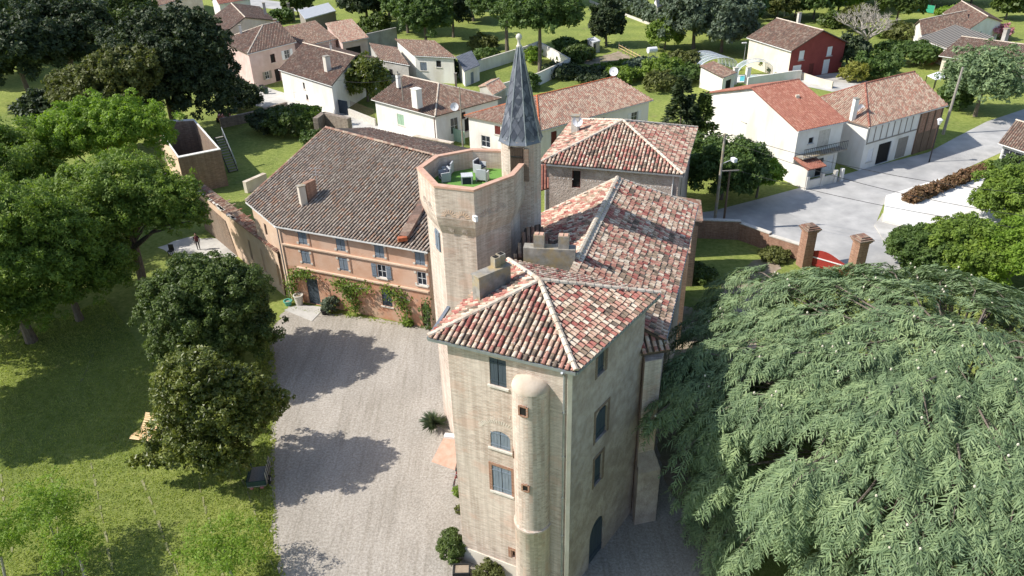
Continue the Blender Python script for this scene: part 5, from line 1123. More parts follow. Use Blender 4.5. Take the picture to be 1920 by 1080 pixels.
# chestnut paling fence
t = thing('paling_fence', 'line of wooden fence posts beside the kitchen garden', 'fence', (22.24,148.95))
a, b = Vector((21.79,149.42,0.01)), Vector((25.07,137.02,0.01))
for k in range(9):
    p = a.lerp(b, k / 8); m = MB(); m.bar((p.x, p.y, 0), (p.x + 0.05, p.y, 1.4), 0.1, 0.1); m.build('post', 'wood_grey', t)
for z in (0.5, 1.0): m = MB(); m.bar((a.x, a.y, z), (b.x, b.y, z), 0.05, 0.07); m.build('rail', 'wood_gold', t)
plain_wall('garden_wall', 'grey low garden wall of the yard with dark iron fence beside the lane', [(-23.57,111.20), (-18.80,105.65)], 1.0, 'stone', 0.25)
t = thing('iron_fence', 'dark iron railing on the wall beside the white hipped house', 'fence', (-23.26,111.71)); a, b = Vector((-23.16,111.13,0.01)), Vector((-18.94,106.12,0.01))
for k in range(22): p = a.lerp(b, k / 21); m = MB(); m.bar((p.x, p.y, 1.0), (p.x, p.y, 2.2), 0.09, 0.05); m.build('slat', 'wood', t)
t = thing('yard_gate', 'dark grey metal double gate beside the lane', 'gate', (-24.58,112.38)); a, b = Vector((-25.47,112.42,0.01)), Vector((-23.64,111.18,0.01))
for f0, f1 in ((0, 0.49), (0.51, 1)):
    m = MB(); p, q = a.lerp(b, f0), a.lerp(b, f1); m.bar((p.x, p.y, 1.1), (q.x, q.y, 1.1), 0.08, 2.0); m.build('leaf', 'shutter_dark', t)
t = thing('garden_gate', 'pale green metal gate between the white houses', 'gate', (-6.12,96.36)); a, b = Vector((-7.95,98.64,0.01)), Vector((-5.69,96.29,0.01))
for f0, f1 in ((0, 0.49), (0.51, 1)):
    m = MB(); p, q = a.lerp(b, f0), a.lerp(b, f1); m.bar((p.x, p.y, 1.0), (q.x, q.y, 1.0), 0.06, 1.7); m.build('leaf', 'shutter_green', t)

# ---------------------------------------------------------------- ruined walls on the left
rb = thing('roofless_building', 'roofless brick outbuilding with pale rendered wall tops', 'ruin', (-40.28,87.68))
zc = 4.4; A_ = [Vector(p) for p in ((-45.67,95.86,4.40), (-37.07,81.53,4.40), (-33.09,84.06,4.40), (-40.47,96.31,4.40))]
A_ = [Vector((p.x, p.y, 0)) for p in A_]; ctr = sum(A_, Vector()) / 4
for i in range(4):
    a, b = A_[i], A_[(i + 1) % 4]; ai, bi = a + (ctr - a).normalized() * 0.6, b + (ctr - b).normalized() * 0.6
    m = MB(); m.prism([a, b, bi, ai], (0, 0, zc)); m.build('wall', 'brick_old', rb)
    m = MB(); m.prism([V3(a, zc + 0.002), V3(b, zc + 0.002), V3(bi, zc + 0.002), V3(ai, zc + 0.002)], (0, 0, 0.09)); m.build('wall_top', 'pale_slab', rb)
o_, d_, n_, L_ = wframe(A_[0], A_[1])
m = MB(); m.prism([o_ + n_ * 0.004 + d_ * 2, o_ + d_ * L_ + n_ * 0.004, o_ + d_ * L_ + n_ * 0.06, o_ + d_ * 2 + n_ * 0.06][::-1], (0, 0, 4.3)); m.build('render_face', 'peach', rb)
m = MB(); m.poly([V3(p, 0.03) for p in A_]); m.build('inner_floor', 'soil', rb)
# metal outside stair
st = thing('metal_stair', 'narrow metal stair with handrail beside the roofless building', 'stair', (-34.04,89.03))
s0, s1 = Vector((-33.88,88.52,0.05)), Vector((A_[3].x + 3.6, A_[3].y - 1.0, 4.2)); s1 = Vector((-35.49,90.45,4.00)); sx = (s1 - s0); sx.z = 0; sn = Vector((sx.y, -sx.x, 0)).normalized()
for k in range(14): p = s0.lerp(s1, (k + 0.5) / 14); m = MB(); m.box(p, (1.0, 0.3, 0.05), math.atan2(sn.y, sn.x)); m.build('tread', 'wood_grey', st)
for s in (-0.55, 0.55):
    m = MB(); m.bar(s0 + sn * s, s1 + sn * s, 0.06, 0.22); m.build('stringer', 'iron', st)
m = MB(); m.tube([s0 + sn * 0.55 + Vector((0, 0, 1)), s1 + sn * 0.55 + Vector((0, 0, 1))], 0.04, 5)
for k in range(8): p = s0.lerp(s1, k / 7) + sn * 0.55; m.tube([p, p + Vector((0, 0, 1))], 0.025, 5)
m.build('handrail', 'galv', st)
# long ruined wall with window openings, thick tiled top
rw = thing('ruined_wall', 'thick peach-rendered ruined wall with window gaps and tiled crest', 'wall', (-26.04,66.68))
a, b = Vector((-31.77,72.01,4.60)), Vector((-19.43,55.75,4.60)); a, b = Vector((a.x, a.y, 0)), Vector((-19.8, 57.4, 0))
m = MB(); wall(m, a, b, 0, 4.4, [(12.2, 12.7, 1.2, 3.2), (15.0, 15.6, 1.0, 3.3), (18.0, 18.6, 0.8, 3.0)], 0.5); o_, d_, n_, L_ = wframe(a, b)
wall(m, b - n_ * 0.9, a - n_ * 0.9, 0, 4.4); m.poly([a, a - n_ * 0.9, a - n_ * 0.9 + Vector((0, 0, 4.4)), a + Vector((0, 0, 4.4))][::-1]); m.build('wall', 'peach', rw)
for q in [(12.2, 12.7, 1.2, 3.2), (15.0, 15.6, 1.0, 3.3), (18.0, 18.6, 0.8, 3.0)]: window(rw, a, b, *q, 'dark', 'wood', 0.35)
m = MB(); m.prism([o_ + n_ * 0.02, o_ + d_ * 8.5 + n_ * 0.02, o_ + d_ * 7.2 + n_ * 0.05 + Vector((0, 0, 3.4)), o_ + n_ * 0.05 + Vector((0, 0, 3.8))], n_ * 0.02); m.build('bare_brick_patch', 'brick_old', rw)
top = [a + n_ * 0.1 + Vector((0, 0, 4.42)), b + n_ * 0.1 + Vector((0, 0, 4.42)), b - n_ * 1.0 + Vector((0, 0, 4.62)), a - n_ * 1.0 + Vector((0, 0, 4.62))]
m = MB(); slab(m, top, 0.1); cr = m.build('crest', 'under_pale', rw)
tile_parts(cr, tiles(top, n_ + Vector((0, 0, -0.2)), 0.26, 0.36, 0.37, 2.0), 'tile_pale', 0.26, 0.36, nparts=0)
rr = random.Random(3); m = MB()
for k in range(26): p = o_ + d_ * rr.uniform(0, 10) + n_ * rr.uniform(0.0, 0.12); m.box(p + Vector((0, 0, 4.5)), (rr.uniform(0.3, 0.7), rr.uniform(0.15, 0.3), 0.16), math.atan2(d_.y, d_.x) + rr.uniform(-.2, .2))
m.build('broken_coping', 'stone', rw)
plain_wall('stone_stump', 'short pale stone wall stump on the lawn beside the farmhouse roof', [(-30.29,81.59), (-28.67,84.26)], 1.3, 'render_light', 0.5, 'cap')
plain_wall('yard_wall', 'mossy grey retaining wall below the lane with pale coping', [(-41.18,106.57), (-37.74,109.30), (-33.47,114.28)], 1.3, 'rubble', 0.4, 'rubble')  # darker rubble colour on wall and coping stands in for the evergreen's shade
plain_wall('rubble_wall', 'ruined brick wall stump at the corner of the lane behind the dark roof', [(-25.87,100.13), (-25.32,102.84), (-21.22,99.75)], 3.0, 'rubble', 0.7)
plain_wall('yard_wall', 'stone wall with ragged coping along the lane behind the farmhouse ridge', [(-11.96,94.11), (-6.94,90.75)], 2.2, 'rubble', 0.6, 'cap')
# ---------------------------------------------------------------- entrance gate and boundary wall on the right
gw = thing('boundary_wall', 'red brick boundary wall with pale coping between castle and gate', 'wall', (22.34,63.84))
p0, p1, p2, p3 = Vector((18.2, 67.0, 0)), Vector((24.32,63.71,0.01)), Vector((26.51,60.99,0.01)), None
for a, b, hh in ((p0, Vector((22.26,66.36,0.01)), 1.9), (Vector((22.26,66.36,0.01)), Vector((24.38,63.92,0.01)), 1.7), (Vector((24.38,63.92,0.01)), Vector((26.50,61.83,0.01)), 1.5)):
    a.z = b.z = 0; m = MB(); m.bar(a + Vector((0, 0, hh / 2)), b + Vector((0, 0, hh / 2)), 0.4, hh); m.build('wall_section', 'brick_red', gw); m = MB(); m.bar(a + Vector((0, 0, hh + 0.05)), b + Vector((0, 0, hh + 0.05)), 0.5, 0.1); m.build('coping', 'stone', gw)
gl, gr = Vector((26.56,60.57,0.01)), Vector((30.15,58.16,0.01))
for p, lab in ((gl, 'taller red brick gate pillar with stepped tiled cap, left of red gate'), (gr, 'red brick gate pillar with stepped cap, right of red gate')):
    t = thing('gate_pillar', lab, 'pillar', (p.x, p.y, 0), 'brick gate pillars'); hh = 3.5; yaw = 0.25
    m = MB(); m.box((p.x, p.y, hh / 2), (0.95, 0.95, hh), yaw); m.build('shaft', 'brick_red', t)
    for k, (s, z) in enumerate(((1.1, 3.55), (1.25, 3.68), (1.4, 3.81), (1.15, 3.93), (0.8, 4.05))): m = MB(); m.box((p.x, p.y, z), (s, s, 0.115), yaw); m.build('cap_course', 'tile_brown' if k > 1 else 'brick_red', t)
gt = thing('entrance_gate', 'red metal entrance gate with curved top between brick pillars', 'gate', ((gl + gr) / 2)[:2])
a, b = gl + Vector((0.55, -0.1, 0)), gr + Vector((-0.55, 0.1, 0))
for k in range(26):
    f = (k + 0.5) / 26; p = a.lerp(b, f); hh = 1.45 + 0.35 * math.cos((f - 0.3) * 4.2)
    m = MB(); m.bar((p.x, p.y, 0.12), (p.x, p.y, hh), 0.145, 0.03, (b - a).normalized().cross(Vector((0, 0, 1)))); m.build('slat', 'gate_red', gt)
m = MB(); m.bar(a + Vector((0.0, -0.06, 1.0)), b + Vector((0, -0.06, 1.0)), 0.05, 0.09); m.build('rail', 'paint_white', gt); m = MB(); m.bar(a + Vector((0.0, -0.06, 0.3)), b + Vector((0, -0.06, 0.3)), 0.05, 0.09); m.build('rail', 'gate_red', gt)

# ---------------------------------------------------------------- poles, lamps and wires
def pole(name, label, p, h, r, mat, lean=(0, 0), group=None):
    t = thing(name, label, 'pole', p, group); b = Vector((p[0], p[1], 0)); tp = b + Vector((lean[0], lean[1], h)); m = MB(); m.tube([b, tp], [r, r * 0.65], 8); m.build('shaft', mat, t); return t, tp
t1, k1 = pole('utility_pole', 'tall grey concrete utility pole with street lamp by the grass verge', (20.32,68.44), 10.0, 0.17, 'concrete')
m = MB(); m.tube([k1 - Vector((0, 0, 3)), k1 + Vector((0.9, -0.4, -2.4))], 0.04, 6); m.build('lamp_arm', 'galv', t1); m = MB(); m.box(k1 + Vector((1.0, -0.45, -2.45)), (0.35, 0.6, 0.35), 0.3); m.build('lamp_head', 'paint_white', t1)
m = MB(); m.bar(k1 + Vector((-0.7, 0, -0.2)), k1 + Vector((0.7, 0, -0.2)), 0.1, 0.1); m.build('crossarm', 'concrete', t1)
t2, k2 = pole('utility_pole', 'shorter brown wooden pole beside the concrete utility pole', (21.28,68.63), 6.2, 0.13, 'wood')
m = MB(); m.bar(k2 + Vector((-0.9, 0, 0)), k2 + Vector((0.9, 0.1, 0)), 0.1, 0.1); m.build('crossarm', 'wood_grey', t2)
t3, k3 = pole('utility_pole', 'tall leaning wooden pole at the corner of the street house', (57.04,95.53), 8.6, 0.2, 'wood_grey', (0.5, 0.4))
t4, k4 = pole('utility_pole', 'dark pole in front of the white hipped house', (-14.00,101.43), 8.0, 0.11, 'wood_grey')
t5, k5 = pole('utility_pole', 'pale slim pole before the long white house', (-5.92,95.08), 8.0, 0.12, 'concrete')
tl_, kl = pole('street_lamp', 'street lamp with white lantern on dark post beside the street house', (50.36,85.66), 4.6, 0.08, 'iron'); tl_['category'] = 'street lamp'
m = MB(); m.lathe((kl.x, kl.y), [(0.12, kl.z), (0.3, kl.z + 0.55), (0.34, kl.z + 0.6), (0.05, kl.z + 0.8)], 8); m.build('lantern', 'paint_white', tl_)
tl2, kl2 = pole('garden_lamp', 'slim garden lamp with white head by the pool enclosure', (42.13,135.96), 3.6, 0.06, 'galv'); m = MB(); m.box(kl2 + Vector((-0.3, 0, 0.05)), (0.8, 0.4, 0.15)); m.build('lamp_head', 'paint_white', tl2)
def cable(label, a, b, sag):
    a, b = Vector(a), Vector(b); m = MB(); m.tube([a.lerp(b, k / 12) - Vector((0, 0, sag * 4 * (k / 12) * (1 - k / 12))) for k in range(13)], 0.022, 4); o = m.build('overhead_cable', 'wire'); return tag(o, label, 'cable')
cable('upper overhead cable from the concrete pole across the junction', k1 + Vector((0.6, 0, -0.1)), Vector((44, 58, 7.5)), 0.8)
cable('lower overhead cable from the concrete pole across the junction', k1 + Vector((-0.6, 0, -0.3)), Vector((43, 56.5, 6.2)), 0.9)
cable('thin cable from the brown pole across the junction', k2 + Vector((0.8, 0, 0)), Vector((42.5, 57, 5)), 0.5)
cable('cable between the concrete pole and the hipped annexe', k1 + Vector((-0.7, 0, -0.1)), Vector((19.0, 75, 8.3)), 0.3)
cable('cable from the dark pole to the pale pink lane house', k4 + Vector((0, 0, -0.2)), Vector((-26, 113, 5.0)), 0.6)

# ---------------------------------------------------------------- vegetation
def unit(v): return v / np.maximum(np.linalg.norm(v, axis=-1, keepdims=True), 1e-9)
def leaf_quads(rg, c, nrm, L, W=0.5, bend=0.15):
    """pointed leaves: centre c, facing nrm, length L"""
    n = len(c); r = unit(rg.normal(size=(n, 3))); ax = unit(np.cross(nrm, r)); sd = np.cross(nrm, ax); L = np.asarray(L).reshape(-1, 1)
    return np.stack([c - ax * L * 0.45 + sd * L * W * 0.62, c + ax * L * 0.62 - nrm * L * bend, c - ax * L * 0.45 - sd * L * W * 0.62], 1)
def crown_mesh(rg, blobs, leaf, cover, clump, up=0.5, W=0.55, core=0.55, droop=0.0, rough=0.5):
    """clumps of leaves spread through a crown of ellipsoids: uneven outline, gaps, light tops and dark hollows"""
    out = []; cl = []
    for (cx, cy, cz, rx, ry, rz) in blobs:
        rm = (rx * ry * rz) ** (1 / 3); area = 4 * math.pi * rm * rm; cr = clump * rm
        nc = max(6, int(area / (cr * cr * 2.0) * 1.25)); d = unit(rg.normal(size=(nc, 3))); d[:, 2] = np.where(d[:, 2] < -0.5, -d[:, 2] * 0.5, d[:, 2]); d = unit(d)
        rad = core + (1.02 - core) * rg.random(nc) ** 0.5; rad = rad * (1 + rough * 0.25 * rg.normal(size=nc)).clip(0.65, 1.22)
        cc = np.array([cx, cy, cz]) + d * rad[:, None] * np.array([rx, ry, rz]); sz = cr * rg.uniform(0.65, 1.35, nc)
        cl.append((cc, sz, d))
        per = (0.72 * cover * 4 * math.pi * sz ** 2 * 0.5 / (0.5 * W * leaf * leaf)).astype(int) + 3
        idx = np.repeat(np.arange(nc), per); n = len(idx)
        q = unit(rg.normal(size=(n, 3))); q = unit(q + 0.55 * d[idx] + np.array([0, 0, 0.25])); rr = (0.55 + 0.5 * rg.random(n)) * sz[idx]
        p = cc[idx] + q * rr[:, None] * np.array([1, 1, 0.8]); p[:, 2] -= droop * rg.random(n) * sz[idx]
        nm = unit(q * 0.7 + np.array([0, 0, up]) + 0.55 * rg.normal(size=(n, 3)))
        out.append(leaf_quads(rg, p, nm, leaf * rg.uniform(0.7, 1.3, n), W))
    return np.concatenate(out), cl
def trunk_mb(rng, base, top, r, targets, nl=7):
    m = MB(); base, top = Vector(base), Vector(top); mid = base.lerp(top, 0.5) + Vector((rng.uniform(-.2, .2), rng.uniform(-.2, .2), 0))
    m.tube([base, base.lerp(mid, 0.25), mid, top], [r * 1.25, r, r * 0.85, r * 0.5], 8)
    for t in targets[:nl]:
        t = Vector(t); s = base.lerp(top, rng.uniform(0.45, 1.0)); k = s.lerp(t, 0.5) + Vector((0, 0, rng.uniform(0.0, 0.12) * (t - s).length))
        m.tube([s, k, t], [r * 0.45, r * 0.28, r * 0.08], 5, False)
    return m
def tree(name, label, xy, h, r, mat='mid', leaf=None, cover=0.9, clump=0.3, zb=None, blobs=None, seed=1, group=None, cat='tree', tr=None, nl=7, up=0.5, W=0.55, core=0.55, droop=0.0, rough=0.5, bark='bark', fork=0.0):
    rg = np.random.default_rng(seed); rn = random.Random(seed); x, y = xy[0], xy[1]; dist = math.hypot(x, y); zb = h * 0.18 if zb is None else zb
    leaf = leaf or max(0.17, dist * 0.0040)
    t = thing(name, label, cat, (x, y, 0), group)
    if blobs is None:
        rz = (h - zb) / 2; blobs = [(0, 0, zb + rz, r, r, rz)]
        for k in range(5): a = rn.uniform(0, 6.28); blobs.append((math.cos(a) * r * 0.5, math.sin(a) * r * 0.5, zb + rz * rn.uniform(0.6, 1.35), r * 0.55, r * 0.55, rz * 0.5))
    q, cl = crown_mesh(rg, blobs, leaf, cover, clump, up, W, core, droop, rough)
    me = quads_mesh('crown', q, 3, rg.random((len(q), 2))); me.materials.append(M[mat]); link('crown', me, t)
    tg = []
    for cc, sz, d in cl:
        for k in rg.permutation(len(cc))[:4]: tg.append(cc[k])
    rn.shuffle(tg); tr = tr or max(0.12, h * 0.028)
    m = trunk_mb(rn, (x, y, -0.05), (x, y, zb + (h - zb) * 0.55), tr, [Vector((x, y, 0)) + Vector(p) for p in tg], nl); m.build('trunk', bark, t, True)
    return t
def bush(name, label, xy, r, h, mat='mid', seed=1, group=None, leaf=None, cover=0.9, stretch=(1, 1), cat='bush'):
    rg = np.random.default_rng(seed); x, y = xy[0], xy[1]; leaf = leaf or max(0.13, math.hypot(x, y) * 0.0038)
    t = thing(name, label, cat, (x, y, 0), group)
    q, cl = crown_mesh(rg, [(0, 0, h * 0.5, r * stretch[0], r * stretch[1], h * 0.52)], leaf, cover, 0.32, core=0.6)
    me = quads_mesh('foliage', q, 3, rg.random((len(q), 2))); me.materials.append(M[mat]); link('foliage', me, t)
    m = MB()
    for k in range(5): cc = cl[0][0][k % len(cl[0][0])]; m.tube([(x, y, -0.05), (x + cc[0] * 0.6, y + cc[1] * 0.6, max(0.2, cc[2] * 0.8))], [0.06, 0.02], 5, False)
    m.build('stem', 'bark', t); return t
def hedge(name, label, a, b, wd, h, mat='mid', seed=1, leaf=None, group=None):
    a, b = Vector(a[:2]), Vector(b[:2]); L = (b - a).length; rg = np.random.default_rng(seed); n = max(2, int(L / (wd * 0.9))); leaf = leaf or max(0.15, a.length * 0.0038)
    t = thing(name, label, 'hedge', a, group); d = (b - a)
    q, cl = crown_mesh(rg, [(d.x * k / (n - 1), d.y * k / (n - 1), h * rg.uniform(0.42, 0.55), wd * 0.62, wd * 0.62, h * rg.uniform(0.45, 0.6)) for k in range(n)], leaf, 0.8, 0.4)
    me = quads_mesh('foliage', q, 3, rg.random((len(q), 2))); me.materials.append(M[mat]); link('foliage', me, t)
    m = MB()
    for k in range(n): p = a + d * (k / (n - 1)); m.tube([(p.x, p.y, -0.05), (p.x, p.y, h * 0.6)], 0.05, 5, False)
    m.build('stem', 'bark', t); return t

def conifer(name, label, xy, h, r, mat, seed, n=5000, leaf=None, group=None, zb=0.5, power=0.8):
    rg = np.random.default_rng(seed); x, y = xy[0], xy[1]; leaf = leaf or max(0.3, math.hypot(x, y) * 0.006); t = thing(name, label, 'tree', (x, y, 0), group)
    nb = 90; bf = rg.random(nb) ** 0.8; ba_ = rg.random(nb) * 6.283; br = r * (1 - bf) ** power * rg.uniform(0.7, 1.12, nb) + 0.15
    k = rg.integers(0, nb, n); s = rg.random(n) ** 0.6; a = ba_[k] + rg.normal(size=n) * 0.16; rad = br[k] * s
    p = np.stack([np.cos(a) * rad, np.sin(a) * rad, zb + bf[k] * (h - zb) - 0.22 * rad + rg.normal(size=n) * 0.18], 1)
    d = unit(np.stack([np.cos(a + rg.normal(size=n) * 0.5), np.sin(a + rg.normal(size=n) * 0.5), rg.uniform(-0.6, 0.25, n)], 1)); sd = unit(np.cross(d, rg.normal(size=(n, 3)))); L = (leaf * rg.uniform(0.6, 1.4, n))[:, None]
    q = np.stack([p, p + d * L * 0.4 + sd * L * 0.2, p + d * L, p + d * L * 0.4 - sd * L * 0.2], 1)
    me = quads_mesh('crown', q, 4, rg.random((n, 2))); me.materials.append(M[mat]); link('crown', me, t)
    m = MB(); m.tube([(x, y, -0.05), (x, y, h * 0.95)], [max(0.15, h * 0.022), 0.03], 7); m.build('trunk', 'bark', t, True); return t
# --- park trees on the left
tree('round_tree', 'dense round dark green tree at the edge of the gravel court', (-22.34,46.90), 9.0, 5.0, 'deep', 0.22, 1.0, 0.13, 0.8, blobs=[(0.3, 0, 5.0, 4.0, 3.9, 3.8), (0.6, -0.3, 3.6, 4.2, 4.1, 2.7), (0.1, 0.2, 6.9, 2.8, 2.7, 1.8)], seed=11, W=0.42, droop=0.3)
tree('magnolia', 'glossy loose-branched magnolia beside the gravel court', (-18.70,35.66), 9.6, 4.3, 'magnolia', 0.22, 0.6, 0.15, 1.2, blobs=[(0.3, 0, 4.6, 2.7, 2.8, 2.9), (0, 0, 7.2, 1.7, 1.7, 1.6), (-1.0, -0.3, 3.2, 2.2, 1.9, 1.4), (2.5, 0.3, 4.4, 1.8, 2.0, 1.7), (-3.0, -0.9, 1.9, 1.5, 0.6, 0.45), (3.6, 0.9, 4.6, 1.4, 1.0, 0.9), (2.2, 0.6, 6.2, 1.5, 1.4, 1.0), (1.2, -1.5, 2.6, 1.8, 1.4, 1.2)], seed=12, W=0.45, core=0.35, rough=0.8)
tree('walnut_tree', 'broad bright green walnut with forked trunk left of the ruined wall', (-32.82,59.16), 12.0, 7.0, 'walnut', 0.23, 0.5, 0.15, 3.6, blobs=[(-0.5, 1, 9.6, 5.0, 4.4, 2.4), (3.2, 0.5, 8.6, 3.6, 3.2, 2.0), (-4.2, 1, 8.2, 4.2, 3.6, 2.2), (1.2, -0.5, 7.4, 3.2, 2.6, 1.2), (5.2, 0, 7.0, 1.9, 1.8, 1.4)], seed=13, core=0.25, nl=18, tr=0.4, W=0.5)
tree('lime_tree', 'yellow-green tree crown rising behind the walnut', (-41.47,73.85), 12.5, 5.6, 'lime', 0.26, 0.7, 0.17, 4.0, blobs=[(0, 0, 10.2, 4.4, 4.0, 3.0), (4.2, -0.6, 10.4, 4.2, 3.4, 3.0), (-2.6, 0, 9.3, 3.4, 3.0, 2.3)], seed=14, core=0.35, W=0.5)
tree('acacia_tree', 'tall loose olive-green tree at the left edge of the lawn', (-38.70,51.29), 14.0, 6.8, 'walnut', 0.23, 0.42, 0.14, 2.4, blobs=[(0, 0, 10.6, 5.2, 4.6, 3.0), (2.2, -1.5, 7.4, 4.6, 3.8, 2.6), (-3.4, 0, 8.4, 4.6, 4.2, 3.4), (0.5, -3.0, 4.6, 4.0, 2.6, 2.0), (4.0, 0.6, 9.4, 3.0, 2.6, 2.0)], seed=15, core=0.25, nl=14, W=0.45)
tree('acacia_tree', 'second loose green tree at the left edge behind the olive-green one', (-49.85,68.07), 13.0, 7.0, 'walnut', 0.27, 0.6, 0.16, 3.0, seed=16, core=0.3, W=0.45)
tree('park_tree', 'broad tree standing just outside the left edge of the lawn', (-40.5, 41.5), 12.0, 4.6, 'mid', 0.4, 0.9, 0.2, 4.0, seed=19, group='dark trees of the park')
tree('acacia_tree', 'bushy green tree low on the left between the lawn and the walnut', (-36.34,54.40), 10.5, 5.0, 'walnut', 0.24, 0.5, 0.15, 1.2, seed=31, core=0.3, W=0.45, nl=10)
tree('acacia_tree', 'leafy tree cut by the left edge above the lawn shadow', (-44.65,54.82), 12.0, 5.6, 'walnut', 0.26, 0.5, 0.15, 1.2, seed=32, core=0.3, W=0.45, nl=10)
tree('evergreen_oak', 'huge dark evergreen tree behind the roofless building', (-46.80,104.15), 16.5, 8.0, 'dark_leaf', 0.42, 0.9, 0.15, 1.5, blobs=[(0, 0, 9, 7.2, 6.0, 6.4), (4.2, 1.0, 10.5, 5.2, 5.0, 5.0), (3.8, 1.6, 13.5, 3.6, 3.6, 3.2), (-0.5, 1, 13.6, 3.2, 3.2, 3.0), (5.4, -0.8, 6, 4.4, 4.4, 5.0)], seed=17)
tree('evergreen_oak', 'olive-tinted evergreen tree left of the huge dark one', (-51.68,97.21), 13.5, 6.0, 'olive', 0.40, 0.85, 0.17, 1.6, blobs=[(0, 0, 6.6, 5.4, 5.0, 4.6), (3.2, 0.5, 10.2, 4.2, 4.0, 3.0), (-3.0, 0, 6.0, 3.0, 3.0, 3.0), (-4.6, 1.0, 8.6, 2.4, 2.2, 2.0), (0.5, -0.5, 9.0, 3.0, 3.0, 2.4)], seed=18)
for k, (p, h_, r_, lab, mt) in enumerate((((-77.61,123.66), 14, 8.5, 'dark fir-like tree in the top left corner', 'dark_leaf'), ((-72.66,129.66), 15, 7.5, 'dark tree beside the olive-tinted evergreen', 'dark_leaf'), ((-94.56,139.01), 15, 8, 'dark green tree cut by the left edge', 'deep'), ((-94.83,155.68), 14, 8, 'dark green tree high in the top left', 'deep'), ((-93.53,170.51), 15, 8, 'tall dark tree left of the cream house', 'dark_leaf'), ((-76.66,160.71), 11, 6, 'grey-green tree before the cream house', 'deep'), ((-123.57,199.21), 14, 9, 'tree at the extreme top left', 'mid'), ((-118.85,213.58), 14, 9, 'dark tree at the top left edge', 'dark_leaf'), ((-62.85,103.15), 7, 3.6, 'small dark tree on the shaded lawn', 'dark_leaf'))):
    tree('park_tree', lab, p, h_, r_, mt, 0.55, 0.85, 0.17, seed=20 + k, group='dark trees of the park')
# --- saplings in the lower left corner
for k, (p, h_, r_, lab) in enumerate((((-25.17,29.43), 5.0, 1.9, 'thin feathery sapling with bare stem near the bottom left corner'), ((-27.55,27.90), 4.4, 1.7, 'feathery sapling cut by the left bottom corner'), ((-15.14,27.50), 3.6, 2.0, 'feathery bright green sapling beside the gravel edge'), ((-23.20,27.76), 3.6, 1.4, 'forked pale-stemmed sapling at the bottom edge'))):
    tree('sapling', lab, p, h_, r_, 'lime', 0.14, 0.15, 0.2, 1.2, blobs=[(0, 0, h_ * 0.62, r_, r_, h_ * 0.36)], seed=40 + k, group='feathery saplings on the lawn', core=0.1, nl=22, tr=0.075, W=0.4, bark='bark_pale', rough=0.9)
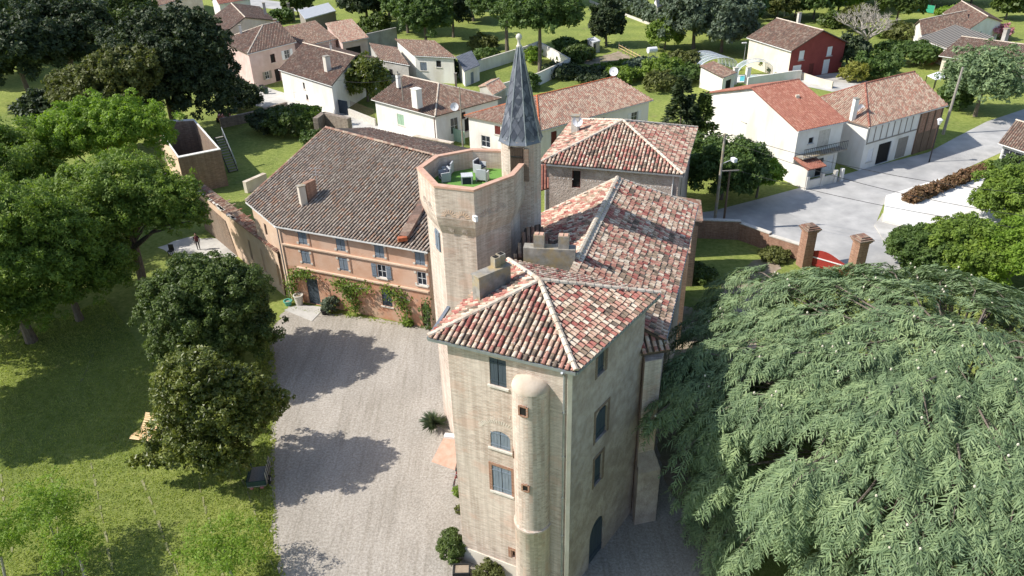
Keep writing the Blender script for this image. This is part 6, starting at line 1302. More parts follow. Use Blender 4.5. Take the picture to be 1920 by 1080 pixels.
# --- trees round the village
def vt(*rows):
    for k, (nm, lab, p, h_, r_, mt, kw) in enumerate(rows): tree(nm, lab, p, h_, r_, mt, seed=60 + int(p[0] * 3 + p[1]) % 500, **kw)
vt(('umbrella_pine', 'umbrella pine with clear trunk right of the spire tip', (5.82,132.98), 14.0, 6.6, 'mid', dict(zb=6.5, clump=0.2, core=0.4, tr=0.35)),
   ('umbrella_pine', 'second umbrella pine standing left of the spire tip', (0.29,151.09), 13.0, 6.4, 'mid', dict(zb=6.0, clump=0.2, core=0.4, tr=0.35)),
   ('dark_cypress', 'dark bushy cypress beside the galvanised tool shed', (19.92,153.48), 8.5, 3.0, 'dark_leaf', dict(zb=0.4, clump=0.22)),
   ('garden_tree', 'leafy tree above the small white lean-to roofed house', (-15.74,154.90), 11.0, 5.0, 'mid', dict(clump=0.2)),
   ('garden_tree', 'round tree behind the leafy one near the grey garden wall', (-21.20,171.34), 10.5, 5.2, 'mid', dict(clump=0.2)),
   ('garden_tree', 'dark tree beside the long metal shed', (-31.23,179.85), 11.5, 5.6, 'dark_leaf', dict(clump=0.22)),
   ('garden_tree', 'dark green tree between the metal shed and the leafy trees', (-27.82,191.23), 11.5, 5.4, 'dark_leaf', dict(clump=0.22)),
   ('garden_tree', 'dark tree near the white outhouse left of the pines', (-11.00,165.56), 10.0, 4.0, 'dark_leaf', dict(clump=0.22)),
   ('garden_tree', 'olive green tree behind the left umbrella pine', (-7.25,182.92), 11, 5.5, 'olive', dict(clump=0.22)),
   ('magnolia', 'glossy evergreen in the yard of the pale pink house', (-21.88,118.41), 6.6, 3.4, 'magnolia', dict(zb=0.6, clump=0.24, cover=0.8)),
   ('garden_tree', 'large grey-green tree above the pool enclosure', (36.05,148.69), 12.5, 6.2, 'grey_leaf', dict(clump=0.2, zb=0.6)),
   ('garden_tree', 'grey-leaved tree right above the pool enclosure', (40.55,145.42), 11.0, 5.4, 'grey_leaf', dict(clump=0.2, zb=0.6)),
   ('garden_tree', 'dark tree behind the grey-leaved trees', (46.85,162.44), 12.0, 6.0, 'mid', dict(clump=0.22, zb=0.8)),
   ('garden_tree', 'tall tree behind the field at the top', (40.67,174.95), 12.5, 6.2, 'mid', dict(clump=0.22, zb=0.8)),
   ('garden_tree', 'round bright bush tree at the edge of the green field', (30.63,149.34), 5.6, 3.0, 'walnut', dict(zb=0.3, clump=0.24)),
   ('garden_tree', 'tree at the top behind the red house', (68.49,174.82), 8.0, 4.6, 'mid', dict(clump=0.22)),
   ('garden_tree', 'yellow-green tree at the top right of the red house', (75.44,179.01), 8.5, 5.0, 'lime', dict(clump=0.22)),
   ('garden_tree', 'tree left of the pale green shelter', (65.36,177.84), 6.5, 3.6, 'mid', dict(clump=0.22)),
   ('garden_tree', 'dark shrubby tree behind the bare tree', (83.15,166.66), 8.0, 4.4, 'deep', dict(clump=0.22)),
   ('garden_tree', 'tree at the top edge above the bare tree', (86.18,184.28), 8.5, 5.0, 'mid', dict(clump=0.22)),
   ('garden_tree', 'dark tree at the top edge right of the red house', (84.29,191.90), 9.5, 6.0, 'deep', dict(clump=0.22)),
   ('garden_tree', 'rounded tree at the top edge left of the pale shelter', (52.94,186.44), 9.0, 5.0, 'mid', dict(clump=0.22)),
   ('garden_tree', 'tree beside the pale shelter toward the red house', (59.79,173.53), 6.0, 3.6, 'olive', dict(clump=0.22)),
   ('garden_tree', 'tall tree at the top edge right of the shelter', (78.13,194.40), 9.5, 5.5, 'mid', dict(clump=0.22)),
   ('garden_tree', 'dark tree at the top edge above the netting', (98.32,194.32), 9.0, 5.5, 'deep', dict(clump=0.22)),
   ('garden_tree', 'green tree at the top edge near the right corner', (110.46,187.81), 8.5, 5.0, 'mid', dict(clump=0.22)),
   ('garden_tree', 'tree at the top edge above the metal shed', (-40.25,211.36), 11.0, 6.0, 'mid', dict(clump=0.22)),
   ('garden_tree', 'round tree at the top edge right of the metal shed', (-20.80,198.90), 12.0, 6.0, 'deep', dict(clump=0.22)),
   ('garden_tree', 'dark tree at the top edge behind the left pine', (-13.58,200.85), 12.0, 6.5, 'mid', dict(clump=0.22)),
   ('garden_tree', 'tree at the top edge above the right pine', (11.42,203.29), 11.0, 6.0, 'mid', dict(clump=0.22)),
   ('garden_tree', 'small tree beside the bins of the pink house', (-50.76,195.96), 6.0, 3.4, 'deep', dict(clump=0.22)),
   ('garden_tree', 'bushy tree between the red house and the bare tree', (72.02,160.24), 5.0, 3.2, 'olive', dict(clump=0.22)),
   ('garden_tree', 'tree at the top near the green netting', (99.63,185.09), 8.0, 5.0, 'mid', dict(clump=0.22)),
   ('garden_tree', 'dark cypress-like tree at the top right corner', (107.91,169.22), 7.0, 3.0, 'deep', dict(clump=0.22, zb=0.4)),
   ('blue_cedar', 'sparse grey cedar before the cream house at the right edge', (65.18,102.78), 9.5, 4.6, 'cedar', dict(clump=0.16, zb=1.2, cover=0.45, core=0.15, nl=16, W=0.4)),
   ('leafy_tree', 'rich green tree at the right edge by the glazed veranda', (49.77,67.49), 5.8, 3.7, 'walnut', dict(clump=0.2, zb=0.5, leaf=0.28)),
   ('leafy_tree', 'yellow-green tree above the big cedar at the right', (42.90,57.00), 5.0, 3.9, 'lime', dict(clump=0.2, zb=0.4, leaf=0.26, cover=0.8)),
   ('leafy_tree', 'green tree behind the cedar beside the pavement', (39.57,58.15), 4.8, 3.6, 'walnut', dict(clump=0.2, zb=0.4, leaf=0.26)),
   ('leafy_tree', 'darker green tree left of the yellow-green one near the gate', (36.31,59.02), 4.0, 2.7, 'mid', dict(clump=0.22, zb=0.3, leaf=0.26)),
   ('street_tree', 'spreading green tree behind the concrete utility pole', (23.02,76.13), 6.6, 4.0, 'mid', dict(clump=0.2, zb=1.0)),
   ('street_tree', 'small round bright tree beside the white gabled house', (26.95,76.46), 4.6, 2.1, 'lime', dict(clump=0.24, zb=1.4)),
   ('yard_tree', 'dark overgrown tree beside the retaining wall of the yard', (-41.27,115.84), 4.0, 3.0, 'dark_leaf', dict(clump=0.25, zb=0.2)))
conifer('street_conifer', 'dark conifer in front of the big white gable', (20.01,85.41), 11.0, 3.9, 'dark_leaf', 71, 7000)
conifer('street_conifer', 'feathery conifer beside the dark one before the white gable', (22.52,85.22), 9.0, 3.2, 'deep', 72, 5000)
bt = thing('bare_tree', 'leafless pale pollarded tree on the lawn near the red house', 'tree', (65.69,141.58)); o = Vector(bt.location); rn = random.Random(9); m = MB()
m.tube([o, o + Vector((0.1, 0, 1.4)), o + Vector((0.2, 0.1, 2.6))], [0.5, 0.42, 0.4], 8); m.build('trunk', 'bark_pale', bt, True); m = MB()
def limb(p, d, ln, r, k):
    q = p + d * ln; m.tube([p, p.lerp(q, 0.5) + Vector((0, 0, ln * 0.08)), q], [r, r * 0.8, r * 0.55], 5, False)
    if k:
        for j in range(4 if k > 1 else 6): limb(q, (d * 0.7 + Vector((rn.uniform(-1, 1), rn.uniform(-1, 1), rn.uniform(-0.1, 0.9)))).normalized(), ln * rn.uniform(0.5, 0.8), r * 0.5, k - 1)
for j in range(7): a = j * 0.9; limb(o + Vector((0.2, 0.1, 2.3)), Vector((math.cos(a), math.sin(a), rn.uniform(0.6, 1.4))).normalized(), rn.uniform(2.2, 3.0), 0.26, 3)
m.build('branches', 'bark_pale', bt)
for k, (lab, p, r_, h_, mt) in enumerate((('round green bush in front of the patchy-roofed house', (76.37,149.44), 2.6, 3.2, 'olive'), ('large dark green bush behind the street house roof', (61.03,125.69), 3.4, 3.6, 'mid'), ('green bush between the street house and the porch house', (70.40,132.04), 3.2, 3.6, 'mid'), ('yellow feathery bush at the forecourt of the red house', (56.56,123.39), 2.0, 2.4, 'yellow_leaf'), ('dark bush against the red house corner', (58.74,131.03), 2.6, 5.2, 'dark_leaf'),
    ('bush with reddish leaves near the pool enclosure', (30.18,132.62), 3.0, 2.8, 'olive'), ('green bush beside the white garden tank', (25.81,126.57), 3.0, 3.2, 'walnut'), ('grey bush before the garden tank', (23.32,130.39), 2.6, 2.6, 'grey_leaf'), ('bush at the corner of the small pool house', (30.60,126.08), 2.6, 2.2, 'mid'), ('dark shrubs by the kitchen garden', (13.45,142.47), 3.0, 2.0, 'deep'), ('dark shrub beside the white walled garden', (10.13,131.05), 3.4, 1.6, 'dark_leaf'), ('low dark shrub in the kitchen garden', (16.14,127.57), 3.6, 1.5, 'dark_leaf'), ('clipped green bush inside the walled garden', (5.03,141.74), 1.3, 2.6, 'walnut'), ('dark clipped bush at the corner of the walled garden', (3.45,122.80), 1.6, 2.6, 'mid'), ('yellow-green conical bush in the walled garden', (5.26,140.06), 1.0, 2.2, 'lime'),
    ('sunlit ivy mound on the wall below the lane', (-28.16,104.26), 2.0, 3.4, 'walnut'), ('dark ivy mound hanging over the yard wall', (-30.41,103.26), 3.0, 3.2, 'deep'), ('dark shrub at the foot of the yard wall', (-33.40,104.70), 2.8, 2.6, 'dark_leaf'), ('green shrub beside the brick stump behind the farmhouse', (-25.77,97.28), 1.6, 2.0, 'mid'), ('palm-like shrub beside the white lean-to roofed house', (-20.36,131.34), 1.6, 2.4, 'walnut'), ('dark shrub on the side wall of the lean-to roofed house', (-9.77,130.96), 1.2, 3.4, 'dark_leaf'),
    ('climbing greenery along the cream side of the red house', (45.87,132.44), 2.2, 2.2, 'walnut'), ('wall shrub with pale flowers before the cream wall', (46.24,128.68), 1.6, 1.6, 'grey_leaf'), ('dark weeds in the shade beside the main wing', (16.66,58.92), 1.4, 0.9, 'deep'), ('grassy clump at the foot of the boundary wall', (24.38,61.97), 1.2, 0.9, 'olive'), ('oleander with pink flowers beside the porch house', (94.78,151.05), 2.6, 2.6, 'flower'), ('green bushes behind the netting at the top right', (97.13,169.52), 3.4, 2.4, 'lime'), ('dark hedge bush beside the leaning wooden pole', (64.51,107.51), 2.2, 3.0, 'mid'), ('reddish bush beneath the porch house', (74.02,133.19), 1.8, 2.0, 'red_leaf'), ('low hedge bush along the veranda garden', (57.03,79.82), 2.2, 2.0, 'mid'))):
    bush('bush', lab, p, r_, h_, mt, seed=200 + k)
for k, (lab, p, r_, h_, mt) in enumerate((('low green bush on the lawn left of the walled garden', (-3.66,144.41), 2.0, 1.8, 'mid'), ('bushy shrub between the left pine and the garden shed', (-4.55,153.55), 2.6, 2.4, 'olive'), ('round bush on the field edge near the right pine', (11.73,149.74), 2.4, 2.2, 'mid'), ('green bush just above the long pale roof', (19.14,126.57), 2.6, 2.2, 'walnut'), ('leafy bush left of the pool enclosure', (27.21,123.71), 2.6, 2.4, 'mid'), ('bush at the corner of the big white gable', (24.56,120.71), 2.4, 2.4, 'olive'), ('bright bush on the lawn beside the bare tree', (75.52,154.51), 2.0, 2.0, 'walnut'), ('dark bush at the back of the red house', (69.36,166.20), 2.6, 2.6, 'deep'), ('hedge bush left of the patchy-roofed house', (70.07,141.07), 2.2, 1.8, 'mid'), ('shrub behind the open barn', (-28.49,173.46), 3.0, 3.4, 'deep'), ('shrub between beige house and metal shed', (-52.97,187.98), 2.6, 2.6, 'mid'))):
    bush('garden_bush', lab, p, r_, h_, mt, seed=500 + k, group='bushes in the village gardens')
hedge('hedge', 'clipped reddish hedge along the white parking slab', (42.38,73.68), (53.87,80.87), 1.1, 1.3, 'red_leaf', 7)
hedge('hedge', 'green hedge along the top edge of the field', (25.62,202.67), (33.53,173.48), 3.0, 3.4, 'grey_leaf', 8)
hedge('hedge', 'dark hedge at the lawn edge behind the tool shed', (10.82,140.26), (15.78,151.12), 2.2, 1.6, 'deep', 9)
hedge('hedge', 'low green hedge beside the veranda house', (54.57,80.82), (58.94,82.54), 1.4, 1.4, 'walnut', 10)
hedge('hedge', 'row of vegetables in the kitchen garden', (16.15,135.68), (22.31,138.98), 1.2, 0.6, 'walnut', 11)
t = thing('netting_screen', 'bright green netting screen at the top right', 'screen', (94.18,178.94)); a, b = Vector((93.47,183.12,0.01)), Vector((96.35,177.23,0.01)); m = MB(); m.bar(a + Vector((0, 0, 0.9)), b + Vector((0, 0, 0.9)), 0.05, 1.6); m.build('net', 'netting', t)
for f in (0, 0.5, 1): p = a.lerp(b, f); m = MB(); m.bar((p.x, p.y, 0), (p.x, p.y, 1.9), 0.08, 0.08); m.build('post', 'wood_grey', t)
# far belt of trees beyond the view's upper edge
rn = random.Random(77)
for k, (px, py) in enumerate(((-120, 262), (-85, 258), (-50, 268), (-20, 262), (10, 272), (42, 258), (75, 262), (105, 255), (135, 248), (165, 262), (-150, 250))):
    tree('woodland_tree', ['far left', 'second from the left', 'third from the left', 'left of the spire', 'behind the spire', 'right of the spire', 'behind the pool', 'behind the red house', 'above the bare tree', 'far right', 'outermost left'][k] + ' tree of the wooded belt beyond the village', (px + rn.uniform(-6, 6), py + rn.uniform(-8, 8)), rn.uniform(11, 15), rn.uniform(7, 9), rn.choice(['mid', 'deep']), 1.1, 0.9, 0.25, seed=300 + k, group='woodland beyond the village', nl=3)

# --- the big weeping cedar
def cedar(xy, h, R, seed):
    rg = np.random.default_rng(seed); rn = random.Random(seed); x, y = xy
    t = thing('cedar', 'huge weeping cedar with layered grey-green sprays beside the castle', 'tree', (x, y, 0))
    # one spray: a stem with side shoots, each shoot a thin three sided spike, in the xy plane, growing along +x
    def spray(n, ln, wd, rg):
        tr = []
        def spike(p, d, L, r):
            u = np.cross(d, [0, 0, 1.0]); u = u / (np.linalg.norm(u) + 1e-9); w = np.cross(u, d); m = p + d * L * 0.4; e = p + d * L
            k = u * 0.9 + w * rg.uniform(-0.6, 0.6); tr.append([p, m + k * r * 1.15, e, m - k * r * 1.15])
        for i in range(n):
            f = (i + 0.3) / n; px = np.array([ln * f, 0.0, -0.2 * ln * f * f]); sgn = 1 if i % 2 else -1
            a = rg.uniform(0.5, 1.1) * sgn; L = wd * (1.15 - f * 0.7) * rg.uniform(0.6, 1.3)
            spike(px, np.array([math.cos(a), math.sin(a), -rg.uniform(0.0, 0.6)]), L, 0.026)
        spike(np.zeros(3), np.array([1, 0, -0.12]), ln * 0.6, 0.03); spike(np.array([ln * 0.55, 0, -0.06 * ln]), np.array([1, 0, -0.4]), ln * 0.5, 0.028)
        return np.array(tr)
    var = [spray(14, rg.uniform(0.75, 1.05), rg.uniform(0.34, 0.46), rg) for _ in range(10)]; out = []; uvs = []
    stems = MB(); cones = []; ZE_ = 9.6
    lump = lambda a, k: 1 + 0.06 * math.sin(3 * a + k) + 0.05 * math.sin(7 * a - 2 * k) + 0.04 * math.sin(12 * a + 3 * k)
    pads = []
    for k in range(185):                      # pads of foliage over the flat dome
        rho = math.sqrt((k + 0.5) / 185); a = k * 2.39996 + rn.uniform(-0.15, 0.15); rr = R * rho * lump(a, 0.4)
        pads.append((a, rr, ZE_ + (h - ZE_) * (1 - rho ** 2.3) + rn.uniform(-0.75, 0.55), 0.15 + 0.45 * rho ** 3))
    for k in range(170):                      # and hanging down the sides in uneven tiers
        f = (k + 0.5) / 170; a = k * 2.39996 * 1.7 + rn.uniform(-0.2, 0.2); zz = ZE_ - 0.4 - 7.2 * f + rn.uniform(-0.5, 0.5)
        pads.append((a, R * lump(a, f * 4) * (1.0 - 0.24 * f ** 1.5) * rn.uniform(0.86, 1.04), zz, rn.uniform(0.5, 0.95)))
    for a, rr, zc, tilt in pads:
        d = np.array([math.cos(a), math.sin(a), 0]); sd = np.array([-d[1], d[0], 0]); tw = rn.uniform(-0.5, 0.5); dd_ = d * math.cos(tw) + sd * math.sin(tw); ss_ = np.array([-dd_[1], dd_[0], 0])
        ax_ = dd_ * math.cos(tilt) - np.array([0, 0, math.sin(tilt)]); c = d * rr + np.array([0, 0, zc]); pl, pw = rn.uniform(1.2, 1.9), rn.uniform(0.75, 1.2); shade = rg.random(2)
        stems.tube([Vector((x, y, 0)) + Vector(d * rr * 0.35 + np.array([0, 0, zc - 0.9])), Vector((x, y, 0)) + Vector(c - ax_ * pl * 0.8 - np.array([0, 0, 0.5])), Vector((x, y, 0)) + Vector(c + ax_ * pl * 0.7 - np.array([0, 0, 0.3]))], [0.07, 0.045, 0.012], 4, False)
        for i in range(62):
            u = rn.uniform(-1, 1); wmax = math.sqrt(max(0.03, 1 - max(u, -0.2) ** 2)) if u > -0.2 else 1.0 - 0.55 * (-u - 0.2); v = rn.uniform(-1, 1) * wmax; edge = max(abs(v), u)
            p = c + ax_ * pl * u + ss_ * pw * v + np.array([0, 0, -0.28 * v * v - 0.22 * max(u, 0) ** 2 - rn.random() ** 2 * 0.55])
            aa = v * 1.0 + rn.uniform(-0.45, 0.45); hx = dd_ * math.cos(aa) + ss_ * math.sin(aa); pit = -tilt * 0.8 - rn.uniform(-0.1, 0.35) - 0.75 * max(0, edge - 0.35) * rn.random()
            ex = hx * math.cos(pit) + np.array([0, 0, math.sin(pit)]); ey = np.array([-hx[1], hx[0], rn.uniform(-0.35, 0.35)]); ez = np.cross(ex, ey); sc = rn.uniform(0.75, 1.3)
            v_ = var[rn.randrange(10)] * sc; out.append(v_[..., :1] * ex + v_[..., 1:2] * ey + v_[..., 2:3] * ez + p); uvs.append(np.tile(0.5 * shade + 0.5 * rg.random(2), (len(v_), 1)) + rg.random((len(v_), 2)) * 0.002)
            if rn.random() < 0.018: cones.append(p + np.array([0, 0, 0.12]))
    q = np.concatenate(out); me = quads_mesh('crown', q, 4, np.concatenate(uvs)); me.materials.append(M['cedar']); link('crown', me, t)
    stems.tube([(x, y, -0.05), (x, y, h * 0.45), (x, y, h * 0.8)], [0.6, 0.4, 0.08], 10, False); stems.build('trunk', 'bark', t, True)
    m = MB()
    for c in cones: m.lathe((x + c[0], y + c[1]), [(0.02, c[2]), (0.055, c[2] + 0.05), (0.045, c[2] + 0.11), (0.01, c[2] + 0.14)], 6)
    tag(m.build('cones', 'cone', t), kind='stuff')
    return t
cedar((21.6, 30.2), 12.6, 13.2, 5)

# --- lawn grass
def grass(poly, n, seed, hh=(0.08, 0.22), lab='rough grass blades on the park lawn'):
    rg = np.random.default_rng(seed); P = np.array([p[:2] for p in poly]); lo, hi = P.min(0), P.max(0)
    pts = rg.uniform(lo, hi, (n * 3, 2)); x, y = pts[:, 0], pts[:, 1]; ins = np.zeros(len(pts), bool)
    for i in range(len(P)):
        (x0, y0), (x1, y1) = P[i], P[(i + 1) % len(P)]; c = ((y0 > y) != (y1 > y)) & (x < (x1 - x0) * (y - y0) / (y1 - y0 + 1e-12) + x0); ins ^= c
    pts = pts[ins][:n]; n = len(pts); b = np.concatenate([pts, np.full((n, 1), 0.0)], 1)
    a = rg.random(n) * 6.283; d = np.stack([np.cos(a), np.sin(a), 0 * a], 1); H = rg.uniform(*hh, n)[:, None]; ln = unit(np.stack([rg.normal(size=n) * 0.5, rg.normal(size=n) * 0.5, np.ones(n)], 1))
    wv = d * H * 0.35
    q = np.stack([b - wv, b + wv, b + ln * H], 1)
    me = quads_mesh('lawn_grass', q, 3, rg.random((n, 2))); me.materials.append(M['blade']); return tag(link('lawn_grass', me), lab, 'grass', kind='stuff')
grass([(-27.74,27.73), (-12.81,27.26), (-15.66,35.79), (-26.50,46.41), (-35.68,57.90), (-41.35,51.42)], 60000, 4, (0.04, 0.13))

grass([(-13.95,27.30), (-12.35,27.24), (-13.65,30.55), (-15.19,35.77), (-17.23,44.68), (-19.06,50.36), (-20.44,50.42), (-16.40,35.81)], 9000, 6, (0.06, 0.2), 'ragged fringe of grass along the gravel edge')
grass([(-18.97,55.77), (-6.47,51.78), (-6.44,51.30), (-18.80,55.06)], 1200, 7, (0.05, 0.16), 'sparse weeds at the foot of the orange wall')

# ---------------------------------------------------------------- climbing plants on the farmhouse
def vine(label, path, spread, mat, seed, n=420, leaf=0.2, face=None):
    rg = np.random.default_rng(seed); path = [np.array(p, float) for p in path]; t = thing('climbing_plant', label, 'climber', path[0][:2], 'climbers on the orange wall')
    base = np.array([path[0][0], path[0][1], 0.0]); seg = rg.integers(0, len(path) - 1, n); f = rg.random(n)[:, None]
    P0 = np.array(path)[seg]; P1 = np.array(path)[seg + 1]; c = P0 + (P1 - P0) * f + rg.normal(size=(n, 3)) * np.array(spread) - base
    nn = np.array(face or (-0.39, -0.92, 0.3)); c += nn * np.abs(rg.normal(size=(n, 1))) * 0.15
    q = leaf_quads(rg, c, unit(nn + 0.6 * rg.normal(size=(n, 3))), leaf * rg.uniform(0.7, 1.3, n), 0.75)
    me = quads_mesh('foliage', q, 3, rg.random((n, 2))); me.materials.append(M[mat]); link('foliage', me, t)
    m = MB(); m.tube([Vector(p) for p in path], [0.08] + [0.035] * (len(path) - 1), 6, False); m.build('stem', 'wood_grey', t)
fo, fd, fn, fL = wframe(ba, bb)
fp = lambda u, z, k=0.2: tuple(fo + fd * u + fn * k + Vector((0, 0, z)))
vine('climbing vine framing the left of the arched farmhouse door', [fp(0.5, 0.05), fp(0.4, 1.4), fp(0.6, 2.6), fp(1.6, 3.1), fp(2.9, 3.0)], (0.26, 0.18, 0.25), 'walnut', 1, 520, 0.18)
vine('big leafy vine with thick stem in the middle of the orange wall', [fp(6.6, 0.05, 0.3), fp(6.5, 1.2, 0.3), fp(6.2, 2.3, 0.3), fp(5.2, 2.9, 0.3), fp(6.8, 2.6, 0.3), fp(8.3, 2.9, 0.3)], (0.36, 0.25, 0.34), 'walnut', 2, 850, 0.18)
vine('vine trailing over the ground floor window to the right', [fp(11.4, 0.05), fp(11.5, 1.4), fp(11.0, 2.5), fp(9.6, 3.1), fp(11.9, 2.4)], (0.26, 0.18, 0.3), 'walnut', 3, 480, 0.18)
vine('small climber at the corner by the dark farmhouse doorway', [fp(13.3, 0.05), fp(13.4, 1.5), fp(13.3, 2.6)], (0.2, 0.15, 0.3), 'mid', 4, 160)
bush('shrub', 'leafy potted shrub right of the farmhouse door', (-15.25,54.71), 0.6, 1.3, 'grey_leaf', 401, leaf=0.17, cat='shrub')
bush('shrub', 'small weed clump below the trailing vine', (-8.44,52.36), 0.5, 0.4, 'walnut', 402, leaf=0.15, cat='shrub')
def pot(label, p, r, h, mat):
    t = thing('flower_pot', label, 'pot', p); m = MB(); m.lathe(p, [(r * 0.7, 0.0), (r, h), (r * 1.1, h), (r * 1.1, h + 0.06), (r * 0.85, h + 0.06), (r * 0.8, h - 0.05)], 14); m.build('pot', mat, t, True); m = MB(); m.lathe(p, [(r * 0.85, h - 0.06), (0.01, h - 0.03)], 14, cap=False); m.build('soil', 'soil', t)
pot('black flower pot on the gravel before the farmhouse', (-15.75,54.30), 0.3, 0.4, 'rubber')
pot('grey stone urn left of the farmhouse door', (-18.25,56.00), 0.4, 0.9, 'stone')
pot('teal pot left of the farmhouse entrance slab', (-19.20,55.96), 0.35, 0.4, 'plastic_teal')
t = thing('parasol', 'folded teal parasol leaning by the lower farmhouse window', 'parasol', (-9.48,53.06)); o = Vector(t.location); m = MB(); m.lathe((o.x, o.y), [(0.06, 0.7), (0.2, 0.9), (0.14, 1.6), (0.03, 2.1)], 8); m.build('canopy', 'plastic_teal', t); m = MB(); m.tube([o, o + Vector((0, 0, 2.2))], 0.03, 6); m.build('pole', 'wood', t)
# ---------------------------------------------------------------- court by the tower
t = thing('agave', 'spiky blue-green plant at the foot of the octagonal tower', 'plant', (-5.40,39.35)); o = Vector(t.location); rg = np.random.default_rng(8); n = 260
d = unit(rg.normal(size=(n, 3)) + np.array([0, 0, 0.5])); d[:, 2] = np.abs(d[:, 2]) + 0.1; d = unit(d); sd = unit(np.cross(d, [0, 0, 1.0])); Lg = rg.uniform(0.8, 1.3, (n, 1)); b = np.zeros((n, 3)) + np.array([0, 0, 0.35])
q = np.stack([b - sd * 0.03, b + sd * 0.03, b + d * Lg * 0.6 + sd * 0.03, b + d * Lg - np.array([0, 0, 0.15]) * Lg], 1); me = quads_mesh('leaves', q, 4, rg.random((n, 2))); me.materials.append(M['grey_leaf']); link('leaves', me, t)
m = MB(); m.tube([o, o + Vector((0, 0, 0.4))], [0.14, 0.1], 8); m.build('stem', 'bark', t)
bush('box_bush', 'round dark clipped bush at the corner of the near tower', (-3.52,28.71), 0.75, 1.35, 'deep', 410, leaf=0.11, cover=1.1)
bush('shrub', 'green weeds at the foot of the near tower beside the bicycle', (-3.44,33.07), 0.3, 0.8, 'walnut', 411, leaf=0.12)
bush('shrub', 'olive shrub against the tower base at the bottom edge', (-1.67,26.90), 0.7, 0.9, 'olive', 412, leaf=0.12)
bush('shrub', 'dry brownish tuft along the tower wall', (-3.35,31.80), 0.25, 0.4, 'olive', 413, leaf=0.1)
rn = random.Random(4); 
for k, p in enumerate(((-3.54,28.42), (-3.41,28.17), (-3.23,28.06), (-3.62,28.28))):
    m = MB(); m.lathe(p, [(0.02, 0), (0.13, 0.04), (0.12, 0.14), (0.03, 0.19)], 7); o_ = m.build('stone', 'stone', None, True); tag(o_, 'rounded pale stone edging the bed under the clipped bush', 'stone', 'stones under the clipped bush')
t = thing('planter_box', 'black rectangular planter trough at the tower foot, bottom edge', 'planter', (-3.06,27.36)); o = Vector(t.location); m = MB()
for c, s in (((0, 0.3, 0.25), (0.9, 0.06, 0.5)), ((0, -0.3, 0.25), (0.9, 0.06, 0.5)), ((-0.42, 0, 0.25), (0.06, 0.54, 0.5)), ((0.42, 0, 0.25), (0.06, 0.54, 0.5))): m.box(o + Vector(c), s)
m.build('trough', 'rubber', t); m = MB(); m.box(o + Vector((0, 0, 0.38)), (0.78, 0.54, 0.1)); m.build('soil', 'soil', t)
t = thing('entrance_ramp', 'pink tiled sloping slab at the tower entrance', 'ramp', (-4.33,36.32)); q = [Vector((*p, 0.02)) for p in ((-5.36,36.07), (-3.84,35.25), (-3.52,37.79), (-4.64,38.04))]; q[2].z = q[3].z = 0.35
m = MB(); m.prism([Vector((p.x, p.y, -0.02)) for p in q], (0, 0, 0.0)); m = MB(); bt_ = [Vector((p.x, p.y, -0.02)) for p in q]; m.poly(q); 
for i in range(4): m.poly([bt_[i], bt_[(i + 1) % 4], q[(i + 1) % 4], q[i]])
m.build('slab', 'terracotta', t); m = MB(); m.bar(q[3] + Vector((0, 0.05, 0.05)), q[2] + Vector((0, 0.05, 0.05)), 0.35, 0.16); m.build('step', 'pale_slab', t)
# bicycle against the tower wall
bk = thing('bicycle', 'old red bicycle leaning against the near tower wall', 'bicycle', (-3.89,34.42)); o = Vector((-3.75, 34.2, 0)); bk.location = o; dx = Vector((0.16, 0.98, 0)).normalized(); up_ = Vector((0.12, 0, 0.99)).normalized()
def wheel(c):
    m = MB(); m.tube([c + dx * (0.33 * math.cos(2 * math.pi * j / 20)) + up_ * (0.33 * math.sin(2 * math.pi * j / 20)) for j in range(21)], 0.022, 5, False); w_ = m.build('wheel', 'rubber', bk); m = MB()
    for j in range(8): a = math.pi * j / 8; m.tube([c + (dx * math.cos(a) + up_ * math.sin(a)) * 0.31, c - (dx * math.cos(a) + up_ * math.sin(a)) * 0.31], 0.006, 3, False)
    m.build('spokes', 'galv', w_)
wa, wb = o - dx * 0.52 + up_ * 0.34, o + dx * 0.52 + up_ * 0.34; wheel(wa); wheel(wb)
m = MB(); bbk, sea, hd = o + up_ * 0.3, o - dx * 0.02 + up_ * 0.0, o; st_, hb = o + dx * 0.12 + up_ * 0.82, o - dx * 0.36 + up_ * 0.85
for a, b in ((wb, bbk), (wb, st_), (bbk, st_), (st_, hb), (bbk, hb), (hb, wa)): m.tube([a, b], 0.02, 5)
m.build('frame', 'gate_red', bk); m = MB(); m.box(st_ + up_ * 0.12, (0.14, 0.28, 0.06), -0.16); m.build('saddle', 'rubber', bk); m = MB(); hx = dx.cross(up_); m.tube([hb + up_ * 0.15 - hx * 0.28, hb + up_ * 0.18, hb + up_ * 0.15 + hx * 0.28], 0.016, 5); m.tube([hb, hb + up_ * 0.18], 0.018, 5); m.build('handlebar', 'galv', bk)
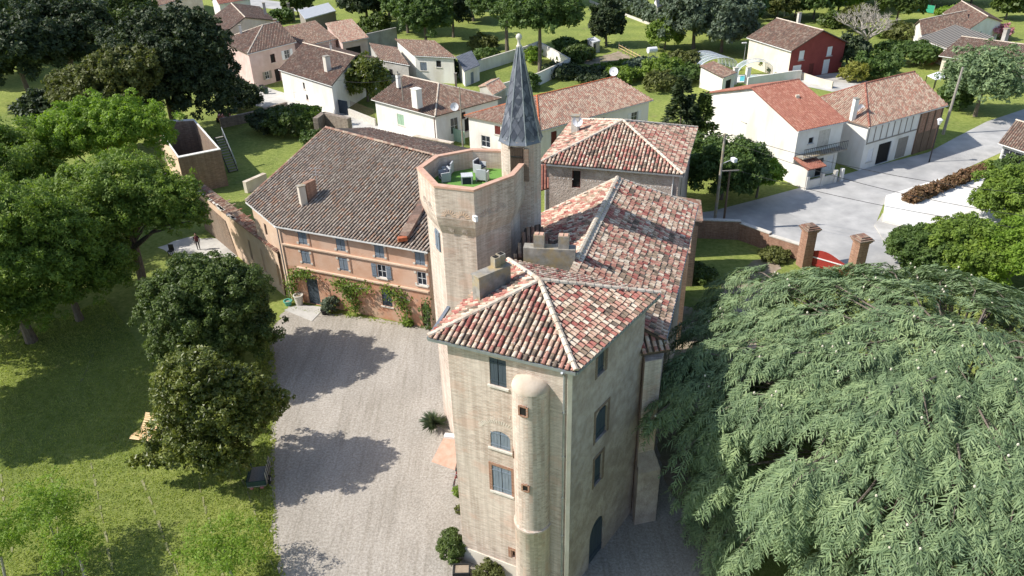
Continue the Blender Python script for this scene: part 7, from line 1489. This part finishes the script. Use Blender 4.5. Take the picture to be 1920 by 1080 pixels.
# golden lounger bench under the magnolia
def lounger(label, o, rz):
    t = thing('wooden_lounger', label, 'lounger', o, 'golden wooden loungers'); t.rotation_euler = (0, 0, rz)
    prof_ = [(-0.95, 0.42), (-0.75, 0.5), (-0.4, 0.42), (0.0, 0.34), (0.4, 0.42), (0.75, 0.68), (1.0, 0.95)]
    for k in range(18):
        s = k / 17 * (len(prof_) - 1); i = min(int(s), len(prof_) - 2); f = s - i; y = prof_[i][0] + (prof_[i + 1][0] - prof_[i][0]) * f; z = prof_[i][1] + (prof_[i + 1][1] - prof_[i][1]) * f
        m = MB(); m.box((0, y, z), (0.72, 0.105, 0.03), 0, math.atan2(prof_[i + 1][1] - prof_[i][1], prof_[i + 1][0] - prof_[i][0])); me = m.mesh('slat'); me.materials.append(M['wood_gold']); link('slat', me, t)
    for sx in (-0.3, 0.3): m = MB(); m.tube([(sx, y, z - 0.04) for y, z in prof_], 0.03, 5); m.bar((sx, -0.6, 0), (sx, -0.6, 0.44), 0.06, 0.06); m.bar((sx, 0.6, 0), (sx, 0.6, 0.55), 0.06, 0.06); me = m.mesh('side_frame'); me.materials.append(M['wood_gold']); link('side_frame', me, t)
lounger('left golden wooden lounger under the magnolia', (-24.79,39.48), R_(-12)); lounger('right golden wooden lounger half hidden by the magnolia', (-23.98,39.34), R_(-18))
# little utility trailer under the magnolia
ct = thing('garden_cart', 'dark green garden trailer with wooden rails under the magnolia', 'cart', (-15.74,34.63)); o = Vector(((-15.74,34.63)[0], (-15.74,34.63)[1], 0)); ry = 0.12
cm = Matrix.Rotation(ry, 4, 'Z'); wp = lambda x, y, z: o + cm @ Vector((x, y, z))
m = MB(); m.box(wp(0, 0, 0.5), (1.1, 1.7, 0.08), ry); m.build('bed', 'wood_grey', ct)
for x, y, sx, sy in ((0.54, 0, 0.05, 1.7), (-0.54, 0, 0.05, 1.7), (0, -0.84, 1.1, 0.05)): m = MB(); m.box(wp(x, y, 0.72), (sx, sy, 0.36), ry); m.build('side_panel', 'plastic_green', ct)
for k in range(5): m = MB(); m.bar(wp(0.6, -0.7 + k * 0.36, 0.5), wp(0.6, -0.7 + k * 0.36, 1.4), 0.05, 0.05); m.build('stake', 'wood_grey', ct)
for x in (-0.62, 0.62): m = MB(); m.tube([wp(x - 0.06, -0.1, 0.27), wp(x + 0.06, -0.1, 0.27)], 0.27, 14); w_ = m.build('wheel', 'rubber', ct); m = MB(); m.tube([wp(x - 0.07, -0.1, 0.27), wp(x + 0.07, -0.1, 0.27)], 0.12, 10); m.build('hub', 'galv', w_)
for x in (-0.3, 0.3): m = MB(); m.box(wp(x, -0.9, 0.42), (0.2, 0.05, 0.12), ry); m.build('tail_light', 'tractor_red', ct)
# small tractor on the shaded lane
tr_ = thing('garden_tractor', 'faded red compact tractor parked in the shade beside the yard wall', 'tractor', (-41.95,110.19)); o = Vector((*(-41.95,110.19), 0))
m = MB(); m.box(o + Vector((0, -0.6, 0.85)), (0.75, 1.3, 0.55)); m.build('bonnet', 'tractor_red', tr_); m = MB(); m.box(o + Vector((0, 0.55, 0.7)), (0.9, 0.9, 0.3)); m.build('chassis', 'iron', tr_)
m = MB(); m.box(o + Vector((0, 0.6, 1.05)), (0.5, 0.45, 0.12)); m.box(o + Vector((0, 0.82, 1.3)), (0.5, 0.1, 0.45)); m.build('seat', 'rubber', tr_)
m = MB(); m.tube([o + Vector((-0.5, 0.95, 0.8)), o + Vector((-0.5, 0.95, 2.1)), o + Vector((0.5, 0.95, 2.1)), o + Vector((0.5, 0.95, 0.8))], 0.05, 6); m.build('roll_bar', 'tractor_red', tr_)
for x, y, r in ((-0.65, 0.6, 0.6), (0.65, 0.6, 0.6), (-0.55, -0.9, 0.36), (0.55, -0.9, 0.36)): m = MB(); m.tube([o + Vector((x - 0.13, y, r)), o + Vector((x + 0.13, y, r))], r, 16); w_ = m.build('wheel', 'rubber', tr_); m = MB(); m.tube([o + Vector((x - 0.14, y, r)), o + Vector((x + 0.14, y, r))], r * 0.5, 12); m.build('rim', 'tractor_red', w_)
# stone post on the far lawn, dustbins, tool
t = thing('stone_post', 'pale stone post standing on the shaded far lawn', 'post', (-63.47,103.20)); p = (-63.47,103.20); m = MB(); m.box((p[0], p[1], 0.85), (0.45, 0.45, 1.7), 0.2); m.build('shaft', 'stone', t); m = MB(); m.box((p[0], p[1], 1.76), (0.56, 0.56, 0.12), 0.2); m.build('cap', 'stone', t)
for k, (p, lab) in enumerate((((-40.54,125.84), 'grey wheelie bin beside the pink corner house'), ((-39.45,124.43), 'second wheelie bin nearer the lane wall'))):
    t = thing('wheelie_bin', lab, 'bin', p, 'bins by the pink house'); m = MB(); m.prism([Vector((p[0] + x, p[1] + y, 0.08)) for x, y in ((-.28, -.3), (.28, -.3), (.28, .3), (-.28, .3))], (0, 0, 0.95)); m.build('body', 'plastic_green', t); m = MB(); m.box((p[0], p[1], 1.07), (0.62, 0.68, 0.08)); m.build('lid', 'iron', t)
bench_p = (-33.07,66.17); t = thing('garden_chair', 'small dark garden chair on the pale path under the walnut', 'chair', bench_p); o = Vector((*bench_p, 0)); m = MB(); m.box(o + Vector((0, 0, 0.45)), (0.5, 0.5, 0.06)); m.build('seat', 'iron', t); m = MB(); m.box(o + Vector((0, 0.24, 0.75)), (0.5, 0.05, 0.55)); m.build('backrest', 'iron', t)
for x in (-.2, .2):
    for y in (-.2, .2): m = MB(); m.bar(o + Vector((x, y, 0)), o + Vector((x, y, 0.43)), 0.05, 0.05); m.build('leg', 'iron', t)

# ---------------------------------------------------------------- the person on the path
def person(loc, rz):
    t = thing('person', 'person in dark clothes standing on the path by the ruined wall', 'person', loc)
    bm = bpy.data.meshes.new('body')
    V = [(0, 0, 0.96), (0, 0, 1.18), (0, 0, 1.42), (0, 0.0, 1.54), (0, -0.02, 1.68), (0.1, 0, 0.9), (0.11, -0.02, 0.5), (0.11, 0, 0.09), (0.12, -0.14, 0.04), (-0.1, 0, 0.9), (-0.1, 0.05, 0.5), (-0.1, 0.08, 0.09), (-0.11, -0.06, 0.04),
         (0.19, 0, 1.40), (0.26, 0.02, 1.12), (0.25, -0.1, 0.88), (0.25, -0.14, 0.80), (-0.19, 0, 1.40), (-0.27, 0.03, 1.12), (-0.22, -0.14, 0.92), (-0.2, -0.2, 0.86)]
    E_ = [(0, 1), (1, 2), (2, 3), (3, 4), (0, 5), (5, 6), (6, 7), (7, 8), (0, 9), (9, 10), (10, 11), (11, 12), (2, 13), (13, 14), (14, 15), (15, 16), (2, 17), (17, 18), (18, 19), (19, 20)]
    Rr = [(0.16, 0.12), (0.15, 0.11), (0.17, 0.11), (0.06, 0.06), (0.095, 0.11), (0.09, 0.09), (0.065, 0.065), (0.045, 0.045), (0.04, 0.03), (0.09, 0.09), (0.065, 0.065), (0.045, 0.045), (0.04, 0.03), (0.07, 0.07), (0.05, 0.05), (0.035, 0.035), (0.03, 0.035), (0.07, 0.07), (0.05, 0.05), (0.035, 0.035), (0.03, 0.035)]
    bm.from_pydata(V, E_, []); o = link('body', bm, t); bm.materials.append(M['cloth'])
    md = o.modifiers.new('skin', 'SKIN'); lay = bm.skin_vertices[0].data
    for i, r in enumerate(Rr): lay[i].radius = r
    lay[0].use_root = True
    sub = o.modifiers.new('sub', 'SUBSURF'); sub.levels = sub.render_levels = 2
    m = MB(); m.lathe((0, 0.0), [(0.02, 1.52), (0.075, 1.55), (0.1, 1.64), (0.1, 1.72), (0.07, 1.8), (0.01, 1.83)], 12)
    def put(m, name, mat): me = m.mesh(name); me.materials.append(M[mat]); me.polygons.foreach_set('use_smooth', [True] * len(me.polygons)); return link(name, me, t)
    put(m, 'face', 'skin')
    m = MB(); m.lathe((0, 0.02), [(0.105, 1.68), (0.112, 1.74), (0.08, 1.82), (0.01, 1.85)], 12); put(m, 'hair', 'hair')
    m = MB(); m.lathe((0, 0), [(0.19, 0.98), (0.175, 1.15), (0.2, 1.36), (0.15, 1.45), (0.07, 1.5)], 14); put(m, 'jacket', 'cloth_red')
    for sx, yy in ((0.25, -0.16), (-0.2, -0.22)):
        m = MB(); m.box((sx, yy, 0.80), (0.04, 0.08, 0.09))
        for j in range(4): m.tube([(sx, yy - 0.03 + j * 0.02, 0.77), (sx, yy - 0.04 + j * 0.02, 0.70 + 0.01 * abs(j - 1))], 0.009, 5)
        m.tube([(sx, yy - 0.04, 0.81), (sx - 0.01, yy - 0.075, 0.75)], 0.01, 5); put(m, 'hand', 'skin')
    t.rotation_euler = (0, 0, rz); return t
person((-30.77,67.18), R_(20))
